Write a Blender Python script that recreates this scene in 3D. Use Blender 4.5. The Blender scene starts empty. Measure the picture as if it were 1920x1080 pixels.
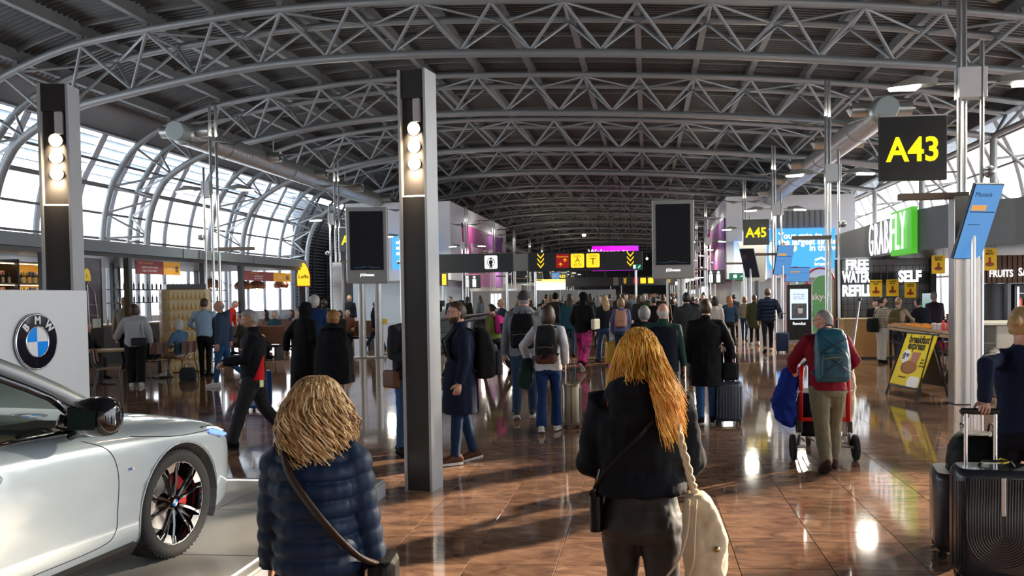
import bpy, bmesh, math, random
from math import sin, cos, pi, radians as rad
from mathutils import Vector as V, Matrix as M
from mathutils import noise as mnoise
random.seed(7)
S = bpy.context.scene
COL = S.collection

# ---------------------------------------------------------------- camera
CAM_H, FOC, PX0, PY0 = 1.8, 1548.0, 1068.0, 599.0
YAW, PIT, ROL = rad(5.34), rad(-1.71), rad(-0.77)
cF = V((-sin(YAW)*cos(PIT), cos(YAW)*cos(PIT), sin(PIT)))
_r = V((cos(YAW), sin(YAW), 0)); _u = _r.cross(cF)
cR = _r*cos(ROL)+_u*sin(ROL); cU = _u*cos(ROL)-_r*sin(ROL)
cd = bpy.data.cameras.new('camera'); cam = bpy.data.objects.new('camera', cd); COL.objects.link(cam)
cam.matrix_world = M(((cR.x, cU.x, -cF.x, 0), (cR.y, cU.y, -cF.y, 0), (cR.z, cU.z, -cF.z, CAM_H), (0, 0, 0, 1)))
cd.sensor_width = 36; cd.lens = FOC/1920*36
cd.shift_x = (960-PX0)/1920; cd.shift_y = (PY0-540)/1920
cd.clip_end = 600
S.camera = cam

# ---------------------------------------------------------------- world, sun, exposure
W = bpy.data.worlds.new('sky'); S.world = W; W.use_nodes = True
wn = W.node_tree.nodes; wl = W.node_tree.links
wb = wn['Background']; wb.inputs[1].default_value = 3.3
tc = wn.new('ShaderNodeTexCoord'); nz = wn.new('ShaderNodeTexNoise'); nz.inputs['Scale'].default_value = 2.2; nz.inputs['Detail'].default_value = 5
cr = wn.new('ShaderNodeValToRGB')
cr.color_ramp.elements[0].color = (.80, .88, 1, 1); cr.color_ramp.elements[1].color = (1, 1, 1, 1)
wl.new(tc.outputs['Generated'], nz.inputs['Vector']); wl.new(nz.outputs['Fac'], cr.inputs['Fac']); wl.new(cr.outputs['Color'], wb.inputs[0])
sl = bpy.data.lights.new('sun', 'SUN'); sl.energy = 13; sl.angle = rad(1.2); sl.color = (1, .80, .58)
sun = bpy.data.objects.new('sun', sl); COL.objects.link(sun)
_az, _el = rad(50), rad(16)
sun.rotation_euler = V((-sin(_az)*cos(_el), -cos(_az)*cos(_el), -sin(_el))).to_track_quat('-Z', 'Y').to_euler()
S.view_settings.view_transform = 'Standard'; S.view_settings.look = 'None'
S.view_settings.gamma = 1; S.view_settings.use_curve_mapping = False
S.view_settings.exposure = 0.55
S.cycles.max_bounces = 7; S.cycles.diffuse_bounces = 4; S.cycles.glossy_bounces = 4
S.cycles.transparent_max_bounces = 16; S.cycles.caustics_reflective = False; S.cycles.caustics_refractive = False
S.cycles.sample_clamp_indirect = 6

def ray(px, py): return cF+cR*((px-PX0)/FOC)+cU*((PY0-py)/FOC)
CP = V((0, 0, CAM_H))
def gp(px, py, z=0):                      # ground (or level z) point seen at a photo pixel
    d = ray(px, py); return CP+d*((z-CAM_H)/d.z)
def at(px, py, Y):                        # point on the cross-hall plane y = Y
    d = ray(px, py); return CP+d*(Y/d.y)
def ax(px, py, X):                        # point on the lengthwise plane x = X
    d = ray(px, py); return CP+d*(X/d.x)

# ---------------------------------------------------------------- materials
MATS = {}
def mat(name, col, rough=.55, metal=0., emit=0., var=.10, scale=8., bump=0., spec=.5, coat=0., alpha=1., trans=0., ecol=None, stretch=None, sheen=0.):
    if name in MATS: return MATS[name]
    m = bpy.data.materials.new(name); m.use_nodes = True; MATS[name] = m
    nt = m.node_tree; n = nt.nodes; l = nt.links; b = n['Principled BSDF']
    c = (*col, 1)
    b.inputs['Roughness'].default_value = rough; b.inputs['Metallic'].default_value = metal
    b.inputs['Specular IOR Level'].default_value = spec
    b.inputs['Coat Weight'].default_value = coat; b.inputs['Alpha'].default_value = alpha
    b.inputs['Transmission Weight'].default_value = trans
    if sheen: b.inputs['Sheen Weight'].default_value = sheen
    if emit:
        b.inputs['Emission Color'].default_value = (*(ecol or col), 1); b.inputs['Emission Strength'].default_value = emit
    b.inputs['Base Color'].default_value = c
    if var or bump:
        t = n.new('ShaderNodeTexCoord'); z = n.new('ShaderNodeTexNoise'); z.inputs['Scale'].default_value = scale; z.inputs['Detail'].default_value = 4
        src = t.outputs['Object']
        if stretch:
            mp = n.new('ShaderNodeMapping'); mp.inputs['Scale'].default_value = stretch; l.new(src, mp.inputs['Vector']); src = mp.outputs['Vector']
        l.new(src, z.inputs['Vector'])
        if var:
            mx = n.new('ShaderNodeMix'); mx.data_type = 'RGBA'
            mx.inputs[6].default_value = (*[x*(1-var) for x in col], 1); mx.inputs[7].default_value = (*[min(1, x*(1+var)) for x in col], 1)
            l.new(z.outputs['Fac'], mx.inputs[0]); l.new(mx.outputs[2], b.inputs['Base Color'])
        if bump:
            bp = n.new('ShaderNodeBump'); bp.inputs['Strength'].default_value = bump; bp.inputs['Distance'].default_value = .02
            l.new(z.outputs['Fac'], bp.inputs['Height']); l.new(bp.outputs['Normal'], b.inputs['Normal'])
    return m
def emat(name, col, s=1.):
    if name in MATS: return MATS[name]
    return mat(name, (0, 0, 0), .4, emit=s, ecol=col, var=0)
def cloth(name, col, rough=.85, var=.18, scale=30, bump=.25): return mat(name, col, rough, var=var, scale=scale, bump=bump, spec=.25)
def glass_mat(name, tint=(.9, .95, 1), refl=.12, dirt=0.):
    if name in MATS: return MATS[name]
    m = bpy.data.materials.new(name); m.use_nodes = True; MATS[name] = m
    n = m.node_tree.nodes; l = m.node_tree.links; n.remove(n['Principled BSDF']); o = n['Material Output']
    t = n.new('ShaderNodeBsdfTransparent'); t.inputs[0].default_value = (*tint, 1)
    g = n.new('ShaderNodeBsdfGlossy'); g.inputs['Roughness'].default_value = .03
    mx = n.new('ShaderNodeMixShader'); fr = n.new('ShaderNodeFresnel'); fr.inputs[0].default_value = 1.45
    mt = n.new('ShaderNodeMath'); mt.operation = 'MULTIPLY'; mt.inputs[1].default_value = refl*6; mt.use_clamp = True
    l.new(fr.outputs[0], mt.inputs[0]); l.new(mt.outputs[0], mx.inputs[0]); l.new(t.outputs[0], mx.inputs[1]); l.new(g.outputs[0], mx.inputs[2])
    out = mx.outputs[0]
    if dirt:
        d = n.new('ShaderNodeBsdfTranslucent'); d.inputs[0].default_value = (.85, .9, .95, 1); m2 = n.new('ShaderNodeMixShader'); m2.inputs[0].default_value = dirt
        l.new(out, m2.inputs[1]); l.new(d.outputs[0], m2.inputs[2]); out = m2.outputs[0]
    l.new(out, o.inputs['Surface']); return m

# ---------------------------------------------------------------- mesh building
def spline(pts, n=6):
    """Catmull-Rom through points"""
    P = [V(p) for p in pts]; out = []
    for i in range(len(P)-1):
        a, b, c, d = P[max(i-1, 0)], P[i], P[i+1], P[min(i+2, len(P)-1)]
        for k in range(n):
            t = k/n
            out.append(.5*((2*b)+(c-a)*t+(2*a-5*b+4*c-d)*t*t+(3*b-a-3*c+d)*t**3))
    out.append(P[-1]); return out
class MB:
    def __init__(s): s.v = []; s.f = []
    def add(s, vs, fs, mx=None):
        k = len(s.v)
        s.v += [tuple(mx @ V(p)) if mx else tuple(p) for p in vs]; s.f += [[k+i for i in f] for f in fs]; return s
    def box(s, c, d, rz=0, mx=None):
        x, y, z = d[0]/2, d[1]/2, d[2]/2
        vs = [(-x, -y, -z), (x, -y, -z), (x, y, -z), (-x, y, -z), (-x, -y, z), (x, -y, z), (x, y, z), (-x, y, z)]
        m = M.Translation(V(c)) @ M.Rotation(rz, 4, 'Z')
        if mx: m = mx @ m
        return s.add(vs, [(0, 3, 2, 1), (4, 5, 6, 7), (0, 1, 5, 4), (1, 2, 6, 5), (2, 3, 7, 6), (3, 0, 4, 7)], m)
    def bx(s, a, b): return s.box([(a[i]+b[i])/2 for i in range(3)], [abs(b[i]-a[i]) for i in range(3)])
    def loft(s, rings, cap=True, close=False):
        n = len(rings[0]); k = len(s.v)
        for r in rings: s.v += [tuple(p) for p in r]
        m = len(rings)
        for i in range(m if close else m-1):
            a, b = k+i*n, k+((i+1) % m)*n
            s.f += [[a+j, a+(j+1) % n, b+(j+1) % n, b+j] for j in range(n)]
        if cap and not close: s.f.append([k+j for j in reversed(range(n))]); s.f.append([k+(m-1)*n+j for j in range(n)])
        return s
    def tube(s, path, r, seg=8, cap=True, flat=None, ref=None, close=False):
        """r: number, list of numbers or list of (ru, rv); ref: direction of the u axis"""
        P = [V(p) for p in path]; n = len(P); rings = []; u = None
        for i, p in enumerate(P):
            if close: t = P[(i+1) % n]-P[i-1]
            else: t = P[min(i+1, n-1)]-P[max(i-1, 0)]
            t = t.normalized() if t.length > 1e-9 else V((0, 0, 1))
            if u is None or ref is not None:
                h = V(ref) if ref is not None else (V((0, 0, 1)) if abs(t.z) < .9 else V((1, 0, 0)))
            else: h = u
            h = h-t*h.dot(t)
            if h.length < 1e-6: h = t.orthogonal()
            u = h.normalized(); w = t.cross(u)
            q = r[i] if isinstance(r, (list, tuple)) else r
            ru, rv = q if isinstance(q, (list, tuple)) else (q, q)
            rings.append([p+u*(ru*cos(2*pi*j/seg))+w*(rv*sin(2*pi*j/seg)) for j in range(seg)])
        return s.loft(rings, cap, close)
    def cyl(s, a, b, r, seg=10, r2=None): return s.tube([a, b], [r, r if r2 is None else r2], seg)
    def lathe(s, prof, seg=16, mx=None):
        k = len(s.v); n = len(prof)
        for j in range(seg):
            a = 2*pi*j/seg
            for (r, z) in prof: p = V((r*cos(a), r*sin(a), z)); s.v.append(tuple(mx @ p) if mx else tuple(p))
        for j in range(seg):
            a, b = k+j*n, k+((j+1) % seg)*n
            s.f += [[a+i, b+i, b+i+1, a+i+1] for i in range(n-1)]
        return s
    def prism(s, poly, h, mx=None):
        """polygon in xy extruded 0..h in z"""
        n = len(poly); vs = [(p[0], p[1], 0) for p in poly]+[(p[0], p[1], h) for p in poly]
        return s.add(vs, [list(reversed(range(n))), list(range(n, 2*n))]+[[i, (i+1) % n, n+(i+1) % n, n+i] for i in range(n)], mx)
    def ball(s, c, r, seg=12, rings=8, mx=None):
        r = r if isinstance(r, (list, tuple)) else (r, r, r); k = len(s.v)
        vs = [(0, 0, -1)]
        for i in range(1, rings):
            a = -pi/2+pi*i/rings
            vs += [(cos(a)*cos(2*pi*j/seg), cos(a)*sin(2*pi*j/seg), sin(a)) for j in range(seg)]
        vs.append((0, 0, 1)); e = len(vs)-1
        fs = [[0, 1+(j+1) % seg, 1+j] for j in range(seg)]
        for i in range(rings-2):
            a, b = 1+i*seg, 1+(i+1)*seg
            fs += [[a+j, a+(j+1) % seg, b+(j+1) % seg, b+j] for j in range(seg)]
        a = 1+(rings-2)*seg; fs += [[a+j, a+(j+1) % seg, e] for j in range(seg)]
        return s.add([V(c)+V((p[0]*r[0], p[1]*r[1], p[2]*r[2])) for p in vs], fs, mx)
    def merge(s, o, mx=None): return s.add(o.v, o.f, mx)
    def mesh(s, name='m', smooth=False, bevel=0, bseg=2):
        me = bpy.data.meshes.new(name); me.from_pydata(s.v, [], s.f); me.validate()
        if bevel or smooth:
            bm = bmesh.new(); bm.from_mesh(me)
            if bevel:
                bmesh.ops.bevel(bm, geom=[e for e in bm.edges if len(e.link_faces) == 2 and e.calc_face_angle(0) > .5], offset=bevel, segments=bseg, affect='EDGES', profile=.5, clamp_overlap=True)
            bmesh.ops.recalc_face_normals(bm, faces=bm.faces)
            bm.to_mesh(me); bm.free()
        if smooth:
            me.polygons.foreach_set('use_smooth', [True]*len(me.polygons))
            if smooth != 'all': me.set_sharp_from_angle(angle=rad(40))
        return me
    def build(s, name, m, parent=None, smooth=False, bevel=0, bseg=2): return link(name, s.mesh(name, smooth, bevel, bseg), m, parent)
def link(name, me, m=None, parent=None):
    o = bpy.data.objects.new(name, me); COL.objects.link(o)
    if m is not None and me is not None:
        me.materials.clear()
        for x in (m if isinstance(m, (list, tuple)) else [m]): me.materials.append(x)
    if parent: o.parent = parent
    return o
def inst(name, me, mw, parent=None):      # another object on shared mesh data
    o = bpy.data.objects.new(name, me); COL.objects.link(o)
    if parent: o.parent = parent
    o.matrix_local = mw; return o
def tag(o, label=None, cat=None, group=None, kind=None):
    if label: o['label'] = label
    if cat: o['category'] = cat
    if group: o['group'] = group
    if kind: o['kind'] = kind
    return o
def thing(name, label, cat, loc=(0, 0, 0), rz=0, group=None):
    o = bpy.data.objects.new(name, None); COL.objects.link(o); o.location = loc; o.rotation_euler = (0, 0, rz)
    o.empty_display_size = .2
    return tag(o, label, cat, group)
def struct(o): o['kind'] = 'structure'; return o
def text_mesh(txt, size=1., ext=.01, bold=.0, align='CENTER', sx=1., space=1., line=1., res=3):
    c = bpy.data.curves.new('t', 'FONT'); c.body = txt; c.size = size; c.extrude = ext; c.offset = bold; c.align_x = align; c.align_y = 'CENTER'
    c.space_character = space; c.space_line = line; c.resolution_u = res
    o = bpy.data.objects.new('t', c); COL.objects.link(o)
    dg = bpy.context.evaluated_depsgraph_get(); me = bpy.data.meshes.new_from_object(o.evaluated_get(dg))
    bpy.data.objects.remove(o); bpy.data.curves.remove(c)
    if sx != 1: me.transform(M.Diagonal((sx, 1, 1, 1)))
    return me
TEXTS = []
def facing(p, nrm, up=(0, 0, 1)):          # matrix whose local x runs right, y up, z out of the face
    z = V(nrm).normalized(); y = (V(up)-z*V(up).dot(z)).normalized(); x = y.cross(z)
    m = M((x, y, z)).transposed().to_4x4(); m.translation = V(p); return m
def text(name, txt, mx, size, m, parent=None, ext=.004, bold=0., **k):
    me = text_mesh(txt, size, ext, bold, **k); me.transform(mx)
    return link(name, me, m, parent)
UNIT = MB().tube([(0, 0, 0), (0, 0, 1)], 1, 8, cap=False).mesh('bar', smooth='all')
def bar_mx(a, b, r):
    a, b = V(a), V(b); d = b-a
    return M.Translation(a) @ d.to_track_quat('Z', 'Y').to_matrix().to_4x4() @ M.Diagonal((r, r, d.length, 1))
UNITS = {}
def bar(name, a, b, r, m, parent=None):
    if m.name not in UNITS: u = UNIT.copy(); u.materials.append(m); UNITS[m.name] = u
    return inst(name, UNITS[m.name], bar_mx(a, b, r), parent)
def smoothstep(a, b, x): t = max(0, min(1, (x-a)/(b-a))); return t*t*(3-2*t)
# ================================================================ materials of the hall
STEEL = mat('painted_steel', (.30, .315, .32), .42, .35, var=.08, scale=3)
PURL = mat('purlin_paint', (.17, .172, .168), .55, .1, var=.12, scale=2)
DECK = mat('deck_sheet', (.078, .082, .082), .5, .25, var=.25, scale=1.2)
DARKROOF = mat('roof_dark', (.04, .04, .042), .8, var=.2, scale=2)
FASC = mat('fascia_grey', (.34, .34, .345), .6, var=.06, scale=1.5)
MULL = mat('mullion_grey', (.66, .73, .82), .45, .1, var=.05)
GALV = mat('galvanised', (.42, .43, .41), .35, .75, var=.18, scale=2.5, stretch=(1, 8, 1))
INOX = mat('brushed_steel', (.56, .56, .55), .28, .9, var=.10, scale=6, stretch=(6, 6, .3))
WHITE = mat('white_wall', (.66, .68, .71), .6, var=.04, scale=1)
BLACK = mat('black_paint', (.012, .012, .014), .4, var=.2)
CHAR = mat('charcoal_panel', (.028, .033, .038), .38, var=.15)
SLATE = mat('slate_panel', (.075, .095, .115), .4, var=.1)
GLASS = glass_mat('window_glass', (.94, .97, 1), .06)
CLEAR = glass_mat('clear_glass', (.93, .97, .96), .12)
FRIT2 = glass_mat('screened_glass', (.22, .25, .27), .10, .45)
FRIT = glass_mat('fritted_glass', (.62, .70, .76), .10, .22)

# ---------------------------------------------------------------- floor: granite tiles
def granite(name):
    m = bpy.data.materials.new(name); m.use_nodes = True; MATS[name] = m
    n = m.node_tree.nodes; l = m.node_tree.links; b = n['Principled BSDF']
    g = n.new('ShaderNodeNewGeometry')
    sub = n.new('ShaderNodeVectorMath'); sub.operation = 'SUBTRACT'; sub.inputs[1].default_value = (.585, .018, 0)
    div = n.new('ShaderNodeVectorMath'); div.operation = 'DIVIDE'; div.inputs[1].default_value = (.6, .6, 1)
    fl = n.new('ShaderNodeVectorMath'); fl.operation = 'FLOOR'
    l.new(g.outputs['Position'], sub.inputs[0]); l.new(sub.outputs[0], div.inputs[0]); l.new(div.outputs[0], fl.inputs[0])
    wn_ = n.new('ShaderNodeTexWhiteNoise'); l.new(fl.outputs[0], wn_.inputs['Vector'])
    # vein field, shifted per tile
    sc = n.new('ShaderNodeVectorMath'); sc.operation = 'SCALE'; sc.inputs['Scale'].default_value = 7.; l.new(wn_.outputs['Color'], sc.inputs[0])
    ad = n.new('ShaderNodeVectorMath'); l.new(g.outputs['Position'], ad.inputs[0]); l.new(sc.outputs[0], ad.inputs[1])
    mp = n.new('ShaderNodeMapping'); mp.inputs['Scale'].default_value = (1.5, 3.0, 1); mp.inputs['Rotation'].default_value = (0, 0, .35); l.new(ad.outputs[0], mp.inputs['Vector'])
    n1 = n.new('ShaderNodeTexNoise'); n1.inputs['Scale'].default_value = 2.2; n1.inputs['Detail'].default_value = 7; n1.inputs['Distortion'].default_value = 1.3; l.new(mp.outputs[0], n1.inputs['Vector'])
    n2 = n.new('ShaderNodeTexNoise'); n2.inputs['Scale'].default_value = 120; n2.inputs['Detail'].default_value = 2; l.new(g.outputs['Position'], n2.inputs['Vector'])
    r = n.new('ShaderNodeValToRGB'); e = r.color_ramp.elements
    e[0].position = .25; e[0].color = (.12, .072, .053, 1); e[1].position = .74; e[1].color = (.42, .25, .165, 1)
    x = e.new(.42); x.color = (.215, .120, .080, 1); x = e.new(.56); x.color = (.31, .175, .112, 1)
    l.new(n1.outputs['Fac'], r.inputs['Fac'])
    mx = n.new('ShaderNodeMix'); mx.data_type = 'RGBA'; mx.blend_type = 'OVERLAY'; mx.inputs[0].default_value = .5
    l.new(r.outputs['Color'], mx.inputs[6]); l.new(n2.outputs['Fac'], mx.inputs[7])
    hv = n.new('ShaderNodeHueSaturation'); mr = n.new('ShaderNodeMapRange'); mr.inputs[3].default_value = .75; mr.inputs[4].default_value = 1.2
    l.new(wn_.outputs['Value'], mr.inputs[0]); l.new(mr.outputs[0], hv.inputs['Value']); l.new(mx.outputs[2], hv.inputs['Color'])
    l.new(hv.outputs[0], b.inputs['Base Color'])
    rr = n.new('ShaderNodeMapRange'); rr.inputs[3].default_value = .035; rr.inputs[4].default_value = .10
    n3 = n.new('ShaderNodeTexNoise'); n3.inputs['Scale'].default_value = 1.3; n3.inputs['Detail'].default_value = 5; l.new(g.outputs['Position'], n3.inputs['Vector'])
    l.new(n3.outputs['Fac'], rr.inputs[0]); l.new(rr.outputs[0], b.inputs['Roughness'])
    b.inputs['Specular IOR Level'].default_value = .75
    b.inputs['Coat Weight'].default_value = .0
    return m
GRAN = granite('granite_tile')
GROUT = mat('grout', (.05, .04, .035), .8, var=.2)
T = .6; TX, TY = .585, .018
fl = MB().bx((-27, -14, -.06), (19.5, 200, -.004)).build('floor', GROUT); struct(fl)
tme = MB().box((0, 0, -.011), (T-.004, T-.004, .022)).mesh('tile', bevel=.0015, bseg=1); tme.materials.append(GRAN)
def scr(p):
    v = V(p)-CP; d = v.dot(cF)
    return (PX0+FOC*v.dot(cR)/d, PY0-FOC*v.dot(cU)/d) if d > .1 else (1e9, 1e9)
cells = []
for j in range(4, 40):
    for i in range(-40, 26):
        c = (TX+T*(i+.5), TY+T*(j+.5), 0); p = scr(c)
        if -60 < p[0] < 1980 and p[1] < 1120 and not (c[0] < -2.2 and c[1] < 7.4): cells.append((c[1], i, j, c))
cells.sort(); near = set((i, j) for _, i, j, _ in cells[:300])
for _, i, j, c in cells[:300]: inst('tile', tme, M.Translation(c), fl)
q = MB()
for j in range(-22, 130):
    for i in range(-44, 31):
        if (i, j) in near: continue
        x, y = TX+T*i, TY+T*j; g = .003
        q.add([(x+g, y+g, 0), (x+T-g, y+g, 0), (x+T-g, y+T-g, 0), (x+g, y+T-g, 0)], [(0, 1, 2, 3)])
tag(q.build('tile_field', GRAN, fl), kind='stuff')
MB().bx((-27, TY+T*130, -.003), (19.5, 200, 0)).build('far_floor', GRAN, fl)

# ---------------------------------------------------------------- hall section
UPP = [(-26.05, 0), (-26.05, 3), (-26.01, 4.81), (-25.84, 6.01), (-25.46, 7.28), (-24.92, 8.2), (-24.19, 9.08), (-22.95, 9.93), (-20.5, 10.84), (-18, 11.28), (-15.5, 11.58), (-13.5, 11.78), (-11, 11.91), (-8.5, 11.93), (-6, 11.86), (-3, 11.76), (-.1, 11.62), (4.1, 11.36), (7.5, 11.06), (10, 10.78), (12.1, 10.5), (14, 10.2), (16.3, 9.8)]
LOW = [(-24.45, 0), (-24.45, 3), (-24.39, 4.9), (-24.18, 6.07), (-23.74, 7.1), (-23.03, 7.94), (-21.15, 8.92), (-18.7, 9.45), (-16.2, 9.9), (-13.9, 10.2), (-11.5, 10.36), (-9, 10.41), (-6.6, 10.38), (-2.7, 10.24), (.05, 10.11), (4.1, 9.84), (7.75, 9.5), (10.35, 9.26), (12.49, 9.0), (15.45, 8.58)]
def prof(T_, x):
    for a, b in zip(T_, T_[1:]):
        if a[0] <= x <= b[0] and b[0] > a[0]: return a[1]+(b[1]-a[1])*(x-a[0])/(b[0]-a[0])
    return T_[-1][1] if x > T_[-1][0] else T_[0][1]
UP2 = [(p.x, p.z) for p in spline([(x, 0, z) for x, z in UPP], 4)]
LO2 = [(p.x, p.z) for p in spline([(x, 0, z) for x, z in LOW], 4)]
BAY, TR0, NTR, HW = 9.6, 28.96, 15, 1.03
XU = [-19.95+2.466*i for i in range(-1, 15)]       # upper nodes (purlins)
XL = [-18.75+2.466*i for i in range(-1, 14)]
ORD = 'nearest second third fourth fifth sixth seventh eighth ninth tenth eleventh twelfth thirteenth fourteenth fifteenth'.split()
for k in range(NTR):
    Y = TR0+BAY*(k-1) if False else TR0+BAY*k
    t = thing('roof_truss', f'grey tubular arched steel roof truss spanning the hall, {ORD[k]} from the viewer', 'truss', (0, Y, 0), group='arched roof trusses')
    sg = 10 if k < 4 else 6
    step = 1 if k < 4 else 2
    for s_ in (-1, 1):
        MB().tube([(x, s_*HW, z) for x, z in UP2[::step]], .135, sg).build('top_chord', STEEL, t, smooth='all')
    MB().tube([(x, 0, z) for x, z in LO2[::step]], .155, sg).build('bottom_chord', STEEL, t, smooth='all')
    segs = []
    U = lambda x, s_: (x, s_*HW, prof(UP2, x)-.1)
    L = lambda x: (x, 0, prof(LO2, x)+.12)
    for i, xl in enumerate(XL):
        if xl > 15.3: continue
        for xu in (XU[i], XU[i+1]) if i+1 < len(XU) else (XU[i],):
            for s_ in (-1, 1): segs.append((L(xl), U(xu, s_), .062))
    for i, xu in enumerate(XU):
        if i % 2 == 0: segs.append((U(xu, -1), U(xu, 1), .05))
        if i+1 < len(XU):
            a, b = (-1, 1) if i % 2 == 0 else (1, -1)
            segs.append((U(xu, a), U(XU[i+1], b), .05))
    # leg bracing on the left, between the chords that come down
    for (xl, zl), (xu, zu), (xw, zw) in (((-23.03, 7.94), (-24.19, 9.08), (-25.46, 7.28)), ((-23.9, 6.75), (-25.46, 7.28), (-25.84, 6.01)), ((-24.38, 4.95), (-25.84, 6.01), (-26.01, 4.81))):
        for s_ in (-1, 1): segs += [((xl, 0, zl), (xu, s_*HW, zu), .055), ((xl, 0, zl), (xw, s_*HW, zw), .055)]
    segs += [((-21.9, 0, 8.55), (-22.95, s_*HW, 9.9), .055) for s_ in (-1, 1)]
    # right end: post, struts to the wall
    segs += [((15.45, 0, 0), (15.45, 0, 8.6), .17), ((15.45, 0, 8.5), (17.9, 0, 6.1), .08), ((15.45, 0, 6.3), (17.95, 0, 4.4), .07), ((15.45, 0, 8.5), (16.4, -HW, 9.7), .08), ((15.45, 0, 8.5), (16.4, HW, 9.7), .08), ((15.45, 0, 5.2), (17.9, 0, 6.0), .06), ((15.45, 0, 7.6), (17.6, 0, 7.8), .06)]
    if k < 4:
        for a, b, r in segs: bar('brace', a, b, r, STEEL, t)
        for xu in XU: MB().box((xu, -HW, prof(UP2, xu)+.22), (.2, .2, .28)).build('purlin_seat', PURL, t)
    else:
        q = MB()
        for a, b, r in segs: q.tube([a, b], r, 5, cap=False)
        tag(q.build('braces', STEEL, t, smooth='all'), kind='stuff')

# ceiling: corrugated sheets, purlins, cross beams
def zr(x): return prof(UP2, x)+.72
XD = [-23.2+1.25*i for i in range(34)]
q = MB(); k = 0; y = 6.; pitch = .26
ys = []
while y < 120:
    ys += [(y, 0), (y+.09, 0), (y+.13, .07), (y+.22, .07)]; y += pitch
ys.append((200, 0))
n = len(XD)
for yy, dz in ys: q.v += [(x, yy, zr(x)+dz) for x in XD]
for a in range(len(ys)-1): q.f += [[a*n+i, (a+1)*n+i, (a+1)*n+i+1, a*n+i+1] for i in range(n-1)]
ceil = q.build('ceiling', DECK); struct(ceil)
# closed roof above and behind the viewer
q = MB()
for yy in (-14, 6): q.v += [(x, yy, zr(x)) for x in XD]
q.f += [[i, n+i, n+i+1, i+1] for i in range(n-1)]
q2 = MB()
for yy in (-14, 200): q2.v += [(x, yy, zr(x)+.25) for x in XD]
q2.f += [[i, n+i, n+i+1, i+1] for i in range(n-1)]
q.build('rear_deck', DECK, ceil); q2.build('roof_skin', DARKROOF, ceil)
for i, xu in enumerate(XU):
    z = prof(UP2, xu)+.47
    MB().box((xu, 93, z), (.10, 214, .42)).box((xu, 93, z-.2), (.24, 214, .05)).build('purlin', PURL, ceil)
for kk in range(-3, 12):
    Y = TR0+BAY*kk
    for f_ in ((-1.03, 1.03, 4.8) if kk < 6 else (0,)):
        q = MB(); P = [(x, z+.56) for x, z in UP2 if -23 < x < 16.2]
        for (x0, z0), (x1, z1) in zip(P, P[1:]):
            q.add([(x0, Y+f_-.06, z0), (x1, Y+f_-.06, z1), (x1, Y+f_+.06, z1), (x0, Y+f_+.06, z0), (x0, Y+f_-.06, z0+.16), (x1, Y+f_-.06, z1+.16), (x1, Y+f_+.06, z1+.16), (x0, Y+f_+.06, z0+.16)], [(0, 3, 2, 1), (0, 1, 5, 4), (2, 3, 7, 6), (4, 5, 6, 7)])
        q.build('cross_beam', PURL, ceil)

# ---------------------------------------------------------------- left wall: fascia and curved glazing
wl_ = thing('wall_left', None, None); struct(wl_)
MB().bx((-24.75, -14, 9.45), (-24.5, 200, 10.95)).bx((-24.75, -14, 10.9), (-22.6, 200, 11.0)).build('fascia', FASC, wl_)
MB().bx((-24.48, -14, 9.45), (-24.4, 200, 9.56)).build('fascia_rail', PURL, wl_)
MB().bx((-26.9, -14, 0), (-26.5, 200, 1.0)).build('plinth', WHITE, wl_)
GL = [(-26.55, 1.0), (-26.55, 2.9), (-26.5, 4.85), (-26.33, 6.05), (-25.95, 7.36), (-25.4, 8.35), (-24.8, 9.45)]
LOUV = 60.7
win1 = thing('window_1', None, None); struct(win1)
ym = [TR0-2.4*17+2.4*i for i in range(31)]
def strip(q, P, y0, y1, t=.0):
    for (x0, z0), (x1, z1) in zip(P, P[1:]): q.add([(x0-t, y0, z0), (x0-t, y1, z0), (x1-t, y1, z1), (x1-t, y0, z1)], [(0, 1, 2, 3)])
    return q
for i, y in enumerate(ym):
    MB().tube([(p.x+.05, y, p.z) for p in spline([(a, 0, b) for a, b in GL], 3)], [(.06, .20)]*19, 8, ref=(1, 0, 0)).build('mullion', MULL, win1)
    if i+1 < len(ym):
        for a, b in zip(GL, GL[1:]):
            if y < 6 and b[1] > 5: fr_ = b[1] > 7.5
            else: fr_ = b[1] > 8
            strip(MB(), [a, b], y+.1, ym[i+1]-.1).build('pane', FRIT if fr_ else GLASS, win1)
        if ym[i] > 8:     # outside sunshade blades above the upper panes
            for z_ in (7.75, 8.15, 8.55, 8.95, 9.3): MB().box((-25.8-(8-z_)*.5, y+1.2, z_), (.5, 2.0, .03)).build('sunshade_blade', MULL, win1)
for x, z in GL[2:6]: bar('transom', (x+.12, -12, z), (x+.12, 60.2, z), .065, PURL, win1)
# lengthwise wind braces on the ribs
bar('rail', (-25.9, -12, 7.3), (-25.9, 60.2, 7.3), .085, PURL, win1)
# louvred stretch and solid wall behind
MB().bx((-26.9, LOUV, 0), (-26.7, 200, 9.6)).build('backing', mat('louvre_back', (.55, .58, .62), .7), wl_)
SL = mat('louvre_slat', (.035, .037, .04), .5, var=.1)
sm = MB().box((0, 0, 0), (.30, 8.0, .05)).mesh('slat'); sm.materials.append(SL)
for i in range(34):
    z = .8+i*.25; x = prof([(p[1], p[0]) for p in GL], min(z, 9.4))
    inst('slat', sm, M.Translation((x, LOUV+4.2, z)) @ M.Rotation(.5, 4, 'Y'), wl_)
for y in (LOUV, LOUV+2.7, LOUV+5.4, LOUV+8): MB().tube([(p.x+.25, y, p.z) for p in spline([(a, 0, b) for a, b in GL], 3)], [(.1, .12)]*19, 6, ref=(1, 0, 0)).build('louvre_post', CHAR, wl_)

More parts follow.
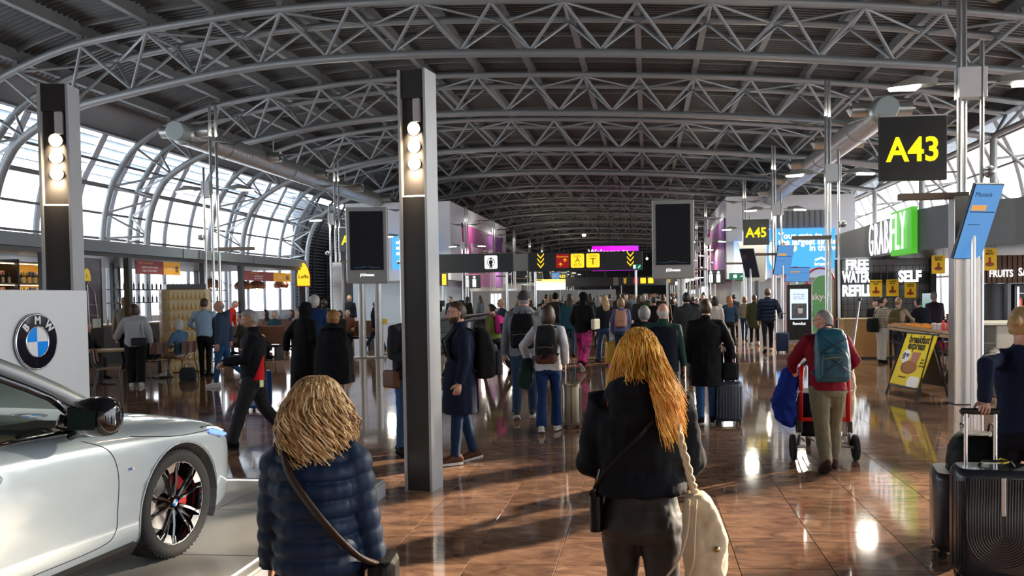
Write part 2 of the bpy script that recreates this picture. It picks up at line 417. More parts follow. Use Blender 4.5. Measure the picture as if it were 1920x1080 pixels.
# ---------------------------------------------------------------- right wall
wr_ = thing('wall_right', None, None); struct(wr_)
GR = [(18.2, 0), (18.15, 2.6), (18.05, 4.5), (17.85, 6.1), (17.45, 7.8), (16.9, 9.0), (16.5, 9.75)]
win2 = thing('window_2', None, None); struct(win2)
ym2 = [TR0-2.4*17+2.4*i for i in range(40)]
for i, y in enumerate(ym2):
    MB().tube([(p.x-.05, y, p.z) for p in spline([(a, 0, b) for a, b in GR], 2)], [(.06, .20)]*13, 8, ref=(1, 0, 0)).build('mullion', MULL, win2)
    if i+1 < len(ym2):
        for a, b in zip(GR, GR[1:]):
            strip(MB(), [a, b], y+.1, ym2[i+1]-.1).build('pane', FRIT2 if b[1] > 7.9 else GLASS, win2)
for x, z in GR[1:6]: bar('transom', (x-.12, -12, z), (x-.12, 81.8, z), .06, PURL, win2)
MB().bx((18.3, 81.8, 0), (18.5, 200, 9.9)).build('backing', mat('louvre_back', (.5, .5, .5)), wr_)
for i in range(34):
    z = .6+i*.27; x = prof([(p[1], p[0]) for p in GR], min(z, 9.7))
    inst('slat', sm, M.Translation((x, 86., z)) @ M.Rotation(-.5, 4, 'Y'), wr_)
bar('edge_tube', (15.45, -10, 8.62), (15.45, 180, 8.62), .14, STEEL, wr_)
# hedge-green bank outside the right glazing
# end walls
we = MB().bx((-27, 199.6, 0), (19.5, 200, 13)).build('wall_far', mat('far_wall', (.20, .21, .22), .8)); struct(we)
wb_ = MB().bx((-27, -14.3, 0), (19.5, -14, 13)).build('wall_near', mat('near_wall', (.32, .32, .33), .8)); struct(wb_)
ww = MB().bx((-27, -14, 11.0), (-22.5, 200, 12.2)).build('trim_1', DARKROOF); struct(ww)
ww = MB().bx((16.3, -14, 9.85), (19, 200, 11.5)).build('trim_2', DARKROOF); struct(ww)

# ---------------------------------------------------------------- white blocks with banners
def blk(name, a, b): o = MB().bx(a, b).build(name, WHITE); return struct(o)
bl = blk('wall_block_left', (-20.2, 54.3, 2.9), (-13, 76.3, 8.15))
MB().bx((-20.2, 55.5, 0), (-13.6, 76.3, 2.9)).build('lower_wall', mat('pale_blue_wall', (.50, .58, .64), .5), bl)
MB().bx((-13.7, 60, 0), (-12.95, 76.3, 2.9)).build('lower_front', mat('grey_wall', (.42, .44, .46), .6), bl)
br_ = blk('wall_block_right', (5.2, 54.3, 2.7), (13.3, 76, 8.0))
MB().bx((5.6, 55.2, 0), (13.3, 76, 2.7)).build('lower_wall', mat('grey_wall', (.42, .44, .46), .6), br_)
MB().bx((8.3, 54.22, 5.9), (11.5, 54.3, 7.0)).build('vent_grille', mat('vent_grey', (.20, .21, .21), .6), br_)
for i in range(9): MB().bx((8.34+.35*i, 54.18, 5.92), (8.42+.35*i, 54.24, 6.98)).build('vent_bar', mat('vent_bar', (.13, .135, .14), .6), br_)
# ================================================================ ducts
def duct(label, x, z, y0, y1, side):
    t = thing('ventilation_duct', label, 'duct', (x, y0, z))
    L = y1-y0; q = MB(); P = []; y = 0; n = 0
    while y < min(L, 60):                       # spiral seams as fine ribs
        P += [(y, .46), (y+.10, .475), (y+.14, .46)]; y += .24
    P.append((L, .46))
    MB().tube([(0, a, 0) for a, _ in P], [r for _, r in P], 18).build('duct_body', GALV, t, smooth='all')
    MB().lathe([(0, 0), (.36, 0), (.38, .02), (.38, .5)], 24, M.Translation((0, -.5, 0)) @ M.Rotation(-pi/2, 4, 'X')).build('end_cap', mat('duct_cap', (.34, .38, .37), .5, .3), t, smooth=True)
    for a in (3.2, 9.6, 16, 22.4): MB().tube([(0, a, 0), (0, a+.12, 0)], .49, 18).build('collar', GALV, t, smooth=True)
    for k, a in enumerate((.35, 6.6, 12.2, 17.8, 23.4, 29, 34.6, 40, 46)):
        for s_ in (-1, 1):
            MB().tube([(s_*.2, a, .12), (s_*1.0, a, .12), (s_*1.0, a, .12)], [.24, .24, .15], 14).build('nozzle', GALV, t, smooth=True)
            MB().tube([(s_*1.005, a, .12), (s_*1.03, a, .12)], .15, 12).build('nozzle_mouth', mat('nozzle_dark', (.10, .10, .09), .5), t)
    for a in range(1, 8): MB().cyl((0, a*9.6-1.6, .4), (0, a*9.6-1.6, 1.25), .03, 6).build('hanger', STEEL, t)
duct('big spiral-seamed grey air duct with side nozzles under the roof along the left windows', -18, 8.32, 30.9, 140, 1)
duct('big dark grey air duct with side nozzles under the roof behind the A43 sign', 8, 7.85, 28.8, 54.5, -1)

# ================================================================ pole lamps at the gates
LAMPW = emat('lamp_white', (1, .97, .80), 16)
LAMPF = emat('lamp_white_far', (1, .97, .80), 9)
LEAF = mat('lamp_leaf', (.17, .18, .17), .5, .3)
def head(t, x, z, s_, far):
    """wing-shaped lamp head on an arm"""
    p = t
    MB().cyl((x-s_*.30, 0, z), (x+s_*.12, 0, z), .02, 6).build('lamp_arm', INOX, p)
    h = MB().add([(x, -.13, z+.06), (x, .13, z+.06), (x+s_*.34, -.19, z+.10), (x+s_*.34, .19, z+.10), (x+s_*.78, -.05, z-.05), (x+s_*.78, .05, z-.05),
                  (x, -.10, z-.02), (x, .10, z-.02), (x+s_*.3, -.17, z-.03), (x+s_*.3, .17, z-.03)],
                 [(0, 2, 3, 1), (2, 4, 5, 3), (6, 7, 9, 8), (8, 9, 5, 4), (0, 1, 7, 6), (0, 6, 8, 2), (2, 8, 4), (1, 3, 9, 7), (3, 5, 9)]).build('lamp_head', LEAF, p, smooth=True)
    MB().add([(x+s_*.26, -.15, z-.036), (x+s_*.26, .15, z-.036), (x+s_*.70, -.06, z-.056), (x+s_*.70, .06, z-.056), (x+s_*.26, -.14, z-.065), (x+s_*.26, .14, z-.065), (x+s_*.68, -.05, z-.085), (x+s_*.68, .05, z-.085)],
             [(4, 5, 7, 6), (0, 4, 6, 2), (1, 3, 7, 5), (0, 1, 5, 4), (2, 6, 7, 3)]).build('lamp_lens', LAMPF if far else LAMPW, h)
    if True:
        l = bpy.data.lights.new('gate_lamp', 'AREA'); l.shape = 'RECTANGLE'; l.size = .4; l.size_y = .2; l.energy = 75 if not far else 110; l.color = (1, .95, .78)
        o = bpy.data.objects.new('gate_lamp', l); COL.objects.link(o); o.parent = t; o.location = (x+s_*.48, 0, z-.10)
WORDS = ['nearest', 'second', 'third', 'fourth', 'fifth', 'sixth', 'seventh', 'eighth', 'ninth', 'tenth', 'eleventh', 'twelfth', 'thirteenth']
def lamp_post(x, y, label, far, base, left):
    t = thing('lamp_post', label, 'lamp post', (x, y, 0), group='steel gate lamp posts')
    sg = 6 if far else 12; s_ = -1 if left else 1
    for dx, dy, top, r in ((-.06, 0, 7.5, .04), (.06, .12, 7.5, .04), (s_*.26, -.05, 5.65, .035)):
        MB().tube([(dx, dy, 0), (dx, dy, top-.06), (dx, dy, top)], [r, r, r*.5], sg).build('pole', INOX, t, smooth=True)
    if base: MB().bx((-.17, -.12, 0), (.21, .16, 3.25)).build('column', INOX, t, bevel=.012)
    else: MB().bx((-.16, -.12, 0), (.18, .18, .02)).build('base_plate', INOX, t)
    MB().bx((-.09, -.08, 4.78), (.34*s_ if s_ > 0 else -.34, .14, 5.25)).build('junction_box', mat('junction_white', (.62, .63, .64), .45, .1), t, bevel=.01)
    head(t, -.42, 5.02, -1, far); head(t, .52, 5.02, 1, far)
    for q_ in (-1, 1):
        MB().add([(q_*.1, -.04, 6.36), (q_*.55, -.26, 6.30), (q_*1.05, -.02, 6.44), (q_*.55, .24, 6.30), (q_*.1, -.04, 6.40), (q_*.55, -.26, 6.33), (q_*1.05, -.02, 6.47), (q_*.55, .24, 6.33)], [(0, 1, 2, 3), (7, 6, 5, 4), (0, 4, 5, 1), (1, 5, 6, 2), (2, 6, 7, 3), (3, 7, 4, 0)]).build('reflector_wing', LEAF, t)
    l = bpy.data.lights.new('uplight', 'AREA'); l.shape = 'DISK'; l.size = .5; l.energy = 32; l.color = (1, .97, .86)
    o = bpy.data.objects.new('uplight', l); COL.objects.link(o); o.parent = t; o.location = (0, -.02, 6.55); o.rotation_euler = (pi, 0, 0)
    MB().bx((-.55*s_-.42, -.06, 3.22), (-.55*s_+.62, .1, 3.32)).build('cross_arm', mat('arm_brown', (.17, .13, .10), .4, .4), t)
    MB().ball((s_*.36, -.1, 3.62), .10, 10, 7).build('camera_dome', mat('dome', (.35, .36, .37), .15, .6), t, smooth='all')
    return t
for k in range(13):
    Y = 13.49+9.6*k
    lamp_post(4.95 if k < 4 else 3.7, Y, f'stainless steel lamp post on the right side of the hall, {WORDS[k]} from the viewer', k > 4, k == 0, False)
    if k: lamp_post(-12.53 if k < 4 else -11.4, Y, f'stainless steel lamp post on the left side of the hall, {WORDS[k-1]} visible from the viewer', k > 4, k == 2, True)

# ================================================================ gate signs
YEL = emat('sign_yellow', (1, .72, .0), 1.0)
SIGNB = mat('sign_black', (.022, .026, .026), .22, var=.1)
def gate_sign(txt, x0, x1, z0, z1, Y, label, sz=None):
    t = thing('gate_sign', label, 'sign', ((x0+x1)/2, Y, z0)); w = x1-x0; h = z1-z0
    MB().bx((-w/2, -.05, 0), (w/2, .05, h)).build('panel', SIGNB, t, bevel=.006)
    for z in (.12, h-.16): MB().cyl((w/2-.02, 0, z), (w/2+.16, 0, z), .014, 8).build('bracket', INOX, t)
    MB().bx((-w/2-.008, -.055, h-.012), (w/2+.008, .055, h+.01)).build('top_edge', INOX, t)
    text('lettering', txt, facing((0, -.054, h*.46), (0, -1, 0)), sz or h*.52, YEL, t, bold=.012*h, sx=.92)
    if Y > 60:
        for dx in (-.3, .3): MB().cyl((dx, 0, h), (dx, 0, zr((x0+x1)/2)-z0+.02), .02, 5).build('hanging_rod', STEEL, t)
gate_sign('A43', 3.65, 4.66, 3.51, 4.51, 13.4, 'square black gate sign reading A43 in yellow')
gate_sign('A45', 3.77, 4.76, 3.64, 4.64, 32.7, 'square black gate sign reading A45 in yellow')
gate_sign('A42', -12.42, -11.42, 3.66, 4.66, 32.7, 'square black gate sign half hidden behind the left advertising display, its A showing')
for txt, px, py, Y in (('A48', 1015, 514, 92), ('A50', 1054, 518, 102), ('A51', 1246, 526, 110)):
    p = at(px, py, Y); gate_sign(txt, p.x-.65, p.x+.65, p.z-.5, p.z+.5, Y, f'small distant black gate sign reading {txt} in yellow')

# ================================================================ flight screens
BLUE = emat('screen_blue', (.10, .33, .72), .62)
DKTXT = mat('screen_text', (.01, .03, .08), .5)
def flight_screen(label, c, a, tilt, w, h, on=True, txt=None):
    t = thing('flight_screen', label, 'screen', c, a)
    mx = M.Translation((0, 0, h/2)) @ M.Rotation(tilt, 4, 'X')
    MB().box((0, .03, 0), (w, .06, h), mx=mx).build('casing', BLACK, t, bevel=.008)
    MB().box((0, -.006, 0), (w-.03, .008, h-.03), mx=mx).build('display', BLUE if on else mat('screen_off', (.02, .03, .05), .15), t)
    if on:
        MB().box((-w*.15, -.012, h*.19), (w*.5, .004, h*.07), mx=mx).build('orange_strip', emat('screen_orange', (.9, .42, .10), .6), t)
        MB().box((0, -.012, h*.135), (w-.08, .004, h*.012), mx=mx).build('divider', DKTXT, t)
        if txt: text('destination', txt, mx @ facing((-w*.12, -.013, h*.36), (0, -1, 0)), w*.2, DKTXT, t, ext=.001)
        MB().box((-w*.15, -.012, -h*.03), (w*.4, .004, h*.008), mx=mx).build('text_line', DKTXT, t)
    MB().cyl(mx @ V((0, .05, 0)), mx @ V((0, .12, 0)), .03, 8).build('mount', INOX, t)
    MB().cyl((0, (mx @ V((0, .12, 0))).y, -c[2]), (0, (mx @ V((0, .12, 0))).y, h*.55), .035, 8).build('stand', INOX, t)
flight_screen('tilted blue flight screen reading Munich beside the nearest steel column', (5.03, 13.1, 2.22), rad(20), rad(24), .52, 1.2, True, 'Munich')
flight_screen('blue tilted flight screen beside the A45 sign', (5.25, 32.3, 2.42), rad(14), rad(24), .66, 1.2)
flight_screen('dark tilted flight screen left of the A45 sign post', (3.95, 32.3, 2.32), rad(-35), rad(24), .6, 1.2, False)
flight_screen('smaller blue flight screen low behind the A45 screens', (6.15, 34.5, 2.2), rad(5), rad(10), 1.0, .6)
for px, py, on in ((1010, 535, False), (1025, 532, False), (1042, 534, True)):
    p = at(px, py, 86); flight_screen(f'far flight screen under the A48 and A50 signs, {"blue" if on else "dark, at pixel-left" if px < 1015 else "dark, tilted"} one'.replace('at pixel-left', 'leftmost'), p, rad(-18 if px == 1025 else 12), rad(15), .8, 1.3, on)
p = at(1410, 493, 33.2)
t = thing('flight_screen', 'white-backed flight screen seen from behind below the A45 sign', 'screen', p)
MB().add([(-.55, 0, .85), (.6, 0, .85), (.5, 0, -.75), (-.1, 0, -.75), (-.55, .1, .85), (.6, .1, .85), (.5, .1, -.75), (-.1, .1, -.75)], [(0, 3, 2, 1), (4, 5, 6, 7), (0, 1, 5, 4), (1, 2, 6, 5), (2, 3, 7, 6), (3, 0, 4, 7)]).build('back_cover', mat('screen_back', (.55, .55, .53), .5), t)
MB().cyl((.2, .05, -.7), (.2, .05, -p.z), .10, 10).build('stand', mat('stand_dark', (.12, .12, .13), .4), t)

# ================================================================ big advertising displays
DISPG = mat('display_grey', (.36, .37, .36), .4, .3, var=.04)
SCRB = mat('screen_black', (.004, .005, .008), .08, var=0, coat=.5)
def display(label, x, Y, rz, legs):
    t = thing('advertising_display', label, 'display', (x, Y, 0), rz)
    MB().bx((-.60, -.10, 2.22), (.60, .16, 4.48)).build('casing', DISPG, t, bevel=.02)
    MB().bx((-.49, -.115, 2.62), (.49, -.095, 4.36)).build('black_screen', SCRB, t)
    text('brand_lettering', 'JCDecaux', facing((0, -.108, 2.47), (0, -1, 0)), .10, emat('logo_white', (1, 1, 1), .9), t, bold=.004)
    for dx, r in legs: MB().cyl((dx, .05, 0), (dx, .05, 2.3), r, 16).build('leg', mat('leg_grey', (.45, .45, .44), .35, .5), t, smooth=True)
    MB().bx((-.5, -.2, 0), (.5, .3, .03)).build('base_plate', INOX, t)
    for dx in (-.3, 0, .3): MB().box((dx*.8, -.118, 2.72-abs(dx)*.1), (.3, .004, .012)).build('caption_line', emat('caption_blue', (.05, .12, .25), .35), t)
display('tall grey advertising display with black screen right of the overhead direction sign', .78, 24, rad(-2), ((.22, .11), (-.18, .03)))
display('tall grey advertising display with black screen left of the middle lamp column', -8.27, 24, rad(9), ((-.2, .11), (.28, .11)))

# ================================================================ overhead direction signs
def rounded(w, h, r, n=4):
    P = []
    for cx, cy, a in ((w/2-r, h/2-r, 0), (-w/2+r, h/2-r, pi/2), (-w/2+r, -h/2+r, pi), (w/2-r, -h/2+r, 1.5*pi)):
        P += [(cx+r*cos(a+pi/2*k/n), cy+r*sin(a+pi/2*k/n)) for k in range(n+1)]
    return P
AMB = emat('amber', (1, .55, .02), 1.1); AMBD = emat('amber_dim', (1, .55, .02), .8); REDP = emat('red_panel', (.42, .008, .01), .5); GREEN = emat('exit_green', (.0, .20, .12), .5)
WLIT = emat('white_lit', (.95, .97, 1), 1.1)
def chevrons(t, x, z, s_, m):
    for k in range(3):
        zz = z+s_*(.21-.21*k)
        q = MB()
        for sg in (-1, 1): q.add([(x, -.062, zz-.10*s_), (x+sg*.15*s_, -.062, zz+.08*s_), (x+sg*.15*s_, -.062, zz+.15*s_), (x, -.062, zz-.03*s_), (x, -.05, zz-.10*s_), (x+sg*.15*s_, -.05, zz+.08*s_), (x+sg*.15*s_, -.05, zz+.15*s_), (x, -.05, zz-.03*s_)], [(0, 1, 2, 3), (4, 7, 6, 5), (0, 4, 5, 1), (1, 5, 6, 2), (2, 6, 7, 3), (3, 7, 4, 0)])
        q.build('chevron', m, t)
def plane_icon(t, x, z, s_, m):
    MB().add([(x+s_*a, -.066, z+s_*b) for a, b in ((0, .1), (.012, .05), (.09, .0), (.09, -.02), (.012, 0), (.01, -.06), (.035, -.085), (0, -.075), (-.035, -.085), (-.01, -.06), (-.012, 0), (-.09, -.02), (-.09, 0), (-.012, .05))], [list(range(14))]).build('plane_icon', m, t)
def sign_bars(Y, x0, x1, x2, x3, z0, z1, main, label, label2, s_=1.):
    zc = (z0+z1)/2; h = z1-z0
    t = thing('direction_sign', label2, 'sign', ((x0+x1)/2, Y, 0)); w = x1-x0
    MB().bx((-w/2, -.05, z0), (w/2, .25, z1)).build('panel', CHAR, t, bevel=.01)
    if main:
        c = at(921, 494, Y).x-(x0+x1)/2
        MB().prism(rounded(.58, .6, .06), .02, facing((c, -.05, zc+.03), (0, -1, 0))).build('white_square', WLIT, t)
        ring = [(c+.17*cos(a*pi/8), -.075, zc+.03+.17*sin(a*pi/8)) for a in range(16)]
        MB().tube(ring, .016, 6, close=True).build('ban_ring', BLACK, t); MB().cyl((c-.12, -.075, zc-.09), (c+.12, -.075, zc+.15), .014, 6).build('ban_bar', BLACK, t)
        MB().ball((c, -.075, zc+.19), (.05, .01, .06), 10, 6).build('pictogram_head', BLACK, t)
        MB().add([(c+a, -.078, zc+b) for a, b in ((-.07, .12), (.07, .12), (.10, -.02), (.05, -.03), (.07, -.24), (.01, -.24), (0, -.1), (-.01, -.24), (-.07, -.24), (-.05, -.03), (-.10, -.02))], [list(range(11))]).build('pictogram_body', BLACK, t)
        MB().bx((-w/2, -.06, z0+.02), (-w/2+.3, -.045, z0+.28)).build('exit_symbol', GREEN, t)
    for dx in (-w/2+.3, w/2-.3): MB().cyl((dx, .1, 0), (dx, .1, z0), .05, 10).build('post', INOX, t, smooth=True)
    MB().bx((w/2, -.02, z0+.04), (x2-(x0+x1)/2, .2, z1-.04)).build('link_panel', mat('link_grey', (.25, .25, .24), .5), t)
    t = thing('direction_sign', label, 'sign', ((x2+x3)/2, Y, 0)); w = x3-x2
    MB().bx((-w/2, -.05, z0), (w/2, .25, z1)).build('panel', CHAR, t, bevel=.01)
    f = lambda px: at(px, 492, Y).x-(x2+x3)/2 if main else (px-1097)/215*w
    chevrons(t, f(1014), zc+.03, 1, AMB); chevrons(t, f(1182), zc+.05, 1, AMB)
    for px, m in ((1055, REDP), (1083, AMB), (1112, AMB)):
        MB().prism(rounded(.60, .62, .06), .015, facing((f(px), -.05, zc+.03), (0, -1, 0))).build('red_square' if m is REDP else 'amber_square', m, t)
    if main:
        INK = mat('sign_ink', (.03, .01, .0), .6)
        text('lettering', 'Gates', facing((f(1083), -.068, zc+.24), (0, -1, 0)), .15, INK, t, ext=.001); text('lettering', 'A', facing((f(1083), -.068, zc+.05), (0, -1, 0)), .32, INK, t, ext=.001)
        text('lettering', '47-74', facing((f(1083), -.068, zc-.16), (0, -1, 0)), .15, INK, t, ext=.001)
        text('lettering', 'Gates', facing((f(1112), -.068, zc+.24), (0, -1, 0)), .15, INK, t, ext=.001); text('lettering', 'T', facing((f(1112), -.068, zc-.03), (0, -1, 0)), .42, INK, t, ext=.001)
        text('lettering', 'Connections', facing((f(1055), -.068, zc+.22), (0, -1, 0)), .10, AMBD, t, ext=.001)
        plane_icon(t, f(1055)+.11, zc+.07, 1., AMBD); plane_icon(t, f(1055)-.09, zc-.12, 1., AMBD)
        MB().bx((w/2-.44, -.06, z0+.03), (w/2-.06, -.045, z0+.25)).build('exit_symbol', GREEN, t)
        MB().bx((w/2-.41, -.066, z0+.06), (w/2-.31, -.06, z0+.22)).build('exit_door', WLIT, t)
        MB().tube([(w/2-.2, -.066, z0+.08), (w/2-.1, -.066, z0+.2)], .014, 5).build('exit_arrow', WLIT, t)
    for dx in (-w/2+.3, w/2-.3): MB().cyl((dx, .1, 0), (dx, .1, z0), .05, 10).build('post', INOX, t, smooth=True)
sign_bars(37, -11.09, -6.0, -5.3, -.16, 2.87, 3.72, True, 'wide black overhead sign with red and amber squares and chevrons, nearer one', 'wide black overhead sign with one white pictogram square')
sign_bars(93, -9.2, -3.7, -3.1, 3.2, 2.75, 3.75, False, 'distant black overhead sign with amber squares low over the crowd', 'distant plain black overhead sign panel low over the crowd')

# ================================================================ banners and lit panels on the blocks
def grad(name, c0, c1, axis='Y', lo=0, hi=1, emit=0.):
    m = bpy.data.materials.new(name); m.use_nodes = True; MATS[name] = m; n = m.node_tree.nodes; l = m.node_tree.links; b = n['Principled BSDF']
    tc_ = n.new('ShaderNodeTexCoord'); sp = n.new('ShaderNodeSeparateXYZ'); mr = n.new('ShaderNodeMapRange'); mr.inputs[1].default_value = lo; mr.inputs[2].default_value = hi
    mx = n.new('ShaderNodeMix'); mx.data_type = 'RGBA'; mx.inputs[6].default_value = (*c0, 1); mx.inputs[7].default_value = (*c1, 1)
    l.new(tc_.outputs['Object'], sp.inputs[0]); l.new(sp.outputs[axis], mr.inputs[0]); l.new(mr.outputs[0], mx.inputs[0]); l.new(mx.outputs[2], b.inputs['Base Color']); b.inputs['Roughness'].default_value = .6
    if emit: l.new(mx.outputs[2], b.inputs['Emission Color']); b.inputs['Emission Strength'].default_value = emit
    return m
def wash(t, p, a):
    l = bpy.data.lights.new('wall_wash', 'AREA'); l.size = .4; l.energy = 40; l.color = (1, .96, .9)
    o = bpy.data.objects.new('wall_wash', l); COL.objects.link(o); o.parent = t; o.location = p; o.rotation_euler = (0, a, 0)
PW = mat('banner_white', (.85, .82, .86), .6)
t = thing('wall_banner', 'purple banner reading Welcome to Copenhagen on the left white wall', 'banner', (-12.98, 57.85, 2.55))
MB().bx((0, 0, 0), (.06, 16, 4.4)).build('cloth', grad('banner_left', (.50, .07, .26), (.22, .08, .33), 'Y', 0, 14), t)
text('lettering', 'Welcome to Copenhagen', facing((.07, 6.2, 2.75), (1, 0, 0)), 1.15, PW, t, bold=.01, sx=.62)
text('lettering', 'Lots, too fast...', facing((.07, 4.8, 1.45), (1, 0, 0)), 1.1, PW, t, sx=.6)
for y in (.1, 15.9): MB().box((.05, y, 4.3), (.14, .5, .3)).build('clamp', CHAR, t)
for y in (2.2, 10.5):
    MB().cyl((-.1, y, 4.6), (.9, y, 4.75), .03, 6).build('wall_light_arm', INOX, t); MB().box((1.1, y, 4.75), (.9, .4, .1)).build('wall_light', LEAF, t, bevel=.03); wash(t, (1.1, y, 4.66), rad(28))
t = thing('wall_banner', 'purple banner with pale lettering on the right white wall', 'banner', (5.18, 55, 2.55))
MB().bx((-.06, 0, 0), (0, 15, 4.15)).build('cloth', grad('banner_right', (.17, .08, .30), (.50, .08, .26), 'Y', 0, 15), t)
text('lettering', 'borderless', facing((-.07, 11.2, 2.5), (-1, 0, 0)), 1.0, PW, t, sx=.6); text('lettering', 'FREE', facing((-.07, 12.3, 1.4), (-1, 0, 0)), .8, PW, t, sx=.7)
for y in (3, 11): MB().cyl((.1, y, 4.4), (-.9, y, 4.55), .03, 6).build('wall_light_arm', INOX, t); MB().box((-1.1, y, 4.55), (.9, .4, .1)).build('wall_light', LEAF, t, bevel=.03); wash(t, (-1.1, y, 4.46), rad(-28))
# blue lit panel
Yb = 53.9; a, b = at(1441, 430, Yb), at(1566, 502, Yb)
t = thing('lightbox', 'large blue lit panel reading Your gate to the largest single market in the world', 'lightbox', (a.x, Yb, b.z)); w, h = b.x-a.x, a.z-b.z
MB().bx((0, 0, 0), (w, .395, h)).build('lit_panel', emat('panel_blue', (.05, .36, .92), 1.0), t, bevel=.01)
LW = emat('panel_text', (1, 1, 1), 1.3)
for k, s_ in enumerate(('Your gate to', 'the largest single', '             in the world')): text('lettering', s_, facing((.62, -.01, h*(.82-.155*k)), (0, -1, 0)), .55, LW, t, bold=.014, align='LEFT', sx=.97)
MB().prism(rounded(1.25, .44, .21, 6), .02, facing((1.15, 0, h*.51), (0, -1, 0))).build('yellow_pill', emat('pill_yellow', (.95, .80, .35), .9), t)
text('lettering', 'market', facing((1.15, -.025, h*.51), (0, -1, 0)), .36, LW, t, bold=.01)
MB().ball((.18, -.02, h*.40), (.17, .03, .8), 14, 10).build('white_swoosh', LW, t); MB().tube([(2.9, -.02, h*.2), (3.3, -.02, h*.26), (3.55, -.02, h*.2)], .06, 6).build('white_emblem', LW, t)
text('lettering', 'brussels', facing((3.35, -.02, h*.1), (0, -1, 0)), .3, LW, t, bold=.006)
p = at(1404, 498, 53.9); t = tag(MB().bx((p.x-.9, 53.95, p.z-.9), (p.x+1.15, 54.295, p.z+1.6)).build('lightbox', grad('poster_pale', (.75, .85, .98), (.12, .30, .80), 'Z', 3, 6, .6)), 'pale blue and white lit poster below the A45 sign', 'lightbox')
a, b = at(735, 440, 54.0), at(815, 503, 54.0)
t = thing('lightbox', 'blue and white lit panel on the left block, mostly hidden behind the middle lamp column', 'lightbox', (a.x, 53.95, b.z)); w, h = b.x-a.x, a.z-b.z
MB().bx((0, 0, 0), (w, .345, h)).build('lit_panel', MATS['panel_blue'], t, bevel=.01); MB().bx((w*.72, -.02, .1), (w*.97, 0, h-.1)).build('white_field', LW, t)
for k in range(3): MB().bx((w*.1, -.02, h*(.72-.16*k)), (w*(.62-.08*k), 0, h*(.80-.16*k))).build('white_text_line', LW, t)
# magenta hanging screen
p = at(1110, 462, 64); q_ = at(1197, 462, 64)
t = thing('hanging_screen', 'magenta hanging screen reading Welcome to behind the overhead sign', 'screen', (p.x, 64, p.z-1.9)); w = q_.x-p.x
MB().bx((0, 0, 0), (w, .2, 1.9)).build('lit_screen', grad('magenta', (.85, 0, .85), (.50, .03, .95), 'X', 0, w, .9), t)
text('lettering', 'Welcome to', facing((w*.36, -.01, 1.42), (0, -1, 0)), .62, LW, t, bold=.012)
for k in range(4): MB().cyl((w*(.15+.23*k), .1, 1.9), (w*(.15+.23*k), .1, zr(p.x)-p.z+1.95), .02, 5).build('cable', BLACK, t)
# toilet signs
for px, py, Y, l in ((884, 528, 54.24, 'small black toilet sign with two white figures under the Copenhagen banner'), (1341, 519, 54.24, 'small black toilet sign with two white figures under the right banner')):
    p = at(px, py, Y); t = thing('toilet_sign', l, 'sign', p)
    MB().bx((-.62, -.04, -.45), (.62, .04, .45)).build('panel', BLACK, t, bevel=.01); MB().bx((-.05, 0, -p.z), (.05, .04, -.45)).build('post', INOX, t)
    for dx in (-.28, .2):
        MB().ball((dx, -.05, .28), (.09, .02, .09), 10, 6).build('figure_head', WLIT, t); MB().bx((dx-.12, -.055, -.36), (dx+.12, -.04, .16)).build('figure_body', WLIT, t, bevel=.03)
p = at(1391, 518, 50); t = thing('exit_sign', 'small green exit sign with an arrow beside the right steel posts', 'sign', p); MB().bx((-.04, .04, -p.z), (.04, .09, .1)).build('post', INOX, t)
MB().bx((-.75, -.04, -.2), (.75, .04, .2)).build('panel', GREEN, t); MB().bx((-.5, -.05, -.1), (-.3, -.04, .1)).build('door_symbol', WLIT, t); MB().tube([(-.1, -.05, 0), (.15, -.05, 0)], .02, 5).build('arrow', WLIT, t); MB().bx((-.4, -.04, -.3), (.3, .04, -.2)).build('lower_plate', mat('plate', (.1, .12, .05), .5), t)
p = at(829, 524, 50); t = thing('information_sign', 'small black box sign with a yellow lit face near the left posts', 'sign', p)
MB().bx((-.05, .1, -p.z), (.05, .2, -.38)).build('post', INOX, t); MB().bx((-.4, 0, -.38), (.3, .3, .38)).build('case', BLACK, t); MB().bx((.0, -.02, -.34), (.26, 0, .34)).build('lit_face', AMB, t)

# ================================================================ far shops and lights
SHOPC = [(.55, .57, .58), (.30, .33, .36), (.62, .60, .55), (.22, .24, .27), (.48, .52, .55), (.40, .42, .45)]
for k, (x, y, w, d, h, side) in enumerate(((-15.6, 86, 5, 12, 3.0, 'left'), (-16.5, 102, 6, 16, 3.4, 'left'), (-15.8, 122, 5, 20, 3.1, 'left'), (-15.8, 150, 5, 28, 3.4, 'left'), (10.2, 82, 6, 16, 3.1, 'right'), (11, 104, 6, 18, 3.4, 'right'), (10, 128, 5, 20, 3.0, 'right'), (10, 154, 5, 26, 3.3, 'right'))):
    t = thing('shop_unit', f'pale box-shaped shop far down the {side} side of the hall, number {["one", "two", "three", "four"][k % 4]} of its row', 'shop', (x, y, 0), group='far shops')
    MB().bx((-w/2, 0, 0), (w/2, d, h)).build('body', mat(f'shop{k}', SHOPC[k % 6], .5), t, bevel=.05)
    s_ = 1 if side == 'left' else -1
    MB().bx((s_*w/2-.05, 1, .9), (s_*w/2+.05, d-1, h-.7)).build('lit_front', emat('shop_lit', (.85, .92, 1), .8), t); MB().bx((s_*w/2-.1, .5, h-.55), (s_*w/2+.1, d-.5, h-.1)).build('sign_band', CHAR, t)
    MB().bx((-w/2+.5, -.06, .9), (w/2-.5, 0, h-.5)).build('lit_window', emat('shop_lit2', (.75, .85, .95), .55), t)
p = at(1003, 524, 84); q_ = at(1060, 543, 84)
t = thing('lightbox', 'yellow and white lit panel behind the A48 and A50 gate signs', 'lightbox', (p.x, 84, q_.z)); w, h = q_.x-p.x, p.z-q_.z
MB().bx((0, 0, 0), (w, .3, h)).build('lit_panel', grad('lit_yellow', (.95, .95, .9), (1, .70, .05), 'Z', .2, h, .9), t)
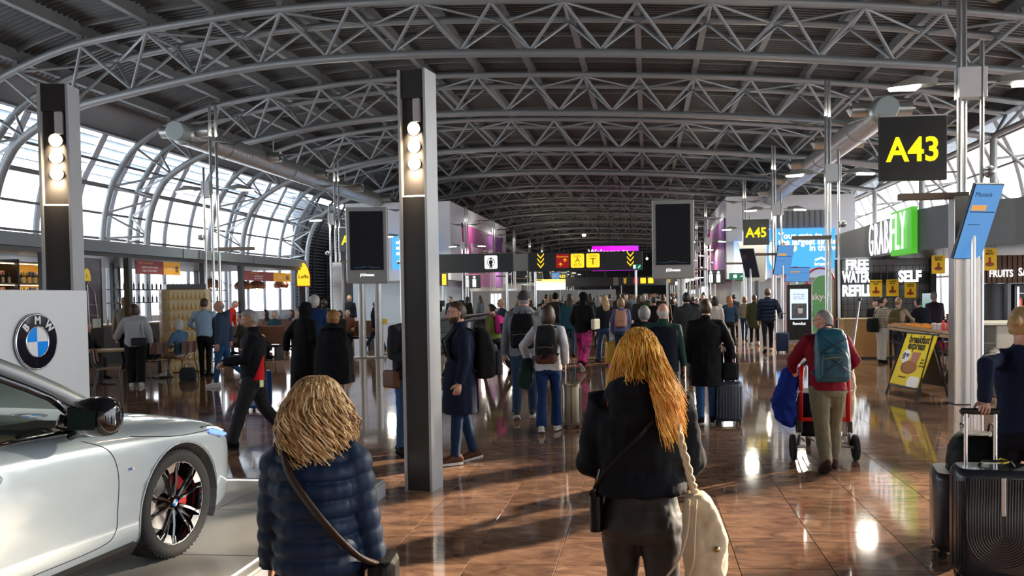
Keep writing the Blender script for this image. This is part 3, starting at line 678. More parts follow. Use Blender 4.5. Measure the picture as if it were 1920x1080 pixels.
MB().bx((0, -.1, -q_.z), (.2, .3, 0)).bx((w-.2, -.1, -q_.z), (w, .3, 0)).build('support', STEEL, t)
for k, (px, py, Y) in enumerate(((1095, 440, 120), (1213, 485, 120), (1135, 525, 110), (1180, 522, 120))):
    p = at(px, py, Y); t = thing('ceiling_spot', f'small warm spotlight glowing far down the hall, number {["one", "two", "three", "four"][k]} from the left', 'lamp', p, group='far warm spots')
    MB().ball((0, 0, 0), .16 if k else .3, 10, 8).build('bulb', emat('warm_bulb', (1, .62, .30), 12), t); MB().cyl((0, 0, .1), (0, 0, zr(p.x)-p.z+.02), .03, 5).build('stem', STEEL, t)
# a row of bright strip lights far ahead
for k in range(9):
    Y = 99.5+9.6*k
    for s_, x in (('left', -8.4), ('right', 5.6)):
        t = thing('strip_light', f'far pale strip light low over the {s_} shop row, {WORDS[k]} from the viewer', 'lamp', (x, Y, 3.6), group=f'far strip lights, {s_}')
        MB().bx((-1.2, -.1, 0), (1.2, .1, .08)).build('tube', emat('strip', (.9, .95, 1), 3), t); MB().cyl((0, 0, .08), (0, 0, zr(x)-3.588), .02, 5).build('rod', STEEL, t)
# ================================================================ lamp columns of the car stand
BRNZ = mat('column_dark', (.030, .027, .026), .35, .2, var=.1); COLG = mat('column_grey', (.42, .43, .44), .4, .3, var=.04)
WARM = emat('warm_lamp', (1, .72, .42), 22)
def lamp_column(label, x, y, rz):
    t = thing('lamp_column', label, 'lamp column', (x, y, 0), rz)
    w, d, h = .23, .20, 3.88
    MB().bx((-w/2, -d/2+.03, 0), (w/2, d/2, h)).build('core', BRNZ, t)
    for s_ in (-1, 1): MB().bx((s_*(w/2+.012)-.012, -d/2-.02, 0), (s_*(w/2+.012)+.012, d/2+.02, h)).build('side_plate', COLG, t)
    MB().bx((-w/2, -d/2, 0), (w/2, -d/2+.035, 2.72)).build('front_plate', BRNZ, t)
    MB().bx((-w/2, -d/2, 3.62), (w/2, -d/2+.035, h)).build('top_plate', BRNZ, t)
    MB().add([(-w/2, -d/2+.02, 2.72), (w/2, -d/2+.02, 2.72), (w/2, d/2-.06, 2.92), (-w/2, d/2-.06, 2.92), (-w/2, -d/2+.02, 2.70), (w/2, -d/2+.02, 2.70), (w/2, d/2-.06, 2.70), (-w/2, d/2-.06, 2.70)], [(0, 1, 2, 3), (7, 6, 5, 4), (0, 4, 5, 1), (1, 5, 6, 2), (3, 2, 6, 7), (0, 3, 7, 4)]).build('sloped_sill', COLG, t)
    MB().bx((.0, -d/2-.005, 3.52-.12), (.075, -d/2+.05, 3.64-.02)).build('projector', mat('projector_grey', (.45, .45, .47), .4), t, bevel=.012)
    for z in (3.35, 3.19, 3.03):
        mx = M.Translation((.0, -.05, z)) @ M.Rotation(rad(98), 4, 'X') @ M.Diagonal((1.15, 1.15, 1, 1))
        o = MB().lathe([(0, -.06), (.045, -.06), (.058, 0), (.062, .03), (.055, .035), (.05, .02), (0, .02)], 18, mx).build('spot_housing', mat('spot_black', (.02, .02, .02), .4), t, smooth=True)
        MB().lathe([(0, .022), (.05, .022), (.05, .03), (0, .034)], 18, mx).build('bulb', WARM, o, smooth=True)
        l = bpy.data.lights.new('column_spot', 'SPOT'); l.energy = 60; l.color = (1, .78, .52); l.spot_size = rad(75); l.spot_blend = .6; l.shadow_soft_size = .05
        q = bpy.data.objects.new('column_spot', l); COL.objects.link(q); q.parent = t; q.location = (0, -.14, z-.02)
        q.rotation_euler = (rad(35), 0, 0)
    return t
lamp_column('dark lamp column with three glowing spots in the middle of the foreground', -2.10, 7.55, rad(-10))
lamp_column('dark lamp column with three glowing spots behind the white emblem wall', -5.64, 7.55, rad(12))

# ================================================================ car stand: platform, wall, emblem
PLAT = mat('stand_concrete', (.36, .35, .33), .38, var=.22, scale=2.2)
LED = emat('led_white', (1, .98, .92), 5)
t = thing('display_platform', 'low grey concrete-look platform with light strips under the car', 'platform', (0, 0, 0))
X1, Y1 = -2.38, 7.27
MB().bx((-6.4, .6, 0), (X1, Y1, .13)).build('platform_body', mat('platform_edge', (.30, .31, .32), .5), t)
for i in range(4):
    for j in range(6):
        x0 = X1-.005-1.005*(i+1); y1 = Y1-.005-1.11*j
        MB().bx((x0+.004, y1-1.10, .128), (x0+.999, y1, .15)).build('slab', PLAT, t, bevel=.002, bseg=1)
MB().bx((X1-.10, .8, .15), (X1-.085, Y1-.10, .1535)).build('light_strip', LED, t); MB().bx((-6.2, Y1-.10, .15), (X1-.085, Y1-.085, .1535)).build('light_strip', LED, t)
PWH = mat('panel_white', (.74, .76, .77), .45, var=.02)
t = thing('emblem_wall', 'white display wall carrying the round blue and white emblem behind the car', 'display wall', (-5.3, 6.7, .15))
MB().bx((-.12, -1.7, 0), (0, .70, 1.755)).build('wall_panel', PWH, t, bevel=.006)
for a, b in (((.002, -.78, .62), (.004, .42, .624)), ((.002, .416, .0), (.004, .42, .62))): MB().bx(a, b).build('panel_joint', mat('joint', (.25, .25, .25), .6), t)
t = thing('round_emblem', 'round black ring emblem with blue and white quarters and letters B M W', 'emblem', (-5.297, 6.70, 1.455), pi/2)
def disc(n, r0, r1, a0, a1, y, m, par, d=.012):
    k = max(3, int(24*(a1-a0)/(2*pi)*2)); q = MB(); P = []
    for i in range(k+1): a = a0+(a1-a0)*i/k; P.append(a)
    for a, b in zip(P, P[1:]):
        f = lambda r, a, yy: (r*cos(a), yy, r*sin(a))
        q.add([f(r0, a, y), f(r1, a, y), f(r1, b, y), f(r0, b, y), f(r0, a, y+d), f(r1, a, y+d), f(r1, b, y+d), f(r0, b, y+d)], [(0, 1, 2, 3), (7, 6, 5, 4), (1, 5, 6, 2), (0, 3, 7, 4)])
    return q.build(n, m, par)
CHR = mat('chrome', (.75, .75, .76), .10, 1., var=0)
disc('black_ring', .13, .235, 0, 2*pi, -.030, mat('emblem_black', (.008, .006, .016), .12, coat=.6), t, .03)
MB().tube([(.238*cos(a*pi/24), -.02, .238*sin(a*pi/24)) for a in range(48)], .011, 8, close=True).build('chrome_rim', CHR, t, smooth='all')
MB().tube([(.132*cos(a*pi/24), -.03, .132*sin(a*pi/24)) for a in range(48)], .006, 6, close=True).build('inner_rim', CHR, t, smooth='all')
EB, EW = mat('emblem_blue', (.0, .19, .62), .2, var=0, emit=.25), mat('emblem_white', (.86, .87, .88), .25, var=0)
for k, (n, m) in enumerate((('white_quarter', EW), ('blue_quarter', EB), ('white_quarter', EW), ('blue_quarter', EB))): disc(n, .0, .13, k*pi/2, (k+1)*pi/2, -.028, m, t, .02)
for ch, a in (('B', rad(137)), ('M', rad(90)), ('W', rad(43))):
    text('letter', ch, facing((.184*cos(a), -.034, .184*sin(a)), (0, -1, 0), (cos(a), 0, sin(a))), .095, EW, t, ext=.004, bold=.003)

# ================================================================ food kiosk on the right
WOODL = mat('light_wood', (.46, .31, .17), .45, var=.2, scale=6, stretch=(1, 1, 8)); WOODO = mat('orange_wood', (.50, .26, .08), .4, var=.12, scale=4)
BROWN = mat('brown_slats', (.14, .075, .045), .5, var=.2, scale=9, stretch=(8, 8, .4))
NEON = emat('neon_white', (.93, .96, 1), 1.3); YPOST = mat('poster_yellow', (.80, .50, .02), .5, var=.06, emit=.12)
k = thing('food_kiosk', 'dark framed food kiosk with green and white roof sign right of the hall', 'kiosk')
path = [(6.0, 27.0), (6.0, 19.0), (6.12, 18.2), (6.5, 17.5), (7.2, 16.95), (8.4, 16.65), (12.5, 16.4)]
q = MB()
path = [(6.0, 27.0), (6.0, 24.5), (6.0, 22.0)]+path[1:]
zb = lambda y_: 2.68+.18*smoothstep(22, 27, y_)
for (x0, y0), (x1, y1) in zip(path, path[1:]):
    d = (V((x1, y1, 0))-V((x0, y0, 0))).normalized(); n = V((-d.y, d.x, 0))*.12
    q.add([(x0, y0, zb(y0)), (x1, y1, zb(y1)), (x1+n.x, y1+n.y, zb(y1)), (x0+n.x, y0+n.y, zb(y0)), (x0, y0, 3.58), (x1, y1, 3.58), (x1+n.x, y1+n.y, 3.58), (x0+n.x, y0+n.y, 3.58)], [(0, 3, 2, 1), (4, 5, 6, 7), (0, 1, 5, 4), (1, 2, 6, 5), (2, 3, 7, 6), (3, 0, 4, 7)])
q.build('fascia', mat('kiosk_fascia', (.070, .075, .088), .42, var=.12), k)
MB().add([(6.1, 27, 2.78), (6.1, 19, 2.78), (6.6, 17.6, 2.78), (8.4, 16.75, 2.78), (12.5, 16.5, 2.78), (12.5, 27, 2.78)], [(0, 1, 2, 3, 4, 5)]).build('canopy_ceiling', BLACK, k)
for x, y in ((6.06, 26.9), (8.95, 26.9), (12.4, 26.9), (9.5, 17)): MB().bx((x-.09, y-.09, 0), (x+.09, y+.09, 2.80)).build('post', BLACK, k)
# word sign
NEON2 = emat('neon_sign', (.93, .97, 1), 1.15)
LIM = mat('sign_green', (.06, .42, .02), .4, emit=.5)
text('sign_letters', 'GRAB&', facing((5.95, 21.72, 3.09), (-1, 0, 0)), 1.22, NEON2, k, ext=.012, bold=-.012, sx=.50, space=1.22)
text('sign_letters', 'FLY', facing((5.82, 19.86, 3.12), (-1, 0, 0)), 1.26, NEON2, k, ext=.012, bold=-.008, sx=.52, space=1.2)
MB().bx((5.86, 18.98, 2.62), (6.0, 20.55, 3.66)).build('green_backing', LIM, k, bevel=.01)
# back mesh wall with lit words
for i in range(15): MB().bx((6.15+.2*i-.006, 26.88, .95), (6.15+.2*i+.006, 26.9, 2.6)).build('mesh_wire', BLACK, k)
for i in range(9): MB().bx((6.1, 26.87, .98+.2*i), (8.9, 26.89, .992+.2*i)).build('mesh_wire', BLACK, k)
MB().bx((6.1, 26.92, 2.03), (8.9, 27.0, 2.36)).build('dark_beam', CHAR, k); MB().bx((6.1, 26.95, 2.36), (8.9, 27.0, 2.9)).build('blind_screen', mat('blind_screen', (.26, .27, .28), .5), k)
for s_, px, py, wd in (('FREE', 1607, 497, .70), ('WATER', 1605, 520, .86), ('REFILL', 1607, 546, .92), ('SELF', 1706, 519, .70)):
    p = at(px, py, 26.8); me = text_mesh(s_, .48, .015, .020); w0 = max(v.co.x for v in me.vertices)-min(v.co.x for v in me.vertices)
    me.transform(facing(p, (0, -1, 0)) @ M.Diagonal((wd/w0, 1, 1, 1))); link('lit_word', me, NEON, k)
MB().bx((6.1, 27.0, 0), (12.4, 27.06, .95)).build('back_panel', CHAR, k); MB().bx((6.1, 27.0, .95), (8.9, 27.05, 2.03)).build('grey_screen', mat('grey_screen', (.20, .22, .23), .4), k)
POSTF = mat('poster_food', (.35, .10, .03), .5); POSTK = mat('poster_ink', (.02, .015, .01), .6)
def poster(px0, py0, px1, py1, Y, label, l1, l2):
    a, b = at(px0, py0, Y), at(px1, py1, Y); w, h = b.x-a.x, a.z-b.z
    t = thing('yellow_poster', label, 'poster', ((a.x+b.x)/2, Y, b.z), group='yellow food posters')
    MB().bx((-w/2, -.006, 0), (w/2, .006, h)).build('sheet', YPOST, t)
    text('heading', l1, facing((0, -.009, h*.88), (0, -1, 0)), h*.13, POSTK, t, ext=.001, bold=.002)
    text('heading', l2, facing((0, -.009, h*.76), (0, -1, 0)), h*.13, POSTK, t, ext=.001, bold=.002)
    MB().ball((0, -.008, h*.28), (w*.32, .004, h*.10), 12, 6).build('food_picture', POSTF, t); MB().bx((-w*.08, -.012, h*.3), (w*.08, -.006, h*.6)).build('bottle_picture', mat('poster_red', (.5, .03, .02), .5), t)
    for s_ in (-1, 1): MB().cyl((s_*w*.4, 0, h), (s_*w*.4, 0, 2.79-b.z), .004, 4).build('hanging_wire', BLACK, t)
poster(1631, 525, 1654, 556, 24, 'yellow poster hanging over the kiosk counter, leftmost of four', 'WRAP MENU', 'DEAL')
poster(1662, 524, 1685, 555, 24, 'yellow poster hanging over the kiosk counter, second from the left', 'COFFEE', 'DEAL')
poster(1696, 530, 1718, 558, 24, 'yellow poster hanging over the kiosk counter below the word SELF', 'breakfast', 'express')
poster(1747, 479, 1772, 513, 19.5, 'yellow poster hanging high left of the steel column', 'SNACK', 'MENU')
poster(1842, 466, 1869, 507, 18.6, 'yellow poster hanging right of the steel column', 'FULL', 'MENU')
# counters and racks
t = thing('service_counter', 'orange wood kiosk counter behind the woman in stripes', 'counter', (5.2, 22.4, 0))
MB().bx((0, 0, .04), (1.35, .7, 1.02)).build('front', WOODO, t, bevel=.01); MB().bx((-.03, -.04, 1.02), (1.4, .75, 1.07)).build('worktop', WOODL, t, bevel=.006); MB().bx((0, -.01, 0), (1.35, .7, .05)).build('plinth', BLACK, t); MB().bx((-.012, .0, .06), (.28, -.012, 1.02)).build('light_panel', WOODL, t)
ITEM = {}
def goods(name, label, cat, p, kind, col, grp, rz=0):
    key = (kind, col)
    if key not in ITEM:
        q = MB()
        if kind == 'bottle': q.lathe([(0, 0), (.033, 0), (.035, .01), (.035, .13), (.03, .16), (.013, .19), (.013, .215), (0, .217)], 12)
        elif kind == 'cup': q.lathe([(0, 0), (.030, 0), (.043, .11), (.046, .115), (.046, .125), (.03, .14), (0, .142)], 12)
        elif kind == 'fruit': q.ball((0, 0, .035), (.037, .037, .035), 10, 7)
        elif kind == 'pack': q.prism(rounded(.15, .09, .03, 2), .05)
        elif kind == 'box': q.bx((-.06, -.04, 0), (.06, .04, .09))
        elif kind == 'beer': q.lathe([(0, 0), (.03, 0), (.031, .13), (.028, .15), (.012, .185), (.011, .23), (.013, .235), (.013, .245), (0, .247)], 10)
        me = q.mesh(name, smooth=True, bevel=.004 if kind == 'box' else 0)
        me.materials.append(mat('goods_%s_%02x%02x%02x' % (kind, *[int(c*255) for c in col]), col, .3, var=.15, scale=30)); ITEM[key] = me
        if kind == 'beer' and col[0] > .04:
            me.materials.append(mat('bottle_label', (.62, .55, .42), .5, var=.25, scale=12))
            for f_ in me.polygons: f_.material_index = int(.005 < f_.center.z < .135)
    o = bpy.data.objects.new(name, ITEM[key]); COL.objects.link(o); o.location = p; o.rotation_euler = (0, 0, rz)
    return tag(o, label, cat, grp)
t = thing('food_rack', 'black food rack with pale slatted top edge beside the breakfast board', 'rack', (5.62, 15.6, 0))
for z in (.25, .6, .92): MB().bx((0, 0, z), (1.2, 4.2, z+.03)).build('shelf', BLACK, t)
for x in (.02, 1.18):
    for y in (.02, 2.1, 4.18): MB().bx((x-.025, y-.025, 0), (x+.025, y+.025, .95)).build('upright', BLACK, t)
for z in (.90, .97): 
    MB().bx((-.04, -.02, z), (-.015, 4.22, z+.055)).build('slat', WOODL, t); MB().bx((-.04, -.045, z), (1.2, -.02, z+.055)).build('slat', WOODL, t)
MB().bx((.0, 0, .985), (1.2, 4.2, 1.0)).build('tray', mat('tray', (.3, .22, .15), .5), t)
R = random.Random(3)
for i in range(26):
    y = 15.8+i*.155; c, kd, n, l = ((.75, .28, .03), 'fruit', 'orange', 'small orange fruit on the food rack top') if 17.3 < y < 19 else ((.55, .05, .05), 'bottle', 'red_bottle', 'red bottle on the near end of the food rack') if y < 16.6 else ((.60, .52, .55), 'cup', 'clear_cup', 'pale lidded cup on the food rack top') if y < 17.3 else ((.62, .24, .12), 'pack', 'snack_pack', 'orange snack pack on the far end of the food rack')
    for r_ in range(3): goods(n, l, n.split('_')[-1], (5.72+.2*r_+R.uniform(-.03, .03), y+R.uniform(-.02, .02), 1.0), kd, c, n.replace('_', ' ')+'s on the food rack', R.uniform(0, 3))
for i in range(12):
    for z, c, kd, n, l in ((.63, (.50, .06, .08), 'cup', 'fruit_cup', 'red and white fruit cup on the middle rack shelf'), (.28, (.55, .30, .14), 'bottle', 'juice_bottle', 'orange juice bottle on the lowest rack shelf')): goods(n, l, n.split('_')[-1], (5.74+(i % 2)*.15, 15.72+i*.16, z), kd, c, n.replace('_', ' ')+'s on the rack shelves')
t = thing('till_screen', 'black till screen on a stand over the food counter', 'screen', (7.55, 23.0, 0), rad(8))
MB().bx((-.22, -.03, 1.1), (.22, .03, 1.75)).build('casing', BLACK, t, bevel=.01); MB().bx((-.19, -.036, 1.14), (.19, -.03, 1.71)).build('display', grad('till', (.05, .35, .20), (.55, .65, .75), 'Z', 1.2, 1.7, .5), t); MB().cyl((0, .05, 0), (0, .05, 1.2), .03, 8).build('stand', BLACK, t)
t = thing('service_counter', 'long dark food counter further inside the kiosk', 'counter', (6.9, 23.4, 0))
MB().bx((0, 0, 0), (4.5, .8, .95)).build('front', CHAR, t, bevel=.01); MB().bx((-.05, -.05, .95), (4.55, .85, 1.0)).build('worktop', mat('counter_grey', (.4, .4, .4), .3), t)
for i in range(14): goods('glass_cup', 'amber lit cup on the kiosk back counter', 'cup', (6.95+.13*i, 23.6+.1*(i % 2), 1.0), 'cup', (.7, .40, .14), 'amber cups on the back counter')
t = thing('snack_counter', 'white counter with a glazed food display right of the steel column', 'counter', (5.5, 14.25, 0))
MB().bx((.25, 0, 0), (4.0, .9, 1.2)).build('body', mat('counter_white', (.55, .52, .46), .4), t, bevel=.02); MB().bx((-.05, -.03, 1.2), (4.0, .95, 1.25)).build('worktop', mat('top_white', (.72, .68, .60), .35), t, bevel=.008)
MB().bx((0, .02, .1), (.25, .9, 1.2)).build('display_back', BLACK, t)
for z in (.3, .6, .9): MB().bx((0, -.02, z), (.25, .25, z+.015)).build('display_shelf', mat('glass_shelf', (.3, .3, .3), .2), t)
MB().bx((-.01, -.035, .12), (.25, -.025, 1.18)).build('display_glass', CLEAR, t)
for i in range(6): goods('pastry', 'brown pastry in the glazed snack counter', 'pastry', (5.58+.11*(i % 2), 14.32, (.315, .615, .915)[i // 2]), 'pack', (.42, .18, .06), 'pastries in the glazed counter')
# brown shop front behind
t = thing('snack_shop', 'brown slatted snack shop facade with white lit words at the right edge', 'shop', (8.0, 21, 0))
MB().bx((0, 0, 1.94), (5.5, .25, 2.62)).build('backing', BROWN, t)
for i in range(45): MB().bx((.02+i*.12, -.03, 1.94), (.11+i*.12, 0, 2.62)).build('slat', BROWN, t)
for s_, x, z, h in (('FRUITS', .58, 2.17, .24), ('SANDWICHES', 1.62, 2.20, .27), ('COFFEE', 1.5, 2.48, .30)):
    text('lit_word', s_, facing((x, -.045, z), (0, -1, 0)), h, NEON, t, sx=.75, bold=.004)
MB().bx((0, .6, 0), (5.5, .7, 1.94)).build('dark_back', CHAR, t)
for x in (0, .75, 2.6): MB().bx((x, 0, 0), (x+.08, .2, 1.94)).build('jamb', mat('jamb_grey', (.3, .32, .35), .4), t)
t = thing('drinks_fridge', 'lit drinks fridge with coloured bottles at the right edge', 'fridge', (9.0, 21.1, 0))
MB().bx((0, .1, 0), (1.2, .5, 1.9)).build('cabinet', BLACK, t)
for z in (.3, .65, 1.0, 1.35, 1.68): MB().bx((.05, -.02, z), (1.15, .1, z+.02)).build('shelf', mat('shelf_lit', (.7, .7, .7), .3, emit=.3), t)
MB().bx((.02, -.02, .1), (.05, .0, 1.85)).build('light_bar', emat('fridge_light', (.9, .95, 1), 6), t)
for z in (.32, .67, 1.02, 1.37):
    for i in range(8): goods('drink_bottle', 'coloured drink bottle in the lit fridge', 'bottle', (9.12+i*.13, 21.14, z), 'bottle', [(.6, .1, .05), (.7, .6, .5), (.6, .3, .1), (.15, .3, .12)][(i+int(z*3)) % 4], 'bottles in the lit fridge')

# ---- breakfast A-board
def quad_mx(bl, br, tl):      # local x right, y up, z out
    x = (V(br)-V(bl)).normalized(); y0 = V(tl)-V(bl); y = (y0-x*y0.dot(x)).normalized(); z = x.cross(y)
    m = M((x, y, z)).transposed().to_4x4(); m.translation = V(bl); return m
t = thing('a_board', 'folding pavement board with a yellow breakfast express poster', 'sign board', (4.55, 14.45, 0))
o = V((4.55, 14.45, 0)); fl0, fr0, br0, bl0 = [V(p)-o for p in ((4.12, 14.72, 0), (4.34, 13.84, 0), (5.0, 14.28, 0), (4.82, 15.08, 0))]
tl0, tr0 = V((4.50, 14.92, 1.06))-o, V((4.70, 14.08, 1.06))-o
for a, b in ((fl0, tl0), (fr0, tr0)): MB().tube([a, b], .02, 6).build('front_leg', BLACK, t)
for a, b in ((bl0, tl0), (br0, tr0)): MB().tube([a, b], .02, 6).build('back_leg', BLACK, t)
lerp = lambda a, b, s_: a+(b-a)*s_
A_, B_, C_ = lerp(fl0, tl0, .17), lerp(fr0, tr0, .17), tl0
mx = quad_mx(A_, B_, C_); w, h = (B_-A_).length, (C_-A_).length
MB().box((w/2, h/2, 0), (w-.02, h, .02), mx=mx).build('front_panel', mat('board_yellow', (.78, .60, .02), .4, var=.04), t)
for a, b in (((0, 0), (w, 0)), ((0, h), (w, h))): MB().tube([mx @ V((a[0], a[1], 0)), mx @ V((b[0], b[1], 0))], .022, 6).build('frame_rail', BLACK, t)
def bt(s_, x, y, sz, **kk): text('lettering', s_, mx @ M.Translation((x*w, y*h, .013)), sz, POSTK, t, ext=.001, **kk)
bt('breakfast', .5, .88, .19, bold=.006, sx=.85); bt('express', .48, .76, .19, bold=.006, sx=.85)
MB().prism(rounded(.24, .24, .11, 6), .004, mx @ M.Translation((.25*w, .55*h, .012))).build('price_bubble', mat('bubble_white', (.85, .85, .85), .4), t)
text('price', '8', mx @ M.Translation((.19*w, .55*h, .018)), .16, mat('price_blue', (.02, .02, .10), .5), t, ext=.001, bold=.005); text('price', '90', mx @ M.Translation((.30*w, .57*h, .018)), .09, MATS['price_blue'], t, ext=.001, bold=.003)
MB().ball((0, 0, 0), (.24, .12, .012), 16, 8, mx @ M.Translation((.45*w, .36*h, .012))).build('croissant_picture', mat('croissant', (.33, .13, .05), .5, var=.3), t)
MB().add([(-.09, -.1, 0), (.09, -.1, 0), (.12, .1, 0), (-.12, .1, 0), (-.09, -.1, .005), (.09, -.1, .005), (.12, .1, .005), (-.12, .1, .005)], [(0, 3, 2, 1), (4, 5, 6, 7), (0, 1, 5, 4), (1, 2, 6, 5), (2, 3, 7, 6), (3, 0, 4, 7)], mx @ M.Translation((.56*w, .54*h, .012))).build('cup_picture', mat('cup_pic', (.42, .18, .15), .5), t)
for k_, s_ in enumerate(('Hot', 'drink', '+ pastry')): bt(s_, .82, .52-.055*k_, .055)
bt('bon appetit', .35, .17, .05)
MB().prism(rounded(.34, .2, .09, 5), .004, mx @ M.Translation((.75*w, .10*h, .012))).build('logo_patch', MATS['bubble_white'], t)
A2, B2 = lerp(bl0, tl0, .17), lerp(br0, tr0, .17); mx2 = quad_mx(B2, A2, tr0); MB().box((w/2, h/2, 0), (w-.02, h, .02), mx=mx2).build('back_panel', mat('board_back', (.055, .05, .045), .5), t)

# ---- payment-card totem
t = thing('advert_totem', 'black floor-standing totem with lit screen and the word Revolut', 'totem', (5.49, 30.4, 0), rad(4))
MB().bx((-.43, 0, .06), (.43, .18, 2.07)).build('body', mat('totem_black', (.012, .014, .016), .25), t, bevel=.015); MB().bx((-.5, -.1, 0), (.5, .28, .05)).build('foot', mat('totem_foot', (.4, .4, .4), .3, .6), t)
MB().bx((-.34, -.012, .80), (.30, 0, 1.90)).build('display', emat('totem_screen', (.62, .75, .92), .95), t)
MB().bx((-.29, -.018, .84), (.25, -.01, 1.38)).build('photo', mat('totem_photo', (.10, .12, .16), .4, var=.8, scale=6), t); MB().lathe([(0, 0), (.07, 0), (.10, .18), (0, .18)], 12, M.Translation((.02, -.02, 1.02)) @ M.Diagonal((1, .1, 1, 1))).build('cup_picture', mat('pic_white', (.7, .72, .75), .5), t)
INKB = mat('ink_blue', (.03, .05, .10), .5)
for k_, (s_, z) in enumerate((('Exchange', 1.71), ('money 24/7', 1.62), ("don't queue", 1.55))): text('lettering', s_, facing((-.02, -.014, z), (0, -1, 0)), .105-.02*(k_ > 0), INKB, t, ext=.001)
text('brand_lettering', 'Revolut', facing((-.02, -.006, .65), (0, -1, 0)), .15, emat('logo_white', (1, 1, 1), .9), t, ext=.003, bold=.002)
# ---- lounge behind it: red tube arches and green arched panel
RED = mat('red_tube', (.45, .02, .03), .35)
for i, (px, r) in enumerate(((1492, 22), (1468, 14), (1545, 26))):
    p = at(px, 555, 38); rr = r*38/FOC
    t = thing('tube_arch', ['red tube arch right above the Revolut totem', 'smaller red tube arch left above the Revolut totem', 'red tube arch behind the right steel posts'][i], 'arch', (p.x, 38+.4*i, 0), group='red tube arches')
    zc = at(px, 512, 38).z-rr+ (.25 if i != 1 else 0)
    MB().tube([(-rr, 0, 0), (-rr, 0, zc)]+[(-rr*cos(a*pi/12), 0, zc+rr*sin(a*pi/12)) for a in range(1, 12)]+[(rr, 0, zc), (rr, 0, 0)], .045, 8).build('tube', RED, t, smooth='all')
    MB().bx((-rr-.08, -.08, 0), (-rr+.08, .08, .04)).build('foot', BLACK, t)
def arch_panel(px, w, ztop, Y, col, label, txt):
    p = at(px, 560, Y); t = thing('arch_panel', label, 'panel', (p.x, Y, 0))
    MB().prism([(-w/2, 0), (w/2, 0)]+[(w/2*cos(a*pi/12), ztop-w/2+w/2*sin(a*pi/12)) for a in range(13)], .06, M.Rotation(pi/2, 4, 'X')).build('board', mat(label[:12], col, .5, var=.05), t)
    if txt: text('lettering', txt, facing((-.1, -.07, ztop-1.0), (0, -1, 0)), .42, PW, t, bold=.004)
arch_panel(1543, .92, 2.55, 39.5, (.10, .36, .13), 'green arched panel with white lettering behind the right posts', 'sky-fi')
arch_panel(1497, .95, 2.55, 40, (.30, .48, .52), 'pale teal arched panel behind the Revolut totem', '')

# ================================================================ bar on the left
k = thing('bar_pavilion', 'dark steel bar pavilion with shelves along the left windows', 'bar')
FASB = mat('bar_fascia', (.13, .155, .175), .4, var=.1)
for y0, y1 in ((8, 12.6), (12.65, 17.4), (17.45, 22.2), (22.25, 26.4), (26.45, 30.7)): MB().bx((-13.2, y0, 2.98), (-13.0, y1, 3.26)).build('fascia_panel', FASB, k, bevel=.006)
MB().bx((-17.5, 30.55, 2.98), (-13.2, 30.7, 3.26)).build('end_fascia', FASB, k)
MB().bx((-17.5, 8, 2.88), (-13.05, 30.6, 2.97)).build('canopy_ceiling', BLACK, k)
for y in (16.9, 19.85, 23.4, 25.7, 30.5): 
    MB().bx((-13.17, y-.07, 0), (-13.03, y+.07, 2.9)).build('post', CHAR, k)
    MB().bx((-17.4, y-.07, 0), (-17.26, y+.07, 2.9)).build('post', CHAR, k)
# lit bottle shelves near the viewer
AMBW = mat('amber_backing', (.60, .26, .03), .5, emit=.35)
t = thing('bottle_shelf', 'dark shelf unit with amber lit back and rows of bottles at the left edge', 'shelf', (-14.55, 15.4, 0))
MB().bx((-.5, 0, .2), (-.45, 3.9, 2.75)).build('amber_back', AMBW, t)
for z in (1.0, 1.45, 1.84, 2.22, 2.72): MB().bx((-.5, 0, z), (0, 3.9, z+.03)).build('shelf_board', BLACK, t)
for y in (0, 2.55, 3.9): MB().bx((-.5, y-.03, 0), (.02, y+.03, 2.8)).build('upright', BLACK, t)
for z in (2.19, 2.69, 1.81): MB().bx((-.1, .05, z), (-.06, 3.85, z+.012)).build('light_strip', emat('strip_warm', (1, .75, .45), 6), t)
BC = [(.55, .08, .05), (.80, .62, .30), (.75, .50, .04), (.06, .09, .20), (.62, .50, .42), (.62, .28, .24), (.30, .10, .06)]
for z in (2.25, 1.87):
    for i in range(20):
        y = 15.55+i*.185
        if 17.85 < y < 18.05: continue
        goods('beer_bottle', 'dark beer bottle with pale label on the lit bar shelf', 'bottle', (-14.62, y, z), 'beer', (.045, .03, .03), 'beer bottles on the lit bar shelf')
        goods('box_pack', 'small coloured carton behind the bottles on the lit bar shelf', 'box', (-14.82, y, z+.19), 'box', BC[i % 7], 'cartons on the lit bar shelf', pi/2)
    MB().bx((-.42, 0, z+.16), (-.2, 3.9, z+.185)).build('riser', BLACK, t)
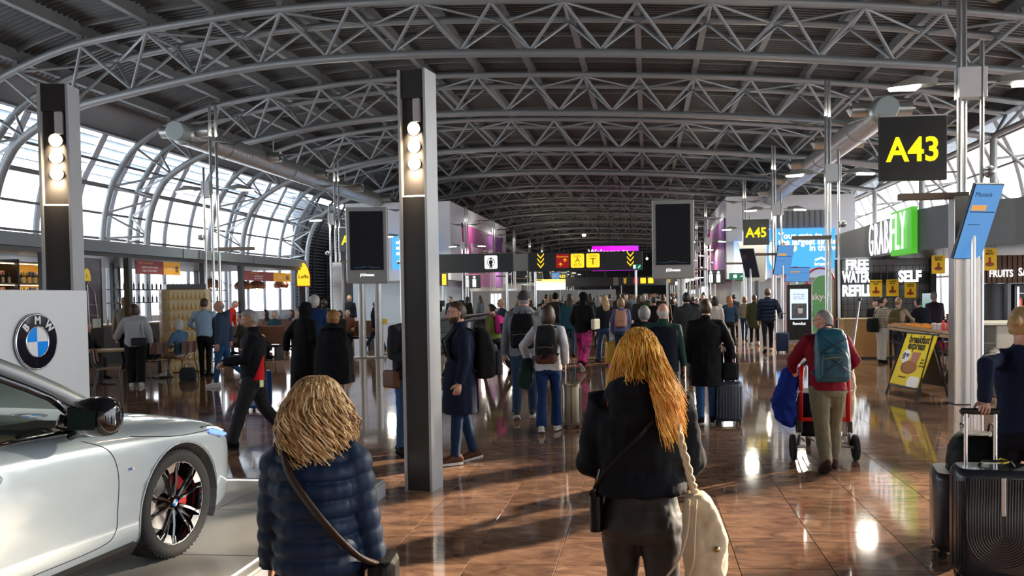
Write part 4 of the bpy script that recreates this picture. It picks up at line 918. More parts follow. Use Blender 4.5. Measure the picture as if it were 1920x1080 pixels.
# poster with dark bottle
t = thing('framed_poster', 'tall framed dark poster with a yellow arch crest and bottle cage', 'poster', (-13.1, 18.35, 0))
MB().bx((-.1, -.52, .3), (-.02, .52, 2.82)).build('frame', BLACK, t); MB().bx((-.03, -.42, 1.15), (0, .42, 2.80)).build('picture', mat('poster_dark', (.09, .075, .10), .3, var=.7, scale=3), t)
def crest(w, h): return [(-w/2, 0), (w/2, 0), (w/2, h*.45), (w*.36, h*.75), (w*.18, h*.93), (0, h), (-w*.18, h*.93), (-w*.36, h*.75), (-w/2, h*.45)]
CRY = mat('crest_yellow', (.75, .50, .02), .4, emit=.15)
MB().prism(crest(.24, .3), .01, facing((.002, -.05, 2.28), (1, 0, 0))).build('crest', CRY, t); text('crest_mark', 'L', facing((.014, -.05, 2.4), (1, 0, 0)), .14, POSTK, t, ext=.001)
for (y0, z0), (y1, z1) in (((-.30, 1.2), (-.2, 2.0)), ((-.2, 2.0), (-.04, 2.25)), ((-.04, 2.25), (.2, 2.0)), ((.2, 2.0), (.32, 1.2)), ((-.3, 1.75), (.3, 1.7)), ((-.3, 1.5), (.32, 1.45)), ((-.05, 2.2), (-.02, 1.2))): MB().tube([(.008, y0, z0), (.008, y1, z1)], .014, 5).build('cage_line', mat('cage', (.38, .34, .32), .3, .5), t)
MB().bx((.0, .1, 1.17), (.006, .4, 1.38)).build('pale_patch', mat('pale_patch', (.45, .5, .42), .5), t)
# hanging banners
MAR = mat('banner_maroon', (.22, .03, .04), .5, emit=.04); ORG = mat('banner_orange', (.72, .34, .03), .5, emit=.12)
for y0, y1, z0, z1, l in ((20.36, 22.4, 2.50, 2.86, 'maroon and orange printed banner over the bar, left one'), (26.1, 29.75, 2.42, 2.74, 'maroon and orange printed banner over the bar, right one')):
    t = thing('bar_banner', l, 'banner', (-13.2, y0, z0)); w, h = y1-y0, z1-z0
    MB().bx((-.03, 0, 0), (0, w*.6, h)).build('maroon_half', MAR, t); MB().bx((-.03, w*.6, 0), (0, w, h)).build('orange_half', ORG, t)
    text('lettering', 'COME TO OUR BAR', facing((.004, w*.2, h*.8), (1, 0, 0)), h*.2, mat('ban_or', (.8, .4, .12), .5), t, ext=.001); text('lettering', 'CRAFTED BEER & FOOD', facing((.004, w*.29, h*.5), (1, 0, 0)), h*.19, PW, t, ext=.001); text('lettering', 'ENJOY THE MOMENT', facing((.004, w*.29, h*.24), (1, 0, 0)), h*.19, PW, t, ext=.001)
    text('lettering', 'enjoy', facing((.004, w*.75, h*.5), (1, 0, 0)), h*.35, PW, t, ext=.001); MB().bx((.0, w*.88, h*.2), (.006, w*.95, h*.7)).build('glass_picture', mat('pic_brown', (.2, .1, .06), .5), t)
    for y in (.1, w-.1): MB().cyl((-.015, y, h), (-.015, y, 2.9-z0), .008, 5).build('hanger', BLACK, t)
t = thing('crest_sign', 'yellow arch-shaped lit sign with gothic lettering at the end of the bar', 'sign', (-13.0, 30.4, 0), rad(25))
MB().prism(crest(.52, .96), .14, facing((0, .08, 2.24), (0, -1, 0))).build('rim', mat('crest_rim', (.25, .06, .02), .4), t); MB().prism(crest(.45, .88), .02, facing((0, -.062, 2.28), (0, -1, 0))).build('lit_face', emat('crest_lit', (1, .52, .02), 1.1), t)
text('lettering', 'Leffe', facing((0, -.088, 2.62), (0, -1, 0)), .19, POSTK, t, ext=.002, bold=.004); MB().bx((-.06, -.05, 0), (.06, .05, 2.3)).build('post', BLACK, t)
# gold triangle tower
t = thing('pattern_tower', 'pale gold tower of triangle-patterned rings beside the bar tables', 'tower', (-11.75, 20.1, 0), rad(36))
GA, GB = mat('gold_pale', (.62, .50, .30), .45), mat('gold_dark', (.50, .28, .05), .4)
for r_ in range(8):
    z0 = .02+r_*.255; MB().prism(rounded(1.13, 1.13, .18, 4), .245, M.Translation((0, 0, z0))).build('ring', GA, t); MB().prism(rounded(1.16, 1.16, .19, 4), .012, M.Translation((0, 0, z0+.244))).build('ring_edge', GB, t)
    q = MB()
    for s_, ang in ((0, 0), (1, pi/2), (2, pi), (3, -pi/2)):
        for i in range(9):
            x = -.40+i*.1; mxx = M.Rotation(ang, 4, 'Z')
            q.add([(x-.045, -.567, z0+.01), (x+.045, -.567, z0+.01), (x, -.567, z0+.21), (x, -.572, z0+.07)], [(0, 1, 3), (1, 2, 3), (2, 0, 3)], mxx)
    tag(q.build('triangles', GB, t), kind='stuff')
MB().bx((-.45, -.45, 2.07), (.45, .45, 2.2)).build('cap', CHAR, t)
# bottle rail behind
t = thing('bottle_rail', 'thin dark rail shelf carrying a row of dark bottles against the window', 'shelf', (-15.6, 24.5, 0))
for z in (2.12, 1.72): MB().bx((-.2, -1.6, z), (.1, 4.8, z+.03)).build('rail', BLACK, t)
for y in (-1.5, 4.7): MB().bx((-.15, y, 0), (-.05, y+.08, 2.9)).build('rail_post', BLACK, t)
for z in (2.15, 1.75):
    for i in range(26): goods('beer_bottle', 'dark bottle standing on the thin window rail of the bar', 'bottle', (-15.65, 23.05+i*.235, z), 'beer', (.02, .02, .035), 'bottles on the window rail')
t = thing('bar_counter', 'dark bar counter under the pavilion canopy', 'counter', (-15.2, 17.5, 0)); MB().bx((-.7, 0, 0), (0, 9, 1.08)).build('front', CHAR, t); MB().bx((-.75, -.05, 1.08), (.08, 9.05, 1.13)).build('worktop', mat('bar_top', (.3, .17, .08), .3), t)
for i in range(22): goods('bar_glass', 'pale drinking glass on the bar counter', 'glass', (-15.3-.12*(i % 3), 18+i*.2, 1.13), 'cup', (.55, .5, .45), 'glasses on the bar counter')
# pendant lamps
for i, (px, py) in enumerate(((397, 533), (455, 536), (482, 535), (527, 534))):
    p = ax(px, py, -14.2); t = thing('pendant_lamp', ['copper pendant lamp left of the bar posts', 'copper pendant lamp behind the thin bar post', 'copper pendant lamp right of the thin bar post', 'copper pendant lamp nearest the yellow crest sign'][i], 'lamp', p, group='copper pendant lamps')
    MB().lathe([(.05, .2), (.22, .12), (.30, 0), (.29, -.02), (.24, -.12), (.22, -.12)], 16).build('copper_shade', mat('copper', (.55, .25, .15), .3, .5), t, smooth=True)
    MB().lathe([(0, -.14), (.04, -.12), (.05, -.02), (.02, .1), (0, .1)], 10).build('bulb', emat('bulb_warm', (1, .6, .25), 14), t)
    for a in range(6): MB().tube([(.05*cos(a), .05*sin(a), .26), (.5*cos(a*pi/3), .5*sin(a*pi/3), 0), (.15*cos(a*pi/3), .15*sin(a*pi/3), -.16)], .008, 4).build('cage_wire', BLACK, t)
    MB().cyl((0, 0, .2), (0, 0, 2.88-p.z), .008, 5).build('cord', BLACK, t)
# tables and chairs
TOPW = mat('table_wood', (.36, .22, .11), .4, var=.2, scale=8); CHB = mat('chair_brown', (.13, .055, .035), .4, var=.15); SEATP = mat('seat_plank', (.25, .14, .08), .45)
def table(label, x, y, rz, w=.8, d=.8):
    t = thing('bar_table', label, 'table', (x, y, 0), rz, 'bar tables')
    MB().bx((-w/2, -d/2, .72), (w/2, d/2, .76)).build('tabletop', TOPW, t, bevel=.006)
    MB().bx((-.04, -.04, .03), (.04, .04, .72)).build('pedestal', BLACK, t); MB().bx((-.28, -.04, 0), (.28, .04, .03)).bx((-.04, -.28, 0), (.04, .28, .03)).build('foot', BLACK, t)
table('bar table at the left with the standing woman leaning on it', -11.7, 16.7, rad(20), 1.1, .8); table('bar table in front of the seated woman in denim', -11.35, 18.3, rad(15), .9, .8)
def chair(label, x, y, rz):
    t = thing('bar_chair', label, 'chair', (x, y, 0), rz, 'bar chairs')     # faces local +y
    MB().add([(-.22, -.2, .45), (.22, -.2, .45), (.23, .22, .46), (-.23, .22, .46), (-.22, -.2, .475), (.22, -.2, .475), (.23, .22, .485), (-.23, .22, .485)], [(0, 3, 2, 1), (4, 5, 6, 7), (0, 1, 5, 4), (1, 2, 6, 5), (2, 3, 7, 6), (3, 0, 4, 7)]).build('seat', SEATP, t, bevel=.01)
    q = MB(); n = 8; P = []
    for i in range(n+1):
        a = -1+2*i/n; P.append((a*.21, -.25+.05*a*a))
    for z0, z1 in ((.60, .86),):
        for (x0, y0), (x1, y1) in zip(P, P[1:]): q.add([(x0, y0, z0), (x1, y1, z0), (x1, y1+.02, z0), (x0, y0+.02, z0), (x0, y0-.03, z1), (x1, y1-.03, z1), (x1, y1-.01, z1), (x0, y0-.01, z1)], [(0, 1, 5, 4), (3, 7, 6, 2), (4, 5, 6, 7), (0, 3, 2, 1)])
    q.build('backrest', CHB, t)
    for s_ in (-1, 1):
        MB().tube([(s_*.19, .19, .46), (s_*.22, .24, 0)], .011, 6).build('leg', BLACK, t); MB().tube([(s_*.19, -.17, .46), (s_*.22, -.27, 0)], .011, 6).build('leg', BLACK, t); MB().tube([(s_*.17, -.18, .46), (s_*.1, -.275, .6), (s_*.1, -.29, .84)], .010, 6).build('back_strut', BLACK, t)
chair('brown bar chair nearest the emblem wall', *gp(205, 735).xy, rad(-60)); chair('brown bar chair right of the standing woman', *gp(290, 713).xy, rad(60)); chair('brown bar chair under the seated woman in denim', -10.65, 18.05, rad(75)); chair('brown bar chair under the seated blonde woman', -12.6, 17.4, rad(-100))
chair('brown bar chair far under the bar canopy', -12.4, 21.8, rad(100))
# partition and plants of the seating area, moving walkway
t = thing('moving_walkway', 'moving walkway with glass sides and black rounded handrails left of the middle', 'walkway', (-7.4, 25.2, 0))
for x in (0, 1.35):
    MB().tube([(x, 34, .98), (x, .5, .98)]+[(x, .5-.49*sin(a*pi/8), .49+.49*cos(a*pi/8)) for a in range(1, 8)]+[(x, .5, 0.02)], [(.06, .05)]*10, 8).build('handrail', BLACK, t, smooth='all')
    for j in range(11): MB().bx((x-.008, .6+3*j, .2), (x+.008, 3.5+3*j, .93)).build('glass_panel', CLEAR, t)
    MB().bx((x-.1, .5, 0), (x+.1, 34, .2)).build('skirt', INOX, t)
MB().bx((.1, .4, 0), (1.25, 34, .04)).build('belt', mat('belt_black', (.03, .03, .03), .5), t)
MB().lathe([(0, 0), (.13, 0), (.13, .01), (0, .012)], 20, facing((-.02, .38, .62), (-.3, -1, 0))).build('no_entry_disc', mat('no_entry', (.8, .75, .75), .4), t); MB().tube([(-.02+.1*cos(a*pi/8), .36, .62+.1*sin(a*pi/8)) for a in range(16)], .018, 6, close=True).build('red_ring', RED, t)
MB().cyl((-.9, .2, 0), (-.9, .2, .95), .03, 8).build('bollard', INOX, t); MB().lathe([(.1, .95), (.15, .95), (.15, 1.12), (0, 1.12)], 14, M.Translation((-.9, .2, 0))).build('yellow_drum', mat('drum_yellow', (.75, .5, .03), .4), t)
for i, (x, y) in enumerate(((-11.2, 40), (-10.2, 40.5), (-9.3, 41))):
    t = thing('check_desk', f'small grey gate desk behind the walkway, {["left", "middle", "right"][i]} one', 'desk', (x, y, 0)); MB().bx((-.4, 0, 0), (.4, .6, 1.15)).build('body', mat('desk_grey', (.33, .38, .40), .4), t, bevel=.02); MB().bx((-.2, .2, 1.3), (.1, .24, 1.6)).build('monitor', BLACK, t); MB().cyl((-.05, .25, 1.1), (-.05, .25, 1.35), .02, 6).build('monitor_arm', BLACK, t)
# grey partition in the crowd background
t = thing('partition_wall', 'long plain grey partition wall across the hall behind the crowd', 'partition', (-13, 60, 0))
for j in range(8): MB().bx((j*1.35, 0, 0), (j*1.35+1.33, .1, 2.15)).build('panel', mat('partition', (.36, .37, .38), .5), t)
for j in range(3): MB().bx((1.6+.28*j, -.05, .9), (1.8+.28*j, 0, 1.95)).build('lit_slot', emat('slot', (.85, .9, 1), 1.2), t)
# ================================================================ display car
LATER = []      # objects whose modifiers are applied at the end
PAINT = mat('car_paint', (.43, .50, .535), .26, .15, var=.02, coat=1., spec=.6); GLOSSB = mat('gloss_black', (.006, .006, .009), .06, var=0, coat=.8); RUB = mat('tyre_rubber', (.018, .018, .018), .75, var=.2, scale=20)
ALU = mat('machined_rim', (.66, .66, .66), .22, .9, var=.03); SEAM = mat('panel_gap', (.01, .01, .01), .6, var=0); CARG = glass_mat('car_glass', (.86, .93, .88), .14)
car = thing('car', 'pale grey-blue saloon car shown on the platform at the lower left', 'car', (-3.925, 5.105, .15), rad(-5))
ST = [  # y, half width, shoulder z, centre z
    (.775, .50, .58, .62), (.755, .70, .65, .68), (.69, .835, .72, .755), (.56, .905, .775, .82), (.36, .943, .82, .875), (.10, .95, .85, .92), (-.25, .953, .875, .965), (-.55, .953, .895, 1.0), (-.80, .95, .91, 1.01),
    (-1.2, .95, .925, .96), (-1.8, .952, .94, .96), (-2.4, .955, .955, .97), (-3.0, .958, .97, .99), (-3.4, .955, .98, 1.03), (-3.75, .94, .985, 1.07), (-4.0, .90, .985, 1.06), (-4.12, .82, .95, 1.0), (-4.18, .66, .88, .90)]
def section(y):
    for a, b in zip(ST, ST[1:]):
        if b[0] <= y <= a[0]:
            t_ = (a[0]-y)/(a[0]-b[0]); return [a[i]+(b[i]-a[i])*t_ for i in range(4)]
    return list(ST[0] if y > .775 else ST[-1])
def half(y):
    _, w, zs, zc = section(y)
    lo = .13 if y < .5 else .13+.05*smoothstep(.5, .775, y)
    return [(0, lo), (w*.80, lo), (w*.955, lo+.05), (w*.985, .30), (w*.992, .44), (w, .58), (w*.992, zs-.12), (w*.975, zs-.05), (w*.90, zs), (w*.70, zs+(zc-zs)*.55), (w*.35, zs+(zc-zs)*.92), (0, zc)]
def surf(y, z):            # x of the right flank at height z
    H = half(y)[1:9]
    for a, b in zip(H, H[1:]):
        if a[1] <= z <= b[1]: return a[0]+(b[0]-a[0])*(z-a[1])/max(b[1]-a[1], 1e-6)
    return H[-1][0] if z > H[-1][1] else H[0][0]
rings = []
for y, *_ in ST:
    h_ = half(y); rings.append([(x, y, z) for x, z in h_]+[(-x, y, z) for x, z in h_[-2:0:-1]])
body = MB().loft(rings).build('body', PAINT, car, smooth='all')
sm_ = body.modifiers.new('s', 'SUBSURF'); sm_.levels = 2; sm_.render_levels = 2
cut = MB()
for y in (0, -2.995):
    for s_ in (-1, 1): cut.tube([(s_*.60, y, .345), (s_*1.2, y, .345)], .385, 40)
cutter = link('wheel_cut', cut.mesh('cut'), None)
bo = body.modifiers.new('b', 'BOOLEAN'); bo.object = cutter; bo.operation = 'DIFFERENCE'; bo.solver = 'EXACT'
cutter.matrix_world = M.Translation(car.location) @ M.Rotation(rad(-5), 4, 'Z')
LATER.append(body); CUT = cutter
from mathutils.bvhtree import BVHTree
bpy.context.view_layer.update()
BV = BVHTree.FromObject(body, bpy.context.evaluated_depsgraph_get())
surf0 = surf
def surf(y, z):
    h_ = BV.ray_cast(V((1.6, y, z)), V((-1, 0, 0)))
    return h_[0].x if h_[0] is not None and h_[0].x > .55 else surf0(y, z)
for y in (0, -2.995):
    for s_ in (-1, 1): MB().loft([[(s_*x_, y+r_*cos(a), max(.345+r_*sin(a), .17)) for x_, r_ in ((.93, .384), (.58, .384), (.58, .05))] for a in [rad(-28+236*k_/24) for k_ in range(25)]], cap=False).build('wheel_well', BLACK, car)
# arch lips and side skirt
for y in (0, -2.995):
    P = []
    for k in range(-4, 17):
        a = k*pi/12; yy, zz = y+.399*cos(a), .345+.399*sin(a)
        if zz > .2: P.append((surf(yy, zz)+.003, yy, zz))
    MB().tube(P, .0045, 6).build('arch_lip', PAINT, car, smooth='all')
MB().loft([[(surf(y, .2)-.06, y, .15), (surf(y, .2)+.005, y, .15), (surf(y, .25)+.012, y, .20), (surf(y, .25)-.03, y, .235)] for y in (-.42, -.8, -1.4, -2.0, -2.55)]).build('side_skirt', BLACK, car)
def seam(pts, n='panel_gap', r=.0028, m=None):
    P = spline([(0, a, b) for a, b in pts], 8); MB().tube([(surf(p.y, p.z)+.0005, p.y, p.z) for p in P], r, 5).build(n, m or SEAM, car)
seam([(-.78, .88), (-.63, .80), (-.575, .66), (-.585, .45), (-.60, .32), (-.72, .27), (-1.2, .265), (-1.74, .27)]); seam([(-1.74, .27), (-1.76, .6), (-1.74, .92)]); seam([(-1.76, .27), (-2.4, .27), (-2.62, .40), (-2.75, .62), (-2.9, .94)])
seam([(-.42, .845), (-.05, .785), (.25, .765), (.50, .76), (.60, .752)], r=.003)
# light-catching sill crease
q = MB(); R_ = []
for y in [-.45-.12*i for i in range(18)]:
    z = .36+.03*(y+.45)
    R_.append([(surf(y, z)-.004, y, z-.012), (surf(y, z)+.006, y, z), (surf(y, z+.03)-.004, y, z+.03)])

# greenhouse
def roofz(y): return prof([(-3.85, 1.03), (-3.3, 1.28), (-2.9, 1.40), (-2.4, 1.525), (-2.0, 1.55), (-1.6, 1.53), (-1.25, 1.425), (-.92, 1.26), (-.64, 1.075), (-.50, .985)], y)
def wid(y, z): b = .885; return b-(z-.95)*.50     # tumblehome
roof = []
for y in (-1.18, -1.4, -1.75, -2.2, -2.6, -2.95, -3.2):
    z = roofz(y); w = wid(y, z)
    roof.append([(-w-.0, y, z-.045), (-w+.05, y, z-.012), (-w*.5, y, z+.022), (0, y, z+.034), (w*.5, y, z+.022), (w-.05, y, z-.012), (w, y, z-.045), (w-.05, y, z-.06), (0, y, z-.03), (-w+.05, y, z-.06)])
MB().loft(roof).build('roof', PAINT, car, smooth='all')
def pill(pts, n, m, r=.035, wd=.02):
    for s_ in (-1, 1): MB().tube([(s_*(wid(y, z)+.004), y, z) for y, z in pts], [(r, wd)]*len(pts), 8, ref=(0, .3, 1)).build(n, m, car, smooth='all')
rp = lambda y: (y, roofz(y)-.035)
pill([(-.48, .94)]+[rp(y) for y in (-.64, -.8, -1.0, -1.2, -1.4, -1.6, -1.9, -2.2, -2.6, -2.95, -3.25, -3.6, -3.85)], 'roof_rail', mat('rail_grey', (.16, .18, .19), .3, coat=.8), .045, .02)
pill([(-.74, .96)]+[(y, roofz(y)-.10) for y in (-.88, -1.0, -1.2, -1.4, -1.7, -2.0, -2.4, -2.8, -3.1, -3.4)], 'window_trim', GLOSSB, .022, .012)
pill([(-.84, .945), (-1.4, .955), (-2.2, .97), (-3.0, .99), (-3.5, 1.01)], 'belt_trim', GLOSSB, .016, .02)
pill([(-1.80, .95), (-1.86, 1.2), (-1.94, roofz(-1.94)-.06)], 'b_pillar', GLOSSB, .03, .02); pill([(-.60, .93), (-.78, .955), (-.90, 1.01)], 'mirror_triangle', GLOSSB, .04, .012)
for s_ in (-1, 1):
    for ya, yb, n in ((-.80, -1.80, 'front_window'), (-1.88, -3.3, 'rear_window')):
        ys_ = [ya+(yb-ya)*i/8 for i in range(9)]; q = MB(); q.v = []
        for y in ys_:
            for z in (.95, roofz(y)-.09): q.v.append((s_*(wid(y, z)-.008), y, max(z, .951)))
        q.f = [[2*i, 2*i+2, 2*i+3, 2*i+1] for i in range(8)]; q.build(n, CARG, car, smooth='all')
q = MB()
for y in (-.56, -.85, -1.16): z = roofz(y); w = wid(y, z)-.04; q.v += [(x*w, y+.10*(1-x*x)*1.0, z-.01) for x in (-1, -.6, -.2, .2, .6, 1)]
q.f = [[6*i+j, 6*i+j+1, 6*i+j+7, 6*i+j+6] for i in range(2) for j in range(5)]; q.build('windscreen', CARG, car, smooth='all')
q = MB()
for y in (-3.2, -3.5, -3.82): z = roofz(y); w = wid(y, z)-.04; q.v += [(x*w, y, z-.005) for x in (-1, -.5, 0, .5, 1)]
q.f = [[5*i+j, 5*i+j+1, 5*i+j+6, 5*i+j+5] for i in range(2) for j in range(4)]; q.build('rear_screen', CARG, car, smooth='all')
CAB = mat('cabin_dark', (.028, .026, .022), .6); TAN = mat('cabin_tan', (.20, .15, .08), .5)
MB().bx((-.78, -1.05, .7), (.78, -.62, .975)).build('dashboard', CAB, car, bevel=.05); MB().bx((.1, -1.2, .90), (.75, -1.05, .96)).build('dash_trim', TAN, car, bevel=.02)
MB().tube([(-.38+.17*cos(a*pi/8), -1.32+.05*sin(a*pi/8), .93+.16*sin(a*pi/8)) for a in range(16)], .015, 8, close=True).build('steering_wheel', CAB, car, smooth='all')
for s_ in (-1, 1):
    for y in (-1.75, -2.65): o = MB().box((s_*.38, y, .66), (.48, .14, .56), mx=None).build('seat', CAB, car, bevel=.05); MB().box((s_*.38, y-.02, 1.02), (.26, .10, .16)).build('headrest', CAB, o, bevel=.03)
# mirrors, handles, lamps, badge
for s_ in (-1, 1):
    q = MB(); sec = [(.0, .045, .055), (.03, .065, .075), (.12, .08, .088), (.20, .08, .09), (.245, .065, .075), (.262, .03, .04)]
    q.loft([[(s_*(.92+d), -.86+ry*1.15*cos(a), 1.03+rz_*sin(a)*1.22) for a in [2*pi*k/16*s_ for k in range(16)]] for d, ry, rz_ in sec]); mo = q.build('wing_mirror', GLOSSB, car, smooth='all')
    MB().add([(s_*(.98+a), -.957, 1.03+b) for a, b in ((-.02, -.06), (.15, -.055), (.16, .045), (-.01, .065))], [(0, 1, 2, 3)]).build('mirror_glass', mat('mirror_dark', (.02, .035, .032), .04, .2, var=0), mo)
    MB().tube([(s_*.86, -.84, .94), (s_*.96, -.85, .98)], [(.05, .02), (.05, .03)], 8).build('mirror_foot', GLOSSB, car)
for s_, y, z in ((1, -1.47, .795), (1, -2.55, .82), (-1, -1.47, .795)):
    x = surf(y, z); q = MB().ball((0, 0, 0), (.012, .135, .048), 20, 10, M.Translation((s_*(x-.002), y, z))); h_ = q.build('handle_recess', mat('recess', (.20, .24, .26), .3, coat=1), car, smooth='all')
    MB().ball((0, 0, 0), (.014, .13, .022), 20, 8, M.Translation((s_*(x+.006), y, z+.004))).build('door_handle', PAINT, h_, smooth='all')
for s_ in (-1, 1):
    q = MB(); pts = [(.26, .795), (.40, .785), (.52, .762), (.62, .715), (.60, .672), (.46, .690), (.32, .738)]
    fx = lambda y, z: s_*(surf(min(y, .70), z)+.005); q.v = [(fx(y, z), y, z) for y, z in pts]+[(fx(y, z)-s_*.05, y-.02, z) for y, z in pts]; n = 7
    q.f = [list(range(n)) if s_ > 0 else list(reversed(range(n)))]+[[i, (i+1) % n, n+(i+1) % n, n+i] for i in range(n)]; hl = q.build('headlight', GLOSSB, car)
    MB().tube([(fx(y, z)+s_*.004, y, z) for y, z in ((.34, .758), (.46, .728), (.58, .694))], .012, 6).build('blue_light', emat('drl_blue', (.15, .30, 1), 1.6), hl); MB().tube([(fx(y, z)+s_*.004, y, z) for y, z in ((.34, .780), (.48, .757), (.59, .718))], .004, 6).build('white_light', emat('drl_white', (.9, .95, 1), 2), hl)
for k, c in enumerate(((.05, .25, .75), (.03, .03, .25), (.65, .04, .05), (.6, .6, .6))): MB().box((surf(-.47, .66)+.004, -.485+.009*k, .665), (.004, .007 if k < 3 else .018, .014)).build('side_badge', mat('badge%d' % k, c, .3, var=0), car)
for s_ in (-1, 1): MB().box((s_*.14, .77, .48), (.25, .05, .26)).build('grille', GLOSSB, car, bevel=.03)
# wheels
def wheel(s_, y):
    mx = M.Translation((s_*.80, y, .345)) @ M.Rotation(s_*pi/2, 4, 'Y')      # local z points outward
    w = bpy.data.objects.new('wheel', None); 
    tp = [(.262, -.11), (.30, -.122), (.325, -.118), (.342, -.10)]
    for g in (-.07, -.03, .03, .07): tp += [(.345, g-.012), (.336, g-.009), (.336, g+.009), (.345, g+.012)]
    tp += [(.342, .10), (.325, .118), (.30, .122), (.262, .11)]
    ty = MB().lathe(tp, 48, mx).build('tyre', RUB, car, smooth=True)
    q = MB()
    for k in range(60): a = 2*pi*k/60; q.box((.3445*cos(a), .3445*sin(a), .085), (.006, .008, .04), rz=a, mx=mx)
    tag(q.build('tread_block', RUB, ty), kind='stuff')
    rim = MB().lathe([(.265, .10), (.255, .105), (.245, .085), (.235, .0), (.232, -.10), (.262, -.11)], 40, mx).build('rim', GLOSSB, car, smooth=True)
    MB().lathe([(.258, .1045), (.263, .106), (.266, .100)], 40, mx).build('rim_edge', ALU, rim, smooth=True)
    MB().lathe([(.06, -.02), (.17, -.02), (.17, .0), (.06, .0)], 32, mx).build('brake_disc', mat('disc', (.35, .35, .36), .3, .9), rim, smooth=True)
    q = MB()
    for k in range(7): a = rad(-38)+rad(76)*k/6; q.v += [tuple(mx @ V((r*cos(a+pi/2+.3*s_), r*sin(a+pi/2+.3*s_), z))) for r, z in ((.11, -.04), (.19, -.04), (.19, .035), (.11, .035))]
    q.f = [[4*i+j, 4*i+(j+1) % 4, 4*i+4+(j+1) % 4, 4*i+4+j] for i in range(6) for j in range(4)]+[[0, 1, 2, 3], [27, 26, 25, 24]]
    q.build('brake_caliper', mat('caliper_red', (.62, .02, .015), .3, var=.05), rim)
    for k in range(5):
        a = 2*pi*k/5+.2; er = V((cos(a), sin(a), 0)); et = V((-sin(a), cos(a), 0))
        sp = MB()
        for sd in (-1, 1):
            P = [er*.045+et*sd*.018+V((0, 0, .075)), er*.13+et*sd*.045+V((0, 0, .085)), er*.20+et*sd*.075+V((0, 0, .088)), er*.25+et*sd*.10+V((0, 0, .09))]
            sp.tube([mx @ p for p in P], [.015, .013, .013, .016], 6)
            P2 = [er*.06+et*sd*.03+V((0, 0, .07)), er*.16+et*sd*.12+V((0, 0, .08)), er*.205+et*sd*.155+V((0, 0, .085))]
            sp.tube([mx @ p for p in P2], [.010, .009, .012], 6)
        sp.build('spoke', GLOSSB, rim, smooth=True)
        for sd in (-1, 1):      # machined silver claws at the rim
            q = MB()
            for r0, r1, t0, t1 in ((.195, .257, .073, .082), (.248, .257, .035, .082)):
                q.add([mx @ (er*r0+et*sd*t0+V((0, 0, .107))), mx @ (er*r1+et*sd*t0*(1.05)+V((0, 0, .107))), mx @ (er*r1+et*sd*t1+V((0, 0, .107))), mx @ (er*r0+et*sd*t1*.95+V((0, 0, .107))), mx @ (er*r0+et*sd*t0+V((0, 0, .09))), mx @ (er*r1+et*sd*t0+V((0, 0, .09))), mx @ (er*r1+et*sd*t1+V((0, 0, .09))), mx @ (er*r0+et*sd*t1+V((0, 0, .09)))], [(0, 1, 2, 3), (4, 7, 6, 5), (0, 4, 5, 1), (1, 5, 6, 2), (2, 6, 7, 3), (3, 7, 4, 0)])
            q.build('silver_claw', ALU, rim)
        a2 = a+pi/5; er = V((cos(a2), sin(a2), 0)); et = V((-sin(a2), cos(a2), 0))
        MB().add([mx @ (er*.205+et*-.02+V((0, 0, .10))), mx @ (er*.205+et*.02+V((0, 0, .10))), mx @ (er*.255+et*.045+V((0, 0, .106))), mx @ (er*.255+et*-.045+V((0, 0, .106)))], [(0, 1, 2, 3)]).build('silver_blade', ALU, rim)
    hb = MB().lathe([(.0, .088), (.03, .088), (.034, .082), (.034, .06)], 20, mx).build('hub_cap', GLOSSB, rim, smooth=True)
    for k, m in enumerate((EW, EB, EW, EB)): 
        P = [(0, 0)]+[(.022*cos(k*pi/2+j*pi/8), .022*sin(k*pi/2+j*pi/8)) for j in range(5)]
        MB().prism(P, .002, mx @ M.Translation((0, 0, .0885))).build('hub_quarter', m, hb) if False else link('hub_badge', MB().prism(P, .002, mx @ M.Translation((0, 0, .0885))).mesh('hub_badge'), m, rim)
    bpy.data.objects.remove(w)
for y in (0, -2.995):
    for s_ in (-1, 1): wheel(s_, y)
# ================================================================ people: builders
CL = {}
def C(r, g, b, rough=.85):
    k = 'cloth_%d_%d_%d' % (r, g, b)
    f = lambda v: (v/255)**2.2
    return cloth(k, (f(r), f(g), f(b)), rough)
SKIN = {'fair': mat('skin_fair', (.58, .33, .24), .5, var=.08, scale=12), 'tan': mat('skin_tan', (.42, .22, .14), .5, var=.08, scale=12), 'dark': mat('skin_dark', (.07, .035, .022), .5, var=.1, scale=12), 'pink': mat('skin_pink', (.62, .30, .22), .5, var=.08, scale=12)}
def hairmat(n, c, v=.45, sc=60): return mat('hair_'+n, c, .5, var=v, scale=sc, stretch=(1, 1, .25), bump=.4)
HAIR = {'black': hairmat('black', (.010, .008, .007)), 'brown': hairmat('brown', (.06, .030, .015)), 'dark': hairmat('dark', (.025, .016, .010)), 'grey': hairmat('grey', (.26, .25, .24)), 'white': hairmat('white', (.52, .50, .47)), 'blonde': hairmat('blonde', (.42, .27, .12)), 'light': hairmat('light', (.28, .17, .08)), 'auburn': hairmat('auburn', (.30, .13, .035)), 'red': hairmat('red', (.22, .08, .03))}
EYE = mat('eye_white', (.8, .8, .78), .2, var=0); IRIS = mat('iris', (.03, .02, .012), .15, var=0)
WRK = bpy.data.textures.new('folds', 'CLOUDS'); WRK.noise_scale = .09; WRK.noise_depth = 2
WRF = bpy.data.textures.new('folds_fine', 'CLOUDS'); WRF.noise_scale = .035; WRF.noise_depth = 2
EXTRA = {}
